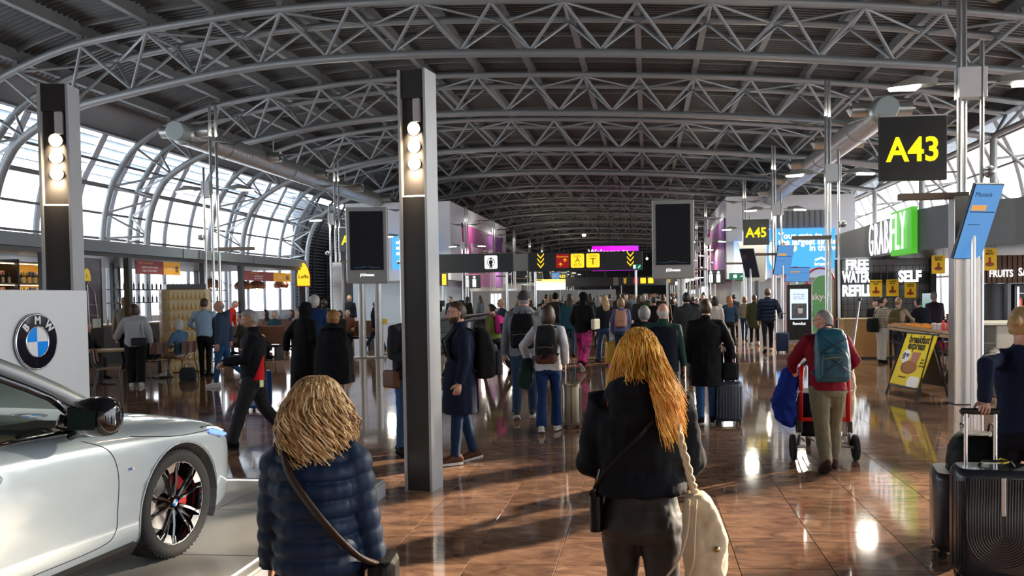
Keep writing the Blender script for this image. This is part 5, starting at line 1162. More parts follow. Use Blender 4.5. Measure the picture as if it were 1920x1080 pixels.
def soft(o, voxel, smooth=4, fold=0., tex=None):
    r = o.modifiers.new('r', 'REMESH'); r.mode = 'VOXEL'; r.voxel_size = voxel; r.use_smooth_shade = True
    if smooth: s_ = o.modifiers.new('s', 'SMOOTH'); s_.factor = .5; s_.iterations = smooth
    if fold: d = o.modifiers.new('d', 'DISPLACE'); d.texture = tex or WRK; d.strength = fold; d.mid_level = .5
    LATER.append(o); return o
def head_r(x, y, z, jaw=1.):
    """unit direction -> head surface point"""
    p = V((x*.077, y*.097, z*.118))
    if z < 0:
        k = 1-.22*min(1, -z)**1.3; p.x *= k
        if y > 0: p.y += .006*min(1, -z*1.5)
        else: p.y *= 1-.25*min(1, -z)
    if y > .1:
        g = lambda cx, cz, sx, sz: math.exp(-((p.x-cx)/sx)**2-((p.z-cz)/sz)**2)
        p.y += .024*g(0, -.018, .013, .020)+.012*g(0, .008, .009, .026)+.006*g(0, .038, .05, .012)-.010*(g(.031, .016, .015, .012)+g(-.031, .016, .015, .012))+.006*g(0, -.056, .022, .010)-.004*g(0, -.042, .02, .006)+.011*g(0, -.100, .026, .018)*jaw
        p.x *= 1+.03*math.exp(-((p.z+.02)/.02)**2)
    return p
def grid_dirs(nu, nv):
    D = [(0, 0, -1)]
    for i in range(1, nv):
        a = -pi/2+pi*i/nv
        D += [(cos(a)*sin(2*pi*j/nu), cos(a)*cos(2*pi*j/nu), sin(a)) for j in range(nu)]
    D.append((0, 0, 1)); F = [[0, 1+(j+1) % nu, 1+j] for j in range(nu)]
    for i in range(nv-2):
        a, b = 1+i*nu, 1+(i+1)*nu; F += [[a+j, a+(j+1) % nu, b+(j+1) % nu, b+j] for j in range(nu)]
    a = 1+(nv-2)*nu; e = len(D)-1; F += [[a+j, a+(j+1) % nu, e] for j in range(nu)]
    return D, F
def head_mb(fine):
    D, F = grid_dirs(40 if fine else 18, 34 if fine else 14); q = MB().add([head_r(*d) for d in D], F)
    for s_ in (-1, 1):   # ears
        q.ball((0, 0, 0), (.010, .022, .032), 10, 8, M.Translation((s_*.077, -.008, -.002)) @ M.Rotation(s_*.35, 4, 'Z')); q.ball((0, 0, 0), (.008, .012, .012), 8, 6, M.Translation((s_*.074, -.004, -.030)))
    return q
def hair_mb(style, fine, seed=0):
    D, F = grid_dirs(44 if fine else 22, 34 if fine else 16); q = MB(); vs = []
    th = {'short': .012, 'buzz': .004, 'bald': .004, 'bob': .022, 'long': .018, 'bun': .012, 'curly': .034, 'hijab': .030, 'mid': .018}[style]
    for d in D:
        p = head_r(*d); x, y, z = p; fr = d[1]
        line = -.075 if fr < -.35 else -.075+(.13)*smoothstep(-.35, .15, fr) if fr < .15 else .055+.02*smoothstep(.15, .7, fr)
        if style in ('bob', 'long', 'mid'): line = -.13 if fr < .05 else -.13+.20*smoothstep(.05, .55, fr)
        if style == 'curly': line = -.10 if fr < .1 else -.10+.17*smoothstep(.1, .5, fr)
        if style == 'hijab': line = -.2 if fr < .35 else -.2+.255*smoothstep(.45, .62, fr+.25*(abs(d[0]) < .5))
        k = smoothstep(line-.006, line+.014, z)
        if style == 'bald': k *= 1-smoothstep(.035, .06, z+.03*max(0, -d[1]))
        n = mnoise.noise(V(d)*(9 if style == 'curly' else 5)+V((seed, 0, 0)))
        t = th*(1+(.55 if style in ('curly',) else .25)*n)
        az = math.atan2(d[0], d[1]); st = mnoise.noise(V((az*7+seed, z*3, seed)))+.6*mnoise.noise(V((az*17+seed, z*2, seed)))
        if style not in ('buzz', 'bald', 'hijab', 'curly'): t *= 1+.35*st
        dr = V(d); q_ = p+dr*(t*k-.014*(1-k))
        if style in ('bob', 'long', 'mid') and k > .3:
            low_ = smoothstep(.03, -.09, z)*smoothstep(.5, -.1, fr); q_ += V((dr.x*.026, dr.y*.016-.006, -.030 if style == 'bob' else -.018))*low_
        vs.append(q_)
    q.add(vs, F); return q
def hand_mb(wr, d, th, side, curl=.35, sc=1., fine=True):
    """wr wrist, d finger direction, th thumb direction; side +1 right hand"""
    d = V(d).normalized(); th = V(th); th = (th-d*th.dot(d)).normalized(); n = d.cross(th)*side      # palm side
    n = -n; q = MB(); w = V(wr); seg = 8 if fine else 5
    q.tube([w-d*.02*sc, w+d*.02*sc, w+d*.055*sc, w+d*.088*sc], [(.026*sc, .020*sc), (.033*sc, .017*sc), (.041*sc, .015*sc), (.040*sc, .012*sc)], seg+2, ref=th)
    for off, L, cc in ((.031, .068, 0), (.0105, .078, .05), (-.0105, .073, .1), (-.031, .058, .16)):
        p = w+d*.085*sc+th*off*sc; a = 0; P = [p-d*.015*sc, p]
        for f_, l_ in ((.55, .45), (1., .32), (.8, .23)):
            a += (curl+cc)*f_; P.append(P[-1]+(d*cos(a)+n*sin(a))*L*l_*sc)
        q.tube(P, [.009*sc, .0092*sc, .0085*sc, .0078*sc, .0055*sc], seg if fine else 4)
    b = w+d*.022*sc+th*.026*sc; t1 = (th*.75+d*.65+n*.25).normalized(); t2 = (th*.25+d*.85+n*(.2+curl*.6)).normalized()
    q.tube([b-t1*.012*sc, b+t1*.03*sc, b+t1*.036*sc+t2*.022*sc, b+t1*.036*sc+t2*.045*sc], [.013*sc, .0115*sc, .010*sc, .007*sc], seg if fine else 4)
    return q
def shoe_mb(an, dr, pitch, sc=1.):
    """ankle point, forward direction, pitch (heel up positive) -> upper, sole"""
    f = V(dr).normalized(); r = V((f.y, -f.x, 0)); up = V((0, 0, 1))
    f2 = f*cos(pitch)-up*sin(pitch); u2 = up*cos(pitch)+f*sin(pitch); o = V(an)-u2*.075*sc
    T_ = lambda x, y, z: o+(r*x+f2*y+u2*z)*sc
    st = [(-.085, .020, .055), (-.07, .034, .085), (-.02, .038, .105), (.03, .041, .092), (.08, .046, .066), (.13, .046, .05), (.17, .037, .04), (.19, .018, .03)]
    up_ = MB().loft([[T_(w*cos(a), y, max(.0, .012+h*(.5+.5*sin(a))**.75)) for a in [2*pi*k/12 for k in range(12)]] for y, w, h in st])
    ol = [(-.088, .0), (-.08, .026), (-.04, .037), (.03, .041), (.09, .050), (.14, .048), (.18, .034), (.197, .0)]
    P = [(w, y) for y, w in ol]+[(-w, y) for y, w in ol[-2:0:-1]]
    so = MB().loft([[T_(x, y, z) for x, y in P] for z in (-.006, .018)])
    return up_, so
def rotx(p, piv, a): q = V(p)-piv; return piv+V((q.x, q.y*cos(a)+q.z*sin(a), q.z*cos(a)-q.y*sin(a)))
def ik(S_, T_, l1, l2, pole):
    d = T_-S_; L = min(max(d.length, .08), (l1+l2)*.998); u = d.normalized(); a = (l1*l1-l2*l2+L*L)/(2*L); h = math.sqrt(max(l1*l1-a*a, 0))
    pl = V(pole)-u*V(pole).dot(u); pl = pl.normalized() if pl.length > 1e-6 else u.orthogonal().normalized()
    return S_+u*a+pl*h, S_+u*L
NPER = [0]
def person(label, x, y, face, H=1.72, fem=False, fat=1., skin='fair', hair=('short', 'brown'), top=None, bottom=None, shoe=None, sole=None, arms=(None, None), legs=((12, 4), (-14, 12)), lean=0., look=(0, 0),
           hem=.86, loose=.0, tloose=.0, flare=0., hood=False, collar=False, sleeve=1., lod=1, curl=(.35, .35), quilt=0, ribs=0, skirt=None, sit=False, z0=0., group=None, name='person', fold=None, handdir=(None, None), nohair=False, glasses=False, beard=None, torso_m=None):
    s = H/1.75; t = thing(name, label, 'person', (x, y, z0), rad(face), group)
    hw, sw = (.088, .168) if fem else (.088, .190)
    hip = .92; K = V((0, 0, hip)); la = rad(lean); U = lambda p: rotx(p, K, la)
    # legs
    J = []
    for i, s_ in enumerate((-1, 1)):
        sg, kf = [rad(v) for v in legs[i]]
        h_ = V((s_*hw, 0, hip)); kn = h_+V((s_*.006, sin(sg), -cos(sg)))*.425; b = sg-kf; an = kn+V((0, sin(b), -cos(b)))*.415; J.append((h_, kn, an, b))
    pit = [0 if abs(j[3]) < .12 else max(0, min(.9, -j[3]*.9)) if j[3] < 0 else -min(.35, j[3]*.6) for j in J]
    low = min(j[2].z-.081-(.10*sin(p_) if p_ > 0 else .06*sin(-p_)) for j, p_ in zip(J, pit)); dz = -low
    if sit: dz = .0
    sc = lambda p: V((p[0], p[1], p[2]+dz))*s
    B = MB(); TP = MB(); BT = MB(); fine = lod == 0
    # torso skeleton
    neck0, neck1, hc = U((0, -.012, 1.46)), U((0, .004, 1.57)), U((0, .022, 1.638))
    sh = [U((s_*sw, -.01, 1.415)) for s_ in (-1, 1)]
    l0 = loose
    R_ = [(hem, .158, .112), (.97, .160, .112), (1.05, .150 if fem else .158, .106), (1.13, .142 if fem else .158, .104), (1.24, .160 if fem else .178, .114), (1.33, .168 if fem else .188, .115), (1.40, .160 if fem else .180, .100), (1.455, .115 if fem else .125, .082), (1.495, .066, .066), (1.515, .058, .060)]
    def tor(q, add, fatk, rings, lo=None):
        rr = []
        for z, rx, ry in rings:
            if lo and z < lo: continue
            k = 1-smoothstep(1.40, 1.49, z); rx = rx*(1+(fatk-1)*k)+add*k; ry = ry*(1+(fatk-1)*1.25*k)+add*k; yo = .012*math.sin((z-.9)*5) if z > .9 else 0
            rr.append([sc(U((rx*cos(a)*abs(cos(a))**-.12 if abs(cos(a)) > 1e-6 else 0, ry*sin(a)-yo, z))) for a in [2*pi*k_/20 for k_ in range(20)]])
        q.loft(rr)
    tor(B, -.030, fat, [r for r in R_ if r[0] > .9]); B.loft([[sc(V((rx*cos(a), ry*sin(a), z))) for a in [2*pi*k_/14 for k_ in range(14)]] for z, rx, ry in ((.82, .10, .08), (.9, .135*fat, .09), (1.0, .12*fat, .085))])
    rings = list(R_)
    if hem > .95: rings = [(hem, .172, .124), (hem+.03, .170, .122)]+[r for r in R_ if r[0] > hem+.05]
    if quilt:
        rings = []; zz = hem
        while zz < 1.44:
            i0 = max(i for i, r in enumerate(R_) if r[0] <= zz+1e-6); a, b = R_[i0], R_[min(i0+1, len(R_)-1)]; f_ = (zz-a[0])/max(b[0]-a[0], 1e-6)
            ph = max(0, math.sin(((zz-hem)/quilt % 1)*pi))**.4; rings.append((zz, a[1]+(b[1]-a[1])*f_+.027*ph-.013, a[2]+(b[2]-a[2])*f_+.027*ph-.013)); zz += quilt/8
        rings += [(1.455, .125, .09), (1.495, .085, .085), (1.53, .075, .08)]
    tor(TP, .010+l0, fat, rings)
    if collar: TP.tube([sc(U((0, -.012, 1.47))), sc(U((0, -.006, 1.545)))], [.080*s, .074*s], 14)
    if hood:
        hk = float(hood); TP.tube([sc(U((.105*hk**.5*cos(a), -.075+.085*sin(a), 1.475+.045*sin(a)*-1-.0))) for a in [2*pi*k_/16 for k_ in range(16)]], [(.048*s*hk, .040*s*hk)]*16, 8, close=True); TP.ball(sc(U((0, -.125-.03*(hk-1), 1.43-.04*(hk-1)))), (.115*s*hk, .06*s*hk, .085*s*hk), 14, 8)
    # arms
    hands = MB(); HJ = []
    for i, s_ in enumerate((-1, 1)):
        S_ = sh[i]; a = arms[i] or (.075, .03, -.535)
        tg = S_+V((s_*a[0], a[1], a[2])); pole = V(a[3]) if len(a) > 3 else V((.35, -1, -.1)); pole = V((s_*pole.x, pole.y, pole.z))
        E_, W_ = ik(S_, tg, .285, .25, pole); HJ.append((E_, W_))
        B.tube([sc(p) for p in (S_.lerp(E_, -.05), S_.lerp(E_, .5), E_, E_.lerp(W_, .4), W_)], [r*s for r in (.050, .043, .038, .036, .025)], 10)
        we = E_.lerp(W_, sleeve*1.02-.0) if sleeve < 1 else W_.lerp(E_, -.02); ar = 1+(fat-1)*.5
        if quilt:
            P, Rr = [sc(U((s_*sw*.4, -.01, 1.415)))], [.066*s]; L = (E_-S_).length+(W_-E_).length; k_ = 0; n_ = int(L/(quilt/8))
            for k_ in range(n_+1):
                f_ = k_/n_*L; l1 = (E_-S_).length; p = S_.lerp(E_, f_/l1) if f_ < l1 else E_.lerp(W_, (f_-l1)/(L-l1)); P.append(sc(p)); Rr.append((.072-.022*k_/n_+.017*max(0, math.sin((f_/quilt % 1)*pi))**.4-.006)*s)
            TP.tube(P, Rr, 12)
        else:
            c0 = U((s_*sw*.45, -.01, 1.42)); rr = [.062, .070, .060, .053, .050, .047, .043]
            TP.tube([sc(p) for p in (c0, S_, S_.lerp(E_, .5), E_, E_.lerp(we, .35), E_.lerp(we, .75), we)], [(r*ar+l0*.75)*s for r in rr], 12)
        fd = V(handdir[i]) if handdir[i] else (W_-E_).normalized()*.8+V((0, 0, -.25)); th = V((0, 1, .2)) if abs(fd.normalized().y) < .75 else V((-s_*.8 if fd.y > 0 else s_*.8, .1, .3))
        hands.merge(hand_mb(sc(W_), fd, th, s_, curl[i], s*(.92 if fem else 1.02), lod < 2))
    # skirt or coat tail
    if skirt:
        rr = []
        for z, rx, ry in skirt: rr.append([sc(V((rx*cos(a)*(1+.03*math.sin(a*9)), ry*sin(a)*(1+.03*math.sin(a*7)), z))) for a in [2*pi*k_/24 for k_ in range(24)]])
        TP.loft(rr)
    # trousers
    BT.loft([[sc(V((rx*fat*cos(a), ry*fat*sin(a)-yo, z))) for a in [2*pi*k_/18 for k_ in range(18)]] for z, rx, ry, yo in ((1.08, .136, .096, 0), (.99, .148, .105, 0), (.93, .162, .118, .008), (.87, .172 if fem else .160, .128, .016), (.81, .150, .115, .01))])
    UPS, SOL = [], []
    for (h_, kn, an, b), p_, s_ in zip(J, pit, (-1, 1)):
        B.tube([sc(p) for p in (h_, h_.lerp(kn, .5), kn, kn.lerp(an, .4), an, an-V((0, 0, .05)))], [r*s for r in (.085, .07, .05, .048, .032, .035)], 10)
        f_ = fat**.8; te = an.lerp(kn, .06)
        BT.tube([sc(p) for p in (h_+V((0, 0, .0)), h_.lerp(kn, .3), h_.lerp(kn, .7), kn, kn.lerp(te, .35), kn.lerp(te, .7), te, te.lerp(kn, -.07))], [((r*f_)+tloose+flare*k_)*s for k_, r in zip((0, 0, 0, .1, .3, .65, 1, 1), (.092, .088, .070, .058, .056, .049, .046, .046))], 12)
        yaw = V((s_*.12, 1, 0)); a, c = shoe_mb(sc(an), yaw, p_, s*(.93 if fem else 1.04)); UPS.append(a); SOL.append(c)
    vx = (.011, .016, .026)[lod]*max(s, .9)
    fd = fold if fold is not None else (.016, .014, .010)[lod]
    bo_ = B.build('body', SKIN[skin], t); soft(bo_, (.020, .024, .032)[lod], 3)
    hm = head_mb(fine); yaw, pt = rad(look[0]), rad(look[1])
    hx = M.Translation(sc(hc)) @ M.Rotation(yaw, 4, 'Z') @ M.Rotation(pt-la*.6, 4, 'X') @ M.Diagonal((s, s, s, 1))
    ex = MB().merge(hm, hx).merge(hands).tube([sc(neck0), sc(neck1), sc(hc)], [.062*s, .054*s, .05*s], 14); EXTRA[bo_.name] = ex
    o = TP.build(name and 'top' or 'top', top or C(60, 60, 60), t); soft(o, vx if not quilt else vx*.8, 4 if not quilt else 1, 0 if quilt else fd)
    if quilt: d_ = o.modifiers.new('d', 'DISPLACE'); d_.texture = WRF; d_.strength = .005; d_.mid_level = .5
    if bottom is not False: o2 = BT.build('trousers', bottom or C(30, 35, 50), t); soft(o2, vx, 3, fd*.9)
    if not (lod == 2 and False):
        for a, c in zip(UPS, SOL): sh_ = a.build('shoe', shoe or C(25, 25, 28), t, smooth='all'); c.build('sole', sole or C(30, 30, 30), sh_)
    if hair and not nohair:
        q = MB().merge(hair_mb(hair[0], fine, NPER[0]), hx); hmx = HAIR[hair[1]] if isinstance(hair[1], str) else hair[1]
        if hair[0] == 'bun': q.ball((0, 0, 0), (.042, .040, .040), 14, 10, hx @ M.Translation((0, -.118, .02)))
        if hair[0] == 'long': q.tube([hx @ V(p) for p in ((0, -.05, .06), (0, -.095, -.03), (0, -.115, -.13), (0, -.12, -.24), (0, -.11, -.33))], [(.05*s, .03*s), (.088*s, .042*s), (.10*s, .045*s), (.092*s, .036*s), (.05*s, .015*s)], 14, ref=(1, 0, 0))
        if hair[0] == 'hijab': q.loft([[sc(U((rx*cos(a), ry*sin(a)-.01, z))) for a in [2*pi*k_/18 for k_ in range(18)]] for z, rx, ry in ((1.30, .215, .15), (1.40, .195, .135), (1.46, .13, .11), (1.53, .085, .09), (1.58, .085, .095))])
        ho = q.build('headscarf' if hair[0] == 'hijab' else 'hair', hmx, t, smooth='all')
        if hair[0] in ('long', 'hijab', 'bun'): soft(ho, (.009, .012, .018)[lod], 2, .012, WRF)
    if fine or lod == 1:
        for s_ in (-1, 1):
            e = MB().ball((0, 0, 0), .0125, 10, 8, hx @ M.Translation((s_*.031, .080, .016))).build('eye', EYE, t, smooth='all'); MB().ball((0, 0, 0), .006, 8, 6, hx @ M.Translation((s_*.031, .0895, .016))).build('iris', IRIS, e, smooth='all')
            if fine: MB().tube([hx @ V(p) for p in ((s_*.016, .096, .036), (s_*.032, .096, .042), (s_*.048, .085, .036))], .0035*s, 6).build('eyebrow', HAIR[hair[1]] if hair and isinstance(hair[1], str) else HAIR['dark'], t)
        MB().tube([hx @ V(p) for p in ((-.022, .096, -.056), (0, .104, -.054), (.022, .096, -.056))], [(.002*s, .003*s), (.004*s, .005*s), (.002*s, .003*s)], 8).build('lips', mat('lips', (.38, .14, .11), .45), t, smooth='all')
    if beard:
        D, F = grid_dirs(36, 28); vs = []
        for d in D:
            p = head_r(*d); k = smoothstep(-.028, -.042, p.z)*smoothstep(-.15, .15, d[1])*(1-math.exp(-(p.x/.018)**2-((p.z+.055)/.008)**2)) if d[1] > -.2 else 0
            vs.append(p+V(d)*(.006*k-.012*(1-k)))
        MB().add(vs, F, hx).build('beard', HAIR[beard], t, smooth='all')
    if glasses:
        g = MB()
        for s_ in (-1, 1): g.tube([hx @ V((s_*(.033+.024*cos(a)), .106-.004*cos(a), .016+.018*sin(a))) for a in [2*pi*k_/14 for k_ in range(14)]], .0017*s, 5, close=True); g.tube([hx @ V((s_*.056, .10, .02)), hx @ V((s_*.078, .03, .02)), hx @ V((s_*.08, -.02, .015))], .0018*s, 5)
        g.tube([hx @ V((-.01, .108, .018)), hx @ V((.01, .108, .018))], .0017*s, 5); g.build('glasses', BLACK, t)
    NPER[0] += 1
    t['_'] = 0; del t['_']
    return dict(t=t, s=s, sc=sc, U=U, hx=hx, hands=[sc(w) for _, w in HJ], sh=[sc(p) for p in sh], fat=fat, fem=fem, dz=dz)
def world(P, p): t = P['t']; return M.Translation(t.location) @ M.Rotation(t.rotation_euler.z, 4, 'Z') @ V(p)
def feet(fx, fy, hx_, hy):           # standing point and height from photo pixels of the feet and the head top
    g = gp(fx, fy); return g.x, g.y, at(hx_, hy, g.y).z
# ---------------------------------------------------------------- bags and cases
def backpack(P, label, m, w=.30, h=.45, d=.17, z=1.02, m2=None, straps=True, bottom=None, handle=True, mesh_pocket=False):
    """worn pack: its own thing at the wearer's back"""
    t0 = P['t']; t = thing('backpack', label, 'backpack', t0.location, t0.rotation_euler.z); sc, U = P['sc'], P['U']
    yb = -.125*P['fat']; f = lambda x, y, zz: sc(U((x, yb-.01-y, z+zz)))
    rr = []
    for zz, k, dk in ((0, .82, .75), (.03, .96, .95), (h*.3, 1, 1), (h*.6, .98, .92), (h*.85, .88, .75), (h*.97, .7, .5), (h, .5, .3)):
        rr.append([f(x_*w*k, max(0, y_*d*dk+.5*d*dk), zz) for x_, y_ in rounded(1, 1, .28, 3)])
    o = MB().loft(rr).build('main_bag', m, t, smooth='all'); soft(o, .012, 2, .012, WRK)
    rr = [[f(x_*w*k, d*.9+max(0, (y_+.5)*d*.38), zz) for x_, y_ in rounded(1, 1, .3, 3)] for zz, k in ((.03, .72), (.06, .80), (h*.42, .78), (h*.52, .66))]
    o = MB().loft(rr).build('front_pocket', m2 or m, t, smooth='all'); soft(o, .012, 2, .006, WRF)
    MB().tube([f(-w*.34, d*1.3, h*.40), f(0, d*1.33, h*.43), f(w*.34, d*1.3, h*.40)], .004, 5).build('zip', mat('zip', (.3, .25, .12), .4), t)
    if bottom: o = MB().loft([[f(x_*w*k, max(0, (y_+.5)*d*1.28), zz) for x_, y_ in rounded(1, 1, .28, 3)] for zz, k in ((-.02, .8), (.01, .98), (.09, 1.0), (.11, .9))]).build('lower_pouch', bottom, t, smooth='all')
    if straps:
        for s_ in (-1, 1): MB().tube([f(s_*w*.28, .0, h*.92)]+[sc(U(p)) for p in ((s_*.115, -.07, 1.475), (s_*.115, .06, 1.46), (s_*.125, .125*P['fat']+.02, 1.33), (s_*.15, .09*P['fat']+.02, 1.16))]+[f(s_*w*.42, .0, .08)], [(.032, .010)]*6, 8, ref=(1, 0, 0)).build('shoulder_strap', m, t, smooth='all')
    if mesh_pocket:
        for a_, b_ in (((-.40, .12), (.38, .50)), ((.40, .14), (-.36, .52)), ((-.42, .50), (.40, .78)), ((.42, .48), (-.30, .80))): MB().tube([f(w*a_[0], d*(1.42 if a_[1] < .45 else 1.02), h*a_[1]), f(0, d*(1.44 if a_[1] < .2 else 1.06), h*(a_[1]+b_[1])/2), f(w*b_[0], d*.97, h*b_[1])], .005, 6).build('cord', BLACK, t)
    if handle: MB().tube([f(-.05, .02, h), f(-.03, .02, h+.035), f(.03, .02, h+.035), f(.05, .02, h)], .008, 6).build('grab_loop', m2 or m, t)
    return t
def suitcase(label, x, y, rz, w, d, h, m, hl=.45, style='ribs', wheels=.05, hm=None, group=None, tilt=0):
    t = thing('suitcase', label, 'suitcase', (x, y, 0), rz, group); INX = hm or mat('handle_alu', (.62, .62, .62), .25, .9)
    sh_ = MB().loft([[(a*k, b*k2, wheels+z) for a, b in rounded(w, d, min(w, d)*.28, 4)] for z, k, k2 in ((0, .90, .86), (.02, .975, .96), (.05, 1, 1), (h-.05, 1, 1), (h-.02, .975, .96), (h, .90, .86))]).build('shell', m, t, smooth=True)
    if style in ('ribs', 'flat'):
        n = max(3, int(w/.045))
        for s_ in (-1, 1):
            for i in range(n if style == 'ribs' else 0):
                x0 = -w*.40+w*.8*i/(n-1); MB().bx((x0-.008, s_*d/2-.004, wheels+.06), (x0+.008, s_*d/2+.006, wheels+h-.06)).build('rib', m, sh_, bevel=.004, bseg=1)
    MB().bx((-w/2-.003, -.006, wheels+.03), (w/2+.003, .006, wheels+h-.03)).bx((-w*.45, -.006, wheels+h-.01), (w*.45, .006, wheels+h+.003)).build('seam_band', BLACK, t)
    for sx in (-1, 1):
        for sy in (-1, 1):
            wh = MB().tube([(sx*(w*.38)-.011, sy*d*.32, wheels*.5), (sx*(w*.38)+.011, sy*d*.32, wheels*.5)], wheels*.5, 14).build('wheel', BLACK, t, smooth=True); MB().bx((sx*w*.38-.016, sy*d*.32-.016, wheels*.6), (sx*w*.38+.016, sy*d*.32+.016, wheels+.03)).build('wheel_fork', BLACK, wh)
    if hl:
        for s_ in (-1, 1): MB().cyl((s_*w*.22, -d*.30, wheels+h*.6), (s_*w*.22, -d*.30, wheels+h+hl), .009, 8).build('handle_tube', INX, t, smooth=True)
        MB().tube([(-w*.27, -d*.30, wheels+h+hl), (w*.27, -d*.30, wheels+h+hl)], [(.017, .015)]*2, 10).build('pull_handle', BLACK, t)
    MB().tube([(-.07, d*.1, wheels+h), (-.06, d*.1, wheels+h+.02), (.06, d*.1, wheels+h+.02), (.07, d*.1, wheels+h)], .008, 6).build('top_grip', BLACK, t)
    return t
# ================================================================ the travellers
def patch(P, n, m, z0, z1, a0, a1, off=.02, fat=None, add=.0, taper=0., steps=16):
    """a panel of the torso surface between two angles (0 = right side, 90 = front)"""
    fem, fatk = P['fem'], fat or P['fat']; sc, U = P['sc'], P['U']
    R_ = [(.80, .165, .118), (.97, .160, .112), (1.05, .150 if fem else .158, .106), (1.13, .142 if fem else .158, .104), (1.24, .160 if fem else .178, .114), (1.33, .168 if fem else .188, .115), (1.40, .160 if fem else .180, .100), (1.455, .115 if fem else .125, .082)]
    q = MB(); nz = 14; full = abs(a1-a0) >= 359; cols = steps if full else steps+1
    for inner in (0, 1):
        for i in range(nz+1):
            z = z0+(z1-z0)*i/nz; rx = prof([(a, b) for a, b, c in R_], z); ry = prof([(a, c) for a, b, c in R_], z); k = 1-smoothstep(1.40, 1.49, z)
            rx = rx*(1+(fatk-1)*k)+add*k+off-.012*inner; ry = ry*(1+(fatk-1)*1.25*k)+add*k+off-.012*inner; yo = .012*math.sin((z-.9)*5) if z > .9 else 0
            for j in range(cols):
                a = rad(a1-(a1-a0)*(1-j/steps)*(1-taper*i/nz)); c_ = cos(a); q.v.append(tuple(sc(U((rx*c_*abs(c_)**-.12 if abs(c_) > 1e-6 else 0, ry*sin(a)-yo, z)))))
    h = (nz+1)*cols
    for i in range(nz):
        for j in range(steps):
            a, b = i*cols+j, i*cols+(j+1) % cols; q.f += [[a, b, b+cols, a+cols], [h+b, h+a, h+a+cols, h+b+cols]]
    return q.build(n, m, P['t'], smooth='all')
def armto(x, y, face, H, fem, side, wp, dz=0., back=.07):
    s = H/1.75; l = (M.Rotation(-rad(face), 3, 'Z') @ (V(wp)-V((x, y, 0))))/s; sh = V((side*(.168 if fem else .19), -.01, 1.415+dz)); d = l-sh; d -= d.normalized()*back
    return (d.x*side, d.y, d.z)
def strap(P, n, m, pts, w=.018, th=.004, parent=None):
    return MB().tube([P['sc'](P['U'](p)) for p in spline(pts, 5)], [(w, th)]*(5*(len(pts)-1)+1), 8, ref=None).build(n, m, parent or P['t'], smooth='all')
def bagthing(P, name, label, cat): t0 = P['t']; return thing(name, label, cat, t0.location, t0.rotation_euler.z)
def locks(P, n, m, spec, seg=5, parent=None):
    q = MB()
    for pts, r0, r1 in spec: k = len(pts); q.tube(pts, [r0*min(1, .5+i*.35)*(1-i/(k-1))+r1*(i/(k-1)) for i in range(k)], seg)
    return q.build(n, m, P['t'], smooth='all')
NAVY, BLK, JEAN, CHARC = C(22, 32, 52), C(14, 15, 19), C(38, 62, 98), C(44, 46, 50)
DJEAN, WSH, GREYS = C(24, 40, 66), C(205, 203, 198), C(120, 122, 126)

# ---- 1 curly-haired woman in the foreground
Yc = 3.05; p = at(592, 800, Yc)
P = person('woman with curly blonde hair in a quilted navy jacket, seen from behind in the foreground', p.x, Yc, 6, 1.485, True, 1.14, 'fair', None, mat('puffer_navy', (.007, .022, .060), .55, var=.15, scale=9, bump=.1, spec=.3), C(25, 28, 38), lod=0, quilt=.085, hem=.72, legs=((3, 2), (-3, 2)), arms=((.07, .08, -.53), (.07, .08, -.53)))
R = random.Random(11); hx = P['hx']; spec = []
GOLD = hairmat('curl_gold', (.50, .31, .135), .5, 40); GOLDL = hairmat('curl_light', (.78, .58, .33), .3, 40); GOLDD = hairmat('curl_dark', (.20, .105, .04), .4, 40)
SP = [[], [], []]
for i in range(2300):
    u = R.uniform(-pi, pi); el = R.uniform(-.35, 1.5)
    d = V((cos(el)*math.sin(u), cos(el)*cos(u), math.sin(el)))
    if d.y > .5 and el < .9: continue
    root = head_r(*d)*1.04; L = R.uniform(.22, .33)*(1.0 if el > .3 else .82); pts = []; ph = R.uniform(0, 2*pi); cl = R.uniform(.7, 1.3); amp = .024*cl; fr = R.uniform(38, 62)/cl
    out = V((d.x, d.y*.9-.12, 0)); out = out.normalized() if out.length > .05 else V((R.uniform(-1, 1), -1, 0)).normalized(); sd = V((-out.y, out.x, 0)); dep = R.uniform(.55, 1.)
    for k in range(20):
        f = k/19; drop = max(0, f-.06)**1.2*L*1.05
        c = root+out*((.020+.082*math.sin(min(1, f*1.5)*pi/2)-.03*f*f)*dep)*(1.0-.45*max(0, d.z-.3)*(1-f))+V((0, 0, .016*math.sin(min(1, f*3)*pi)-drop))
        a_ = amp*smoothstep(.10, .6, f); w_ = fr*f*L*(.75+.5*f)+ph; pts.append(hx @ (c+sd*a_*math.sin(w_)+out*a_*cos(w_)+V((0, 0, 1))*a_*.35*cos(w_*1.1)))
    SP[R.choice((0, 0, 0, 1, 1, 2))].append((pts, R.uniform(.0028, .0052), .0016))
hs = MB(); D, F = grid_dirs(40, 30); hs.add([head_r(*d)*1.05+V((0, -.012, .004)) if not (d[1] > .45 and d[2] < .45) else head_r(*d)*.95 for d in D], F, hx); hs.tube([hx @ V(v) for v in ((0, -.07, .03), (0, -.085, -.08), (0, -.09, -.18))], [(.09, .06), (.12, .06), (.10, .045)], 14, ref=(1, 0, 0))
ho = hs.build('hair', GOLDD, P['t'], smooth='all')
for sp, m, n in zip(SP, (GOLD, GOLDL, GOLDD), ('curls', 'light_curls', 'dark_curls')): tag(locks(P, n, m, sp, 4), kind='stuff')
t = bagthing(P, 'crossbody_bag', 'dark brown shoulder strap and bag across the curly-haired woman\'s back', 'bag'); BRB = C(52, 40, 34, .5)
strap(P, 'strap', BRB, [(-.125, .05, 1.47), (-.13, -.06, 1.47), (-.06, -.185, 1.36), (.08, -.195, 1.16), (.20, -.14, 1.0), (.26, -.02, .92)], .030, .012, t)
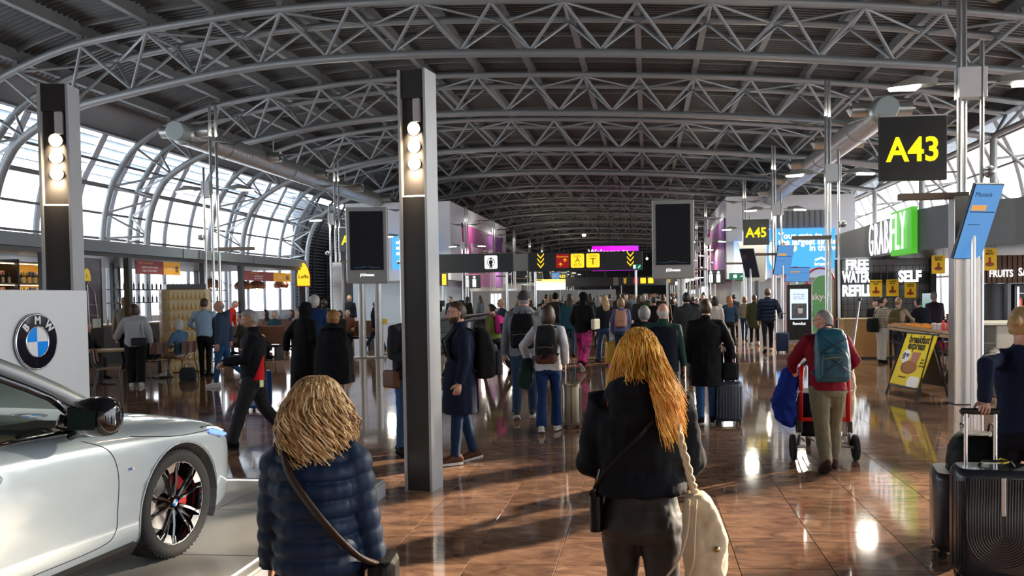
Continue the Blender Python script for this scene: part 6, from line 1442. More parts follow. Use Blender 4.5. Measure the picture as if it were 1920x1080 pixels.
o = MB().box(P['sc']((.285, .04, .80)), (.09, .22, .22)).build('bag_body', C(28, 26, 26, .5), t, bevel=.03)

# ---- 2 orange-haired woman
Yo = 3.5; p = at(1200, 800, Yo); H = at(1200, 622, Yo).z
P = person('woman with long orange hair in a black hooded top walking away with a cream bag', p.x, Yo, 0, H, True, 1.10, 'fair', None, C(15, 19, 27), mat('leggings', (.026, .023, .023), .6, var=.15, scale=15), C(230, 230, 230), lod=0, hood=1.18, loose=.016, hem=1.02, legs=((10, 4), (-9, 8)), arms=((-.01, .26, -.34, (.45, -1, -.2)), (-.01, .24, -.36, (.45, -1, -.2))), fold=.026)
hx = P['hx']; SP = [[], [], []]
OR1, OR2, OR3 = hairmat('orange', (.84, .36, .03), .3, 50), hairmat('orange_light', (.95, .60, .14), .2, 50), hairmat('orange_dark', (.60, .19, .018), .3, 50)
for i in range(2600):
    u = R.uniform(-pi, pi); el = R.uniform(-.3, 1.52); d = V((cos(el)*math.sin(u), cos(el)*cos(u), math.sin(el)))
    if d.y > .45 and el < 1.0: continue
    root = head_r(*d)*1.03; right = d.x > .30; L = root.z+(R.choice((.22, .27, .32, .36))*R.uniform(.75, 1.12) if right else R.uniform(.17, .23) if d.x < -.45 else R.uniform(.085, .13)); ph = R.uniform(0, 6.28); am = R.uniform(.003, .010); pts = []; dep = R.uniform(.5, 1.)
    out = V((d.x, min(d.y, .1)-.1, 0)); out = out.normalized() if out.length > .05 else V((R.uniform(-1, 1), -1, 0)).normalized(); sd = V((-out.y, out.x, 0))
    for k in range(14):
        f = k/13; c = root+out*((.010+.050*math.sin(min(1, f*1.5)*pi/2)+.02*f)*dep)*(1-.45*max(0, d.z-.3)*(1-f))+V((0, 0, .012*math.sin(min(1, f*4)*pi)-max(0, f-.05)**1.1*L*1.05))
        if right: c.x += .11*max(0, f-.4)**1.3
        c.y -= .050*smoothstep(.40, .9, f) if not right else .125*smoothstep(.15, .62, f)
        pts.append(hx @ (c+sd*am*math.sin(f*10+ph)+V((0, 0, 1))*am*.3*cos(f*8+ph)))
    SP[R.choice((0, 0, 1, 1, 2))].append((pts, R.uniform(.0020, .0038), .0009))
hs = MB(); D, F = grid_dirs(40, 30); hs.add([head_r(*d)*1.05+V((0, -.008, .003)) if not (d[1] > .45 and d[2] < .5) else head_r(*d)*.95 for d in D], F, hx); hs.tube([hx @ V(v) for v in ((0, -.06, .04), (0, -.08, -.07), (.01, -.10, -.16), (.03, -.12, -.22))], [(.085, .05), (.10, .045), (.10, .04), (.07, .02)], 14, ref=(1, 0, 0))
hs.build('hair', OR1, P['t'], smooth='all')
for sp, m, n in zip(SP, (OR1, OR2, OR3), ('strands', 'light_strands', 'dark_strands')): tag(locks(P, n, m, sp, 5), kind='stuff')
t = bagthing(P, 'shoulder_bag', 'cream canvas shoulder bag with a braided strap on the orange-haired woman', 'bag'); CRM = mat('cream_canvas', (.60, .50, .34), .8, var=.1, scale=12, bump=.3)
sc, U = P['sc'], P['U']
for ph in (0, 2.1, 4.2): MB().tube([sc(V(p_)+V((.010*cos(k*.9+ph), -.008, .010*math.sin(k*.9+ph)))) for k, p_ in enumerate(spline([(.10, .10, 1.38), (.115, .02, 1.47), (.13, -.10, 1.45), (.155, -.175, 1.36), (.185, -.19, 1.25), (.215, -.185, 1.13), (.235, -.17, 1.06)], 6))], .009, 6).build('braid', CRM, t, smooth='all')
rr = []
for z, w, d, x0 in ((1.06, .035, .05, .235), (1.03, .055, .07, .243), (.96, .08, .075, .262), (.86, .098, .08, .275), (.74, .092, .085, .275), (.665, .082, .085, .268), (.64, .07, .07, .265)): rr.append([sc(V((x0+a*w*2, -.17+b*d*2, z))) for a, b in rounded(1, 1, .35, 4)])
o = MB().loft(rr).build('bag_body', CRM, t, smooth='all'); soft(o, .009, 3, .030, WRK)
for dx in (-.02, .01): MB().tube([sc(V(p_)) for p_ in spline([(.225+dx, -.26, 1.05), (.215+dx, -.275, .92), (.20+dx*2, -.27, .80), (.17+dx*3, -.25, .72)], 4)], .005, 5).build('drawstring', CRM, t)
MB().ball(sc(V((.32, -.255, .84))), .012, 8, 6).build('metal_stud', mat('brass', (.35, .25, .1), .3, .8), t)
t = bagthing(P, 'crossbody_bag', 'small black bag with a chain at the orange-haired woman\'s left hip', 'bag')
MB().loft([[sc(V((-.20+a*.06, -.03+b*.15, z))) for a, b in rounded(1, 1, .3, 3)] for z in (.86, .88, .99, 1.02)]).build('bag_body', C(16, 15, 17, .4), t, smooth=True); MB().tube([sc(V(p_)) for p_ in ((-.20, -.06, 1.02), (-.19, -.10, 1.10), (-.18, -.09, 1.14))], .006, 6).build('chain', CHR, t)
strap(P, 'strap', C(16, 15, 17, .4), [(.12, -.10, 1.46), (.02, -.20, 1.33), (-.12, -.19, 1.18), (-.20, -.12, 1.06)], .012, .004, t)

# ---- 3 man in black and red uniform
x, y, H = feet(478, 838, 488, 577)
P = person('man in a black and red work jacket and grey trousers looking down while walking left', x, y, 114, H, False, 1.12, 'tan', ('short', 'grey'), C(20, 20, 25), C(42, 42, 45), C(18, 18, 20), lod=0, legs=((20, 4), (-16, 22)), arms=((-.10, .33, -.30), (-.12, .30, -.32)), look=(4, -22), collar=True, loose=.012, tloose=.018, hem=.90, curl=(.9, .9))
patch(P, 'red_side_panel', C(178, 14, 28), .89, 1.18, 182, 240, .013, add=.012, taper=.8, steps=10); MB().box(P['sc']((-.15, -.10, .84)), (.012, .055, .085), rz=.7).build('id_badge', mat('badge_card', (.6, .6, .3), .4), P['t'], bevel=.003)
MB().box(P['sc']((-.135, .12, 1.27)), (.012, .05, .018), rz=-.6).build('chest_logo', C(220, 120, 120), P['t'])

# ---- 4, 5 women in black
Y = 13.3; p = at(572, 600, Y); robe = [(1.38, .19, .13), (1.2, .24, .17), (.95, .27, .20), (.6, .29, .23), (.30, .30, .24), (.05, .31, .25)]
P = person('woman in a long black robe and headscarf pulling a blue suitcase', p.x, Y, -25, at(572, 570, Y).z, True, 1.1, 'tan', ('hijab', C(13, 13, 16)), C(13, 13, 16), C(15, 15, 18), lod=0, skirt=robe, loose=.02, arms=((.16, -.12, -.46), (.05, .15, -.45)), legs=((8, 2), (-8, 4)))
c = gp(524, 770); suitcase('blue ribbed suitcase with raised silver handle behind the man in black and red', -6.25, 12.75, rad(-12), .40, .25, .60, mat('case_blue', (.01, .055, .22), .3, coat=.4), .52)
Y = 12.9; p = at(624, 600, Y)
P = person('woman with auburn curls in a wide black cape, seen from behind', p.x, Y, 0, at(624, 584, Y).z, True, 1.1, 'fair', ('curly', 'auburn'), C(15, 15, 20), DJEAN, BLK, lod=0, skirt=[(1.44, .12, .10), (1.38, .22, .16), (1.25, .30, .20), (1.05, .345, .23), (.80, .36, .24), (.48, .36, .25)], arms=((.04, .12, -.42), (.04, .12, -.42)), collar=True, fold=.03)
MB().tube([P['sc']((.12*cos(a), .11*math.sin(a)-.02, 1.47-.03*math.sin(a))) for a in [2*pi*k/14 for k in range(14)]], [(.05, .045)]*14, 8, close=True).build('cape_collar', C(18, 18, 23), P['t'], smooth='all')
Y = 18.5; p = at(590, 600, Y); person('tall man with white curly hair in a blue jacket behind the women in black', p.x, Y, 10, at(590, 555, Y).z, False, 1.1, 'fair', ('curly', 'white'), C(28, 50, 88), DJEAN, lod=1)

# ---- 7 man half hidden by the column, 8 man in navy coat
g = gp(760, 868); P = person('man in dark jumper and jeans half hidden behind the lamp column', g.x-.05, g.y+.42, -130, 1.76, False, 1.15, 'fair', ('short', 'dark'), C(40, 42, 47), C(58, 84, 122), C(28, 27, 28), lod=0, arms=((-.06, .24, -.32), (-.04, .26, -.30)), legs=((4, 2), (-4, 3)), loose=.012, curl=(.8, .8))
t = bagthing(P, 'shoulder_bag', 'brown leather bag hanging on the half-hidden man', 'bag'); BRL = C(105, 68, 45, .5); MB().box(P['sc']((.21, -.06, .87)), (.09, .26, .20)).build('bag_body', BRL, t, bevel=.03); strap(P, 'strap', C(22, 22, 24), [(-.10, .13, 1.42), (.02, .16, 1.25), (.15, .13, 1.05), (.21, .02, .96)], .02, .005, t)
x, y, H = feet(848, 868, 836, 569); x += .10
P = person('man with glasses and short beard in a long navy coat facing left', x, y, 112, H, False, 1.18, 'fair', ('short', 'brown'), C(22, 30, 50), C(26, 46, 72), C(88, 58, 44), WSH, lod=0, skirt=[(1.10, .20, .155), (.95, .215, .175), (.8, .22, .19), (.55, .225, .20)], arms=((.05, .06, -.52), (.02, .14, -.50)), legs=((7, 3), (-8, 5)), look=(4, -8), collar=True, loose=.008, glasses=True, beard='brown', curl=(.7, .5), fold=.010)
MB().box(P['sc']((-.10, -.17, .80)), (.004, .03, .5)).build('coat_vent', C(15, 20, 36), P['t']); MB().tube([P['hands'][0]+V((.032*cos(a), .03*math.sin(a), .03)) for a in [2*pi*k/12 for k in range(12)]], .010, 6, close=True).build('watch', BLACK, P['t'])
backpack(P, 'large black and grey travel backpack on the man in the navy coat', C(22, 22, 25), .34, .56, .24, .92, C(62, 64, 68))

# ---- 9, 10 couple walking away
x, y, H = feet(985, 783, 985, 545)
P = person('man in a grey hoodie and cap with a black backpack walking away', x, y, 3, H, False, 1.16, 'pink', ('buzz', 'grey'), C(118, 120, 126), C(44, 60, 82), C(60, 62, 66), C(200, 200, 196), lod=0, hood=True, loose=.014, arms=((.09, .0, -.54), (.06, .06, -.52)), legs=((-14, 8), (14, 6)), tloose=.008)
D, F = grid_dirs(30, 20); q = MB().add([(head_r(*d)+V(d)*.014) if d[2] > .10+.15*d[1] else head_r(*d)*.9 for d in D], F, P['hx']); q.tube([P['hx'] @ V(v) for v in ((0, .09, .035), (0, .13, .03), (0, .165, .018))], [(.07, .008), (.07, .007), (.045, .005)], 10, ref=(1, 0, 0)); q.build('cap', C(62, 60, 60), P['t'], smooth='all')
backpack(P, 'black square backpack on the man in the grey hoodie', C(20, 20, 22), .33, .47, .17, .98, C(24, 24, 27))
x, y, H = feet(1030, 810, 1028, 576)
P = person('woman in a white jumper and wide jeans with a backpack and a case', x, y, 0, H, True, 1.06, 'fair', ('bob', 'brown'), C(200, 200, 205), C(28, 52, 92), WSH, WSH, lod=0, loose=.016, arms=((.12, .12, -.42, (1, -.6, 0)), armto(x, y, 0, H, True, 1, at(1061, 692, y-.15))), legs=((-8, 6), (9, 4)), flare=.035, curl=(.6, 1.1))
backpack(P, 'dark grey rucksack with a brown lower pouch on the woman in white', C(38, 38, 41), .30, .50, .18, 1.0, C(30, 30, 33), bottom=C(84, 54, 42))
q = MB(); t = bagthing(P, 'carried_jacket', 'dark green jacket carried over the arm of the woman in white', 'jacket')
q.loft([[P['sc']((-.31+a*w*1.0+dx, .03+b*.22, z)) for a, b in rounded(1, 1, .4, 4)] for z, w, dx in ((1.03, .10, .02), (.98, .17, 0), (.85, .21, -.01), (.70, .22, -.03), (.60, .16, -.02))]); soft(q.build('jacket_body', C(30, 48, 44), t, smooth='all'), .012, 2, .04)
g = gp(1075, 801); suitcase('champagne metal suitcase pulled by the woman in white', g.x-.02, g.y, rad(-86), .40, .25, .56, mat('champagne', (.36, .32, .25), .28, .6, var=.05), .50)

# ---- 12, 13, 14 men beyond the orange-haired woman
Y = 10.9; p = at(1243, 600, Y); H = at(1243, 570, Y).z
P = person('balding white-haired man in a dark vest with green sleeves walking away', p.x, Y, 0, H, False, 1.18, 'pink', ('bald', 'white'), C(34, 66, 60), C(40, 42, 46), lod=0, arms=((.08, .05, -.52), (.09, .02, -.53)), legs=((10, 5), (-10, 8)), collar=True)
patch(P, 'vest', C(22, 26, 38), .82, 1.44, 0, 360, .022, add=.0, steps=28)
x, y, H = feet(1325, 797, 1316, 563)
P = person('man in a long black coat and jeans walking away with a case', x, y, 0, H, False, 1.16, 'fair', ('short', 'brown'), C(20, 20, 24), C(52, 86, 128), C(30, 30, 30), C(190, 190, 190), lod=0, skirt=[(1.1, .20, .145), (.9, .215, .16), (.72, .22, .165), (.56, .222, .17)], collar=True, loose=.016, arms=((.07, .03, -.53), (.17, .04, -.47)), legs=((-12, 8), (10, 4)), curl=(.5, 1.2))
g = gp(1366, 795); suitcase('dark blue suitcase beside the man in the black coat', g.x, g.y, rad(8), .36, .24, .54, mat('case_navy', (.022, .034, .055), .35, coat=.3), .50)
t = thing('backpack', 'black backpack resting on top of the dark blue suitcase', 'backpack', (g.x, g.y, .60), rad(8)); o = MB().loft([[(a*w, .02+b*.17, z) for a, b in rounded(1, 1, .3, 4)] for z, w in ((0, .24), (.03, .29), (.2, .29), (.34, .24), (.40, .14))]).build('main_bag', C(18, 19, 22), t, smooth='all'); soft(o, .012, 2, .014)
o = MB().loft([[(a*w, -.10+b*.08, z) for a, b in rounded(1, 1, .35, 4)] for z, w in ((.02, .2), (.05, .22), (.2, .21), (.25, .16))]).build('front_pocket', C(24, 25, 28), t, smooth='all'); MB().tube([(-.05, .02, .39), (-.03, .02, .43), (.03, .02, .43), (.05, .02, .39)], .008, 6).build('grab_loop', BLACK, t)
Y = 13.6; p = at(1208, 600, Y); person('man with grey curly hair in a dark jacket in front of the balding man', p.x, Y, 0, at(1208, 576, Y).z, False, 1.1, 'fair', ('curly', 'grey'), C(26, 28, 34), DJEAN, lod=1)

# ---- 15 man with luggage cart
x, y, H = feet(1552, 880, 1550, 585); H *= 1.02
P = person('man in a maroon jumper and khaki trousers pushing a red luggage cart', x, y, 2, H, False, 1.12, 'pink', ('buzz', 'grey'), C(118, 22, 40), C(112, 106, 86), C(70, 46, 38), C(40, 30, 26), lod=0, lean=9, arms=((.10, .30, -.34, (.7, -.8, -.2)), (.10, .30, -.34, (.7, -.8, -.2))), legs=((-15, 12), (12, 10)), look=(62, -4), glasses=True, collar=True, loose=.014, tloose=.020, curl=(1.1, 1.1), fold=.02)
backpack(P, 'teal backpack with dark cords on the man in maroon', mat('teal_nylon', (.012, .10, .15), .45, var=.25, scale=14, bump=.5), .36, .58, .20, .95, mat('teal_dark', (.008, .065, .10), .5), mesh_pocket=True)
t = thing('luggage_cart', 'red and grey airport luggage cart with two large rear wheels', 'cart', (x+.06, y+.42, 0)); REDM = mat('cart_red', (.55, .012, .012), .35)
for s_ in (-1, 1):
    MB().tube([(s_*.245, .02, .42), (s_*.245, .0, .85), (s_*.235, -.02, 1.02)], .024, 10).build('red_side_frame', REDM, t, smooth='all'); MB().tube([(s_*.245, .02, .42), (s_*.265, .05, .17), (s_*.24, .5, .14), (s_*.15, .95, .13)], .018, 8).build('chassis_tube', INOX, t, smooth='all')
    w_ = MB().lathe([(.105, -.022), (.135, -.02), (.14, 0), (.135, .02), (.105, .022)], 28, M.Translation((s_*.325, .03, .14)) @ M.Rotation(pi/2, 4, 'Y')).build('wheel', RUB, t, smooth=True); MB().lathe([(0, -.016), (.108, -.016), (.108, .016), (0, .016)], 20, M.Translation((s_*.325, .03, .14)) @ M.Rotation(pi/2, 4, 'Y')).build('wheel_disc', CHARC, w_)
    MB().cyl((s_*.19, .06, .145), (s_*.31, .03, .14), .014, 8).build('axle', INOX, t); MB().bx((s_*.26-.02, .0, .30), (s_*.26+.03, .07, .42)).build('brake_box', BLACK, t, bevel=.01)
MB().tube([(-.235, -.02, 1.02), (-.2, -.05, 1.05), (.2, -.05, 1.05), (.235, -.02, 1.02)], .02, 10).build('push_bar', BLACK, t, smooth='all'); MB().tube([(-.245, .02, .44), (.245, .02, .44)], .022, 8).build('red_cross_bar', REDM, t); MB().tube([(-.29, .0, .74), (.29, .0, .74)], .018, 8).build('grey_cross_bar', mat('bar_pale', (.6, .6, .6), .4), t)
for i in range(5): MB().cyl((-.2+.1*i, .05, .20), (-.13+.065*i, .95, .15), .009, 6).build('deck_rod', INOX, t)
w_ = MB().tube([(-.02, .9, .06), (.02, .9, .06)], .06, 16).build('front_wheel', RUB, t, smooth=True); MB().cyl((0, .9, .06), (0, .9, .15), .014, 6).build('caster_stem', INOX, t)
def sack(name, label, cat, base, rings_, m, fold=.03):
    t = thing(name, label, cat, base); o = MB().loft([[(x0+a*w, y0+b*d, z) for a, b in rounded(1, 1, .38, 4)] for z, x0, y0, w, d in rings_]).build('fabric', m, t, smooth='all'); soft(o, .013, 2, fold); return t
cx, cy = x+.06, y+.42
t = sack('blue_coat', 'bright blue coat and black bag hung on the left of the luggage cart', 'coat', (cx-.36, cy+.12, 0), ((.36, 0, 0, .12, .2), (.42, -.02, 0, .20, .25), (.62, -.05, 0, .26, .28), (.80, 0, 0, .22, .26), (.95, .04, 0, .20, .24), (1.02, .06, 0, .10, .14)), C(28, 52, 140), .06)
t = sack('travel_bag', 'beige travel bag standing on the right of the luggage cart', 'bag', (cx+.22, cy+.34, 0), ((.22, 0, 0, .2, .3), (.26, 0, 0, .27, .36), (.6, .02, 0, .30, .36), (.85, .04, 0, .26, .34), (1.0, .05, 0, .20, .28), (1.05, .05, 0, .1, .18)), C(158, 146, 128), .03)
t = sack('holdall', 'black holdall lying on the luggage cart behind the man', 'bag', (cx-.08, cy+.38, 0), ((.22, 0, 0, .26, .34), (.26, 0, 0, .30, .40), (.55, 0, 0, .28, .38), (.72, 0, 0, .22, .30)), C(24, 24, 28), .02)
t = thing('mop_pole', 'long thin pole leaning with a dark tip beside the luggage cart', 'pole', gp(1593, 700, .0)); 
q0 = at(1612, 562, 9.6); b0 = t.location = V((cx+.20, cy+.15, .24)); MB().tube([V((0, 0, 0)), V((q0.x, 9.6, q0.z))-b0], .011, 8).build('rod', mat('pole_alu', (.55, .55, .55), .3, .8), t, smooth=True); MB().ball(V((q0.x, 9.6, q0.z))-b0, .022, 8, 6).build('tip', BLACK, t)

# ---- 16 uniformed woman at the right edge with her cases
Ys = 5.55; p = at(1912, 700, Ys); H = at(1912, 580, Ys).z; hp_ = at(1846, 756, 5.36)
P = person('uniformed woman with a blonde bun holding a suitcase handle at the right edge', p.x+.02, Ys, -14, H, True, 1.06, 'fair', ('bun', 'blonde'), C(24, 34, 58), C(20, 22, 32), BLK, lod=0, arms=(armto(p.x+.02, Ys, -14, H, True, -1, hp_, 0, .0), (.06, .1, -.50)), legs=((5, 2), (-6, 4)), look=(-30, -6), collar=False, hem=.82, handdir=((-.10, -.85, -.35), None), curl=(1.15, .5), fold=.012)
MB().tube([P['hands'][0]+V((.034*cos(a), .02*math.sin(a)+.02, .034*math.sin(a)+.015)) for a in [2*pi*k/14 for k in range(14)]], .007, 6, close=True).build('gold_cuff', mat('gold_braid', (.55, .36, .14), .4, .5), P['t'])
MB().ball(P['hx'] @ V((-.084, -.005, -.045)), .006, 8, 6).build('earring', CHR, P['t'])
CASE = mat('case_dark', (.012, .017, .026), .32, coat=.5)
def grooved(label, cx_, cy_, rz, w, d, h):
    t = thing('suitcase', label, 'suitcase', (cx_, cy_, 0), rz); wz = .06
    sh_ = MB().loft([[(a*k, b*k2, wz+z) for a, b in rounded(w, d, .07, 5)] for z, k, k2 in ((0, .88, .84), (.02, .96, .95), (.055, 1, 1), (h-.055, 1, 1), (h-.02, .96, .95), (h, .88, .84))]).build('shell', CASE, t, smooth=True)
    for i in range(13):      # nested U-shaped grooves
        r_ = .016+.0155*i; yf = -d/2-.001; zt = wz+h-.05; zc = wz+h*.42; P_ = [(-r_, yf, zt)]+[(-r_*cos(a*pi/12), yf, zc-r_*math.sin(a*pi/12)) for a in range(13)]+[(r_, yf, zt)]
        P_ = [(p_[0], yf, max(p_[2], wz+.05)) for p_ in P_]; MB().tube(P_, .0042, 6).build('groove_rib', CASE, sh_, smooth='all')
    for i in range(4):
        for s_ in (-1, 1): xx = s_*(.219+.012*i); MB().tube([(xx, -d/2+.002+.006*i, wz+.08), (xx, -d/2+.002+.006*i, wz+h-.07)], .004, 5).build('groove_rib', CASE, sh_)
    MB().bx((-.014, -d/2-.008, wz+h-.27), (.014, -d/2, wz+h-.04)).build('silver_plate', mat('plate_silver', (.55, .56, .56), .3, .7), t, bevel=.004)
    MB().bx((-w/2-.003, -.012, wz+.05), (w/2+.003, .012, wz+h-.05)).build('zip_band', BLACK, t)
    for s_ in (-1, 1):
        MB().cyl((s_*.085-.07, d*.28, wz+h-.02), (s_*.085-.07, d*.28, wz+h+.32), .012, 10).build('handle_tube', mat('tube_bright', (.75, .75, .75), .2, .9), t, smooth=True)
        for sy in (-1, 1): o_ = MB().tube([(s_*w*.40-.014, sy*d*.32, .03), (s_*w*.40+.014, sy*d*.32, .03)], .03, 16).build('wheel', BLACK, t, smooth=True); MB().bx((s_*w*.4-.022, sy*d*.32-.02, .04), (s_*w*.4+.022, sy*d*.32+.02, .085)).build('wheel_fork', BLACK, o_)
    MB().tube([(-.18, d*.28, wz+h+.325), (.04, d*.28, wz+h+.325)], [(.02, .017)]*2, 10).build('pull_handle', BLACK, t, smooth=True)
    MB().tube([(-.10, 0, wz+h), (-.08, 0, wz+h+.03), (.08, 0, wz+h+.03), (.10, 0, wz+h)], .010, 8).build('top_grip', BLACK, t)
    return t
cs = at(1868, 980, 5.22); t = grooved('large black suitcase with nested curved grooves at the right edge', cs.x, 5.22, rad(-6), .50, .27, .66)
MB().box((-.04, -.02, .745), (.10, .05, .004), rz=.3).build('luggage_tag', mat('tag_white', (.75, .73, .66), .5), t); MB().tube([(-.01, 0, .745), (.03, .02, .765), (.08, 0, .75), (.03, -.03, .745)], .006, 6, close=True).build('yellow_tag_loop', mat('tag_yellow', (.75, .6, .03), .4), t)
g = gp(1785, 1042); suitcase('dark plum-edged suitcase behind the large grooved one', g.x+.02, g.y+.06, rad(78), .42, .25, .52, mat('case_plum', (.014, .014, .026), .35, coat=.3), .38, 'flat', .06)
t = thing('holdall', 'black handbag standing on the smaller dark suitcase', 'bag', (g.x+.10, g.y+.06, .58), rad(78)); o = MB().loft([[(a*w, -.08+b*d, z) for a, b in rounded(1, 1, .32, 4)] for z, w, d in ((0, .30, .34), (.03, .34, .38), (.14, .33, .36), (.22, .27, .28), (.25, .22, .2))]).build('main_bag', C(17, 18, 22, .5), t, smooth='all'); soft(o, .011, 2, .012)
for s_ in (-1, 1): MB().tube(spline([(-.1, -.08+s_*.08, .22), (-.07, -.08+s_*.09, .30), (.07, -.08+s_*.09, .30), (.1, -.08+s_*.08, .22)], 4), .008, 6).build('bag_handle', BLACK, t, smooth='all')

# ================================================================ middle distance
def pink():
    m = mat('pink_print', (.50, .012, .16), .7, var=.2); n = m.node_tree.nodes; l = m.node_tree.links; b = n['Principled BSDF']
    tc_ = n.new('ShaderNodeTexCoord'); v = n.new('ShaderNodeTexVoronoi'); v.inputs['Scale'].default_value = 7; r_ = n.new('ShaderNodeValToRGB'); e = r_.color_ramp.elements
    e[0].position = .25; e[0].color = (.03, .002, .012, 1); e[1].position = .60; e[1].color = (.55, .012, .18, 1); x_ = e.new(.33); x_.color = (.55, .012, .18, 1); x_ = e.new(.48); x_.color = (.06, .004, .02, 1)
    l.new(tc_.outputs['Object'], v.inputs['Vector']); l.new(v.outputs['Distance'], r_.inputs[0]); l.new(r_.outputs[0], b.inputs['Base Color']); return m
def stripes(name, c0, c1, sc_):
    m = mat(name, c0, .8, var=0); n = m.node_tree.nodes; l = m.node_tree.links; b = n['Principled BSDF']; tc_ = n.new('ShaderNodeTexCoord'); w = n.new('ShaderNodeTexWave'); w.bands_direction = 'Z'; w.inputs['Scale'].default_value = sc_; w.inputs['Distortion'].default_value = .6; r_ = n.new('ShaderNodeValToRGB'); r_.color_ramp.interpolation = 'CONSTANT'
    r_.color_ramp.elements[0].color = (*c0, 1); r_.color_ramp.elements[1].position = .5; r_.color_ramp.elements[1].color = (*c1, 1); l.new(tc_.outputs['Object'], w.inputs['Vector']); l.new(w.outputs['Fac'], r_.inputs[0]); l.new(r_.outputs[0], b.inputs['Base Color']); return m
x, y, H = feet(1095, 695, 1097, 549)
P = person('woman in pink patterned trousers and a black top with a headscarf', x, y, -15, H, True, 1.1, 'tan', ('hijab', C(16, 15, 18)), C(18, 17, 20), pink(), BLK, WSH, lod=0, loose=.02, tloose=.03, flare=.03, arms=((.05, .15, -.42), (.10, .02, -.50)), legs=((12, 6), (-14, 30)), look=(95, -5))
t = bagthing(P, 'handbag', 'pale handbag on the shoulder of the woman in pink trousers', 'bag'); MB().box(P['sc']((.30, -.04, 1.06)), (.10, .42, .25)).build('bag_body', C(205, 200, 180, .5), t, bevel=.03); strap(P, 'strap', C(205, 200, 180, .5), [(.13, .10, 1.43), (.17, .0, 1.46), (.25, -.06, 1.3), (.30, -.06, 1.14)], .014, .004, t)
x, y, H = feet(1135, 681, 1128, 553)
P = person('woman with long blonde hair and jeans beside a yellow suitcase', x, y, 25, H, True, 1., 'fair', ('long', 'blonde'), C(34, 34, 40), C(46, 70, 100), C(50, 40, 36), lod=1, arms=((.06, .1, -.5), (.14, -.12, -.46)), legs=((18, 4), (-20, 18)), flare=.03, curl=(.5, 1.1))
g = gp(1150, 685); suitcase('bright yellow suitcase with raised handle in the crowd', g.x, g.y, rad(10), .40, .25, .56, mat('case_yellow', (.60, .36, .01), .3, coat=.4), .5)
g = gp(1164, 672); suitcase('narrow grey-blue suitcase right of the yellow one', g.x+.1, g.y-.8, rad(10), .26, .22, .5, C(120, 130, 138, .4), .45)
def mid(label, hx_, hy, Y, face, fem=False, **k):
    p = at(hx_, hy, Y); return person(label, p.x, Y, face, p.z-.01, fem, lod=k.pop('lod', 1), **k)
P = mid('traveller in a lilac jumper with a pink bag on the back', 1164, 558, 20.5, 0, True, hair=('mid', 'light'), top=C(100, 105, 150), bottom=C(50, 66, 84), fat=1.15)
backpack(P, 'pale pink sack backpack on the traveller in lilac', C(196, 148, 128), .30, .42, .16, 1.02, handle=False)
mid('woman with long brown hair in a teal denim jacket', 1068, 551, 24, 5, True, hair=('long', 'brown'), top=C(36, 78, 92), bottom=C(34, 66, 90), loose=.02, hem=.78)
P = mid('man in a black woolly hat with a dark grey pack', 1041, 548, 24.5, 0, hair=('short', C(20, 20, 22)), top=C(42, 44, 48), bottom=C(80, 96, 112), fat=1.15); backpack(P, 'dark grey daypack on the man in the woolly hat', C(54, 56, 60), .30, .46, .16, 1.0)
P = mid('traveller in a moss green jacket leaning left', 928, 566, 18.5, 60, True, hair=('bun', 'black'), top=C(96, 108, 52), bottom=C(22, 24, 28), lean=8, legs=((22, 5), (-20, 20))); backpack(P, 'magenta and black backpack on the traveller in moss green', C(180, 40, 120), .28, .44, .16, 1.02, C(24, 24, 28))
mid('balding man in a navy jacket walking towards the viewer', 941, 559, 21, 120, hair=('bald', 'grey'), top=C(30, 42, 66), bottom=CHARC, legs=((14, 4), (-14, 12)))
mid('man in a dark grey suit jacket ahead of the man in the black coat', 1287, 548, 17.5, -5, hair=('short', 'black'), top=C(46, 48, 50), bottom=CHARC, fat=1.15, collar=True)
mid('woman in a white top with dark bob hair at the right of the crowd', 1340, 556, 22.5, -10, True, hair=('bob', 'dark'), top=C(206, 200, 196), bottom=C(40, 42, 52))
x, y, H = feet(1368, 656, 1366, 555); person('woman in a blue denim jacket and black trousers with white shoes', x, y, 10, H, True, 1.05, 'fair', ('long', 'red'), C(40, 64, 92), C(18, 18, 22), WSH, WSH, lod=1, flare=.02, arms=((.12, .18, -.36), (.08, .02, -.5)))
mid('woman in a zebra-striped jacket and jeans', 1396, 556, 31, -15, True, hair=('mid', 'red'), top=stripes('zebra', (.42, .38, .30), (.05, .045, .04), 9), bottom=JEAN)
x, y, H = feet(1415, 648, 1412, 553); person('person in a long olive coat walking away', x, y, 0, H, False, 1.1, 'fair', ('short', 'brown'), C(58, 62, 42), BLK, WSH, WSH, lod=1, skirt=[(1.1, .19, .14), (.85, .21, .16), (.6, .21, .16)], collar=True)
x, y, H = feet(1440, 660, 1440, 541); P = person('tall man in a dark navy padded jacket pulling a small navy case', x, y, -5, H, False, 1.15, 'fair', ('short', 'brown'), C(20, 32, 54), C(18, 22, 34), C(160, 140, 110), lod=0, quilt=.1, arms=((.07, .03, -.53), (.16, -.06, -.48)), legs=((-16, 10), (14, 4)), curl=(.5, 1.1))
g = gp(1467, 661); suitcase('small navy suitcase with a long handle by the black totem', g.x, g.y, 0, .36, .24, .54, C(34, 46, 78, .35), .58)
x, y, H = feet(705, 662, 705, 561); P = person('man in a black coat and pale flat cap striding right past the displays', x, y, -84, H, False, 1.05, 'dark', ('buzz', 'black'), C(18, 20, 26), C(34, 48, 70), C(170, 150, 110), WSH, lod=1, skirt=[(1.0, .185, .14), (.8, .19, .15), (.72, .19, .15)], collar=True, legs=((-26, 6), (26, 4)), arms=((.06, .1, -.5), (.06, .0, -.53)))
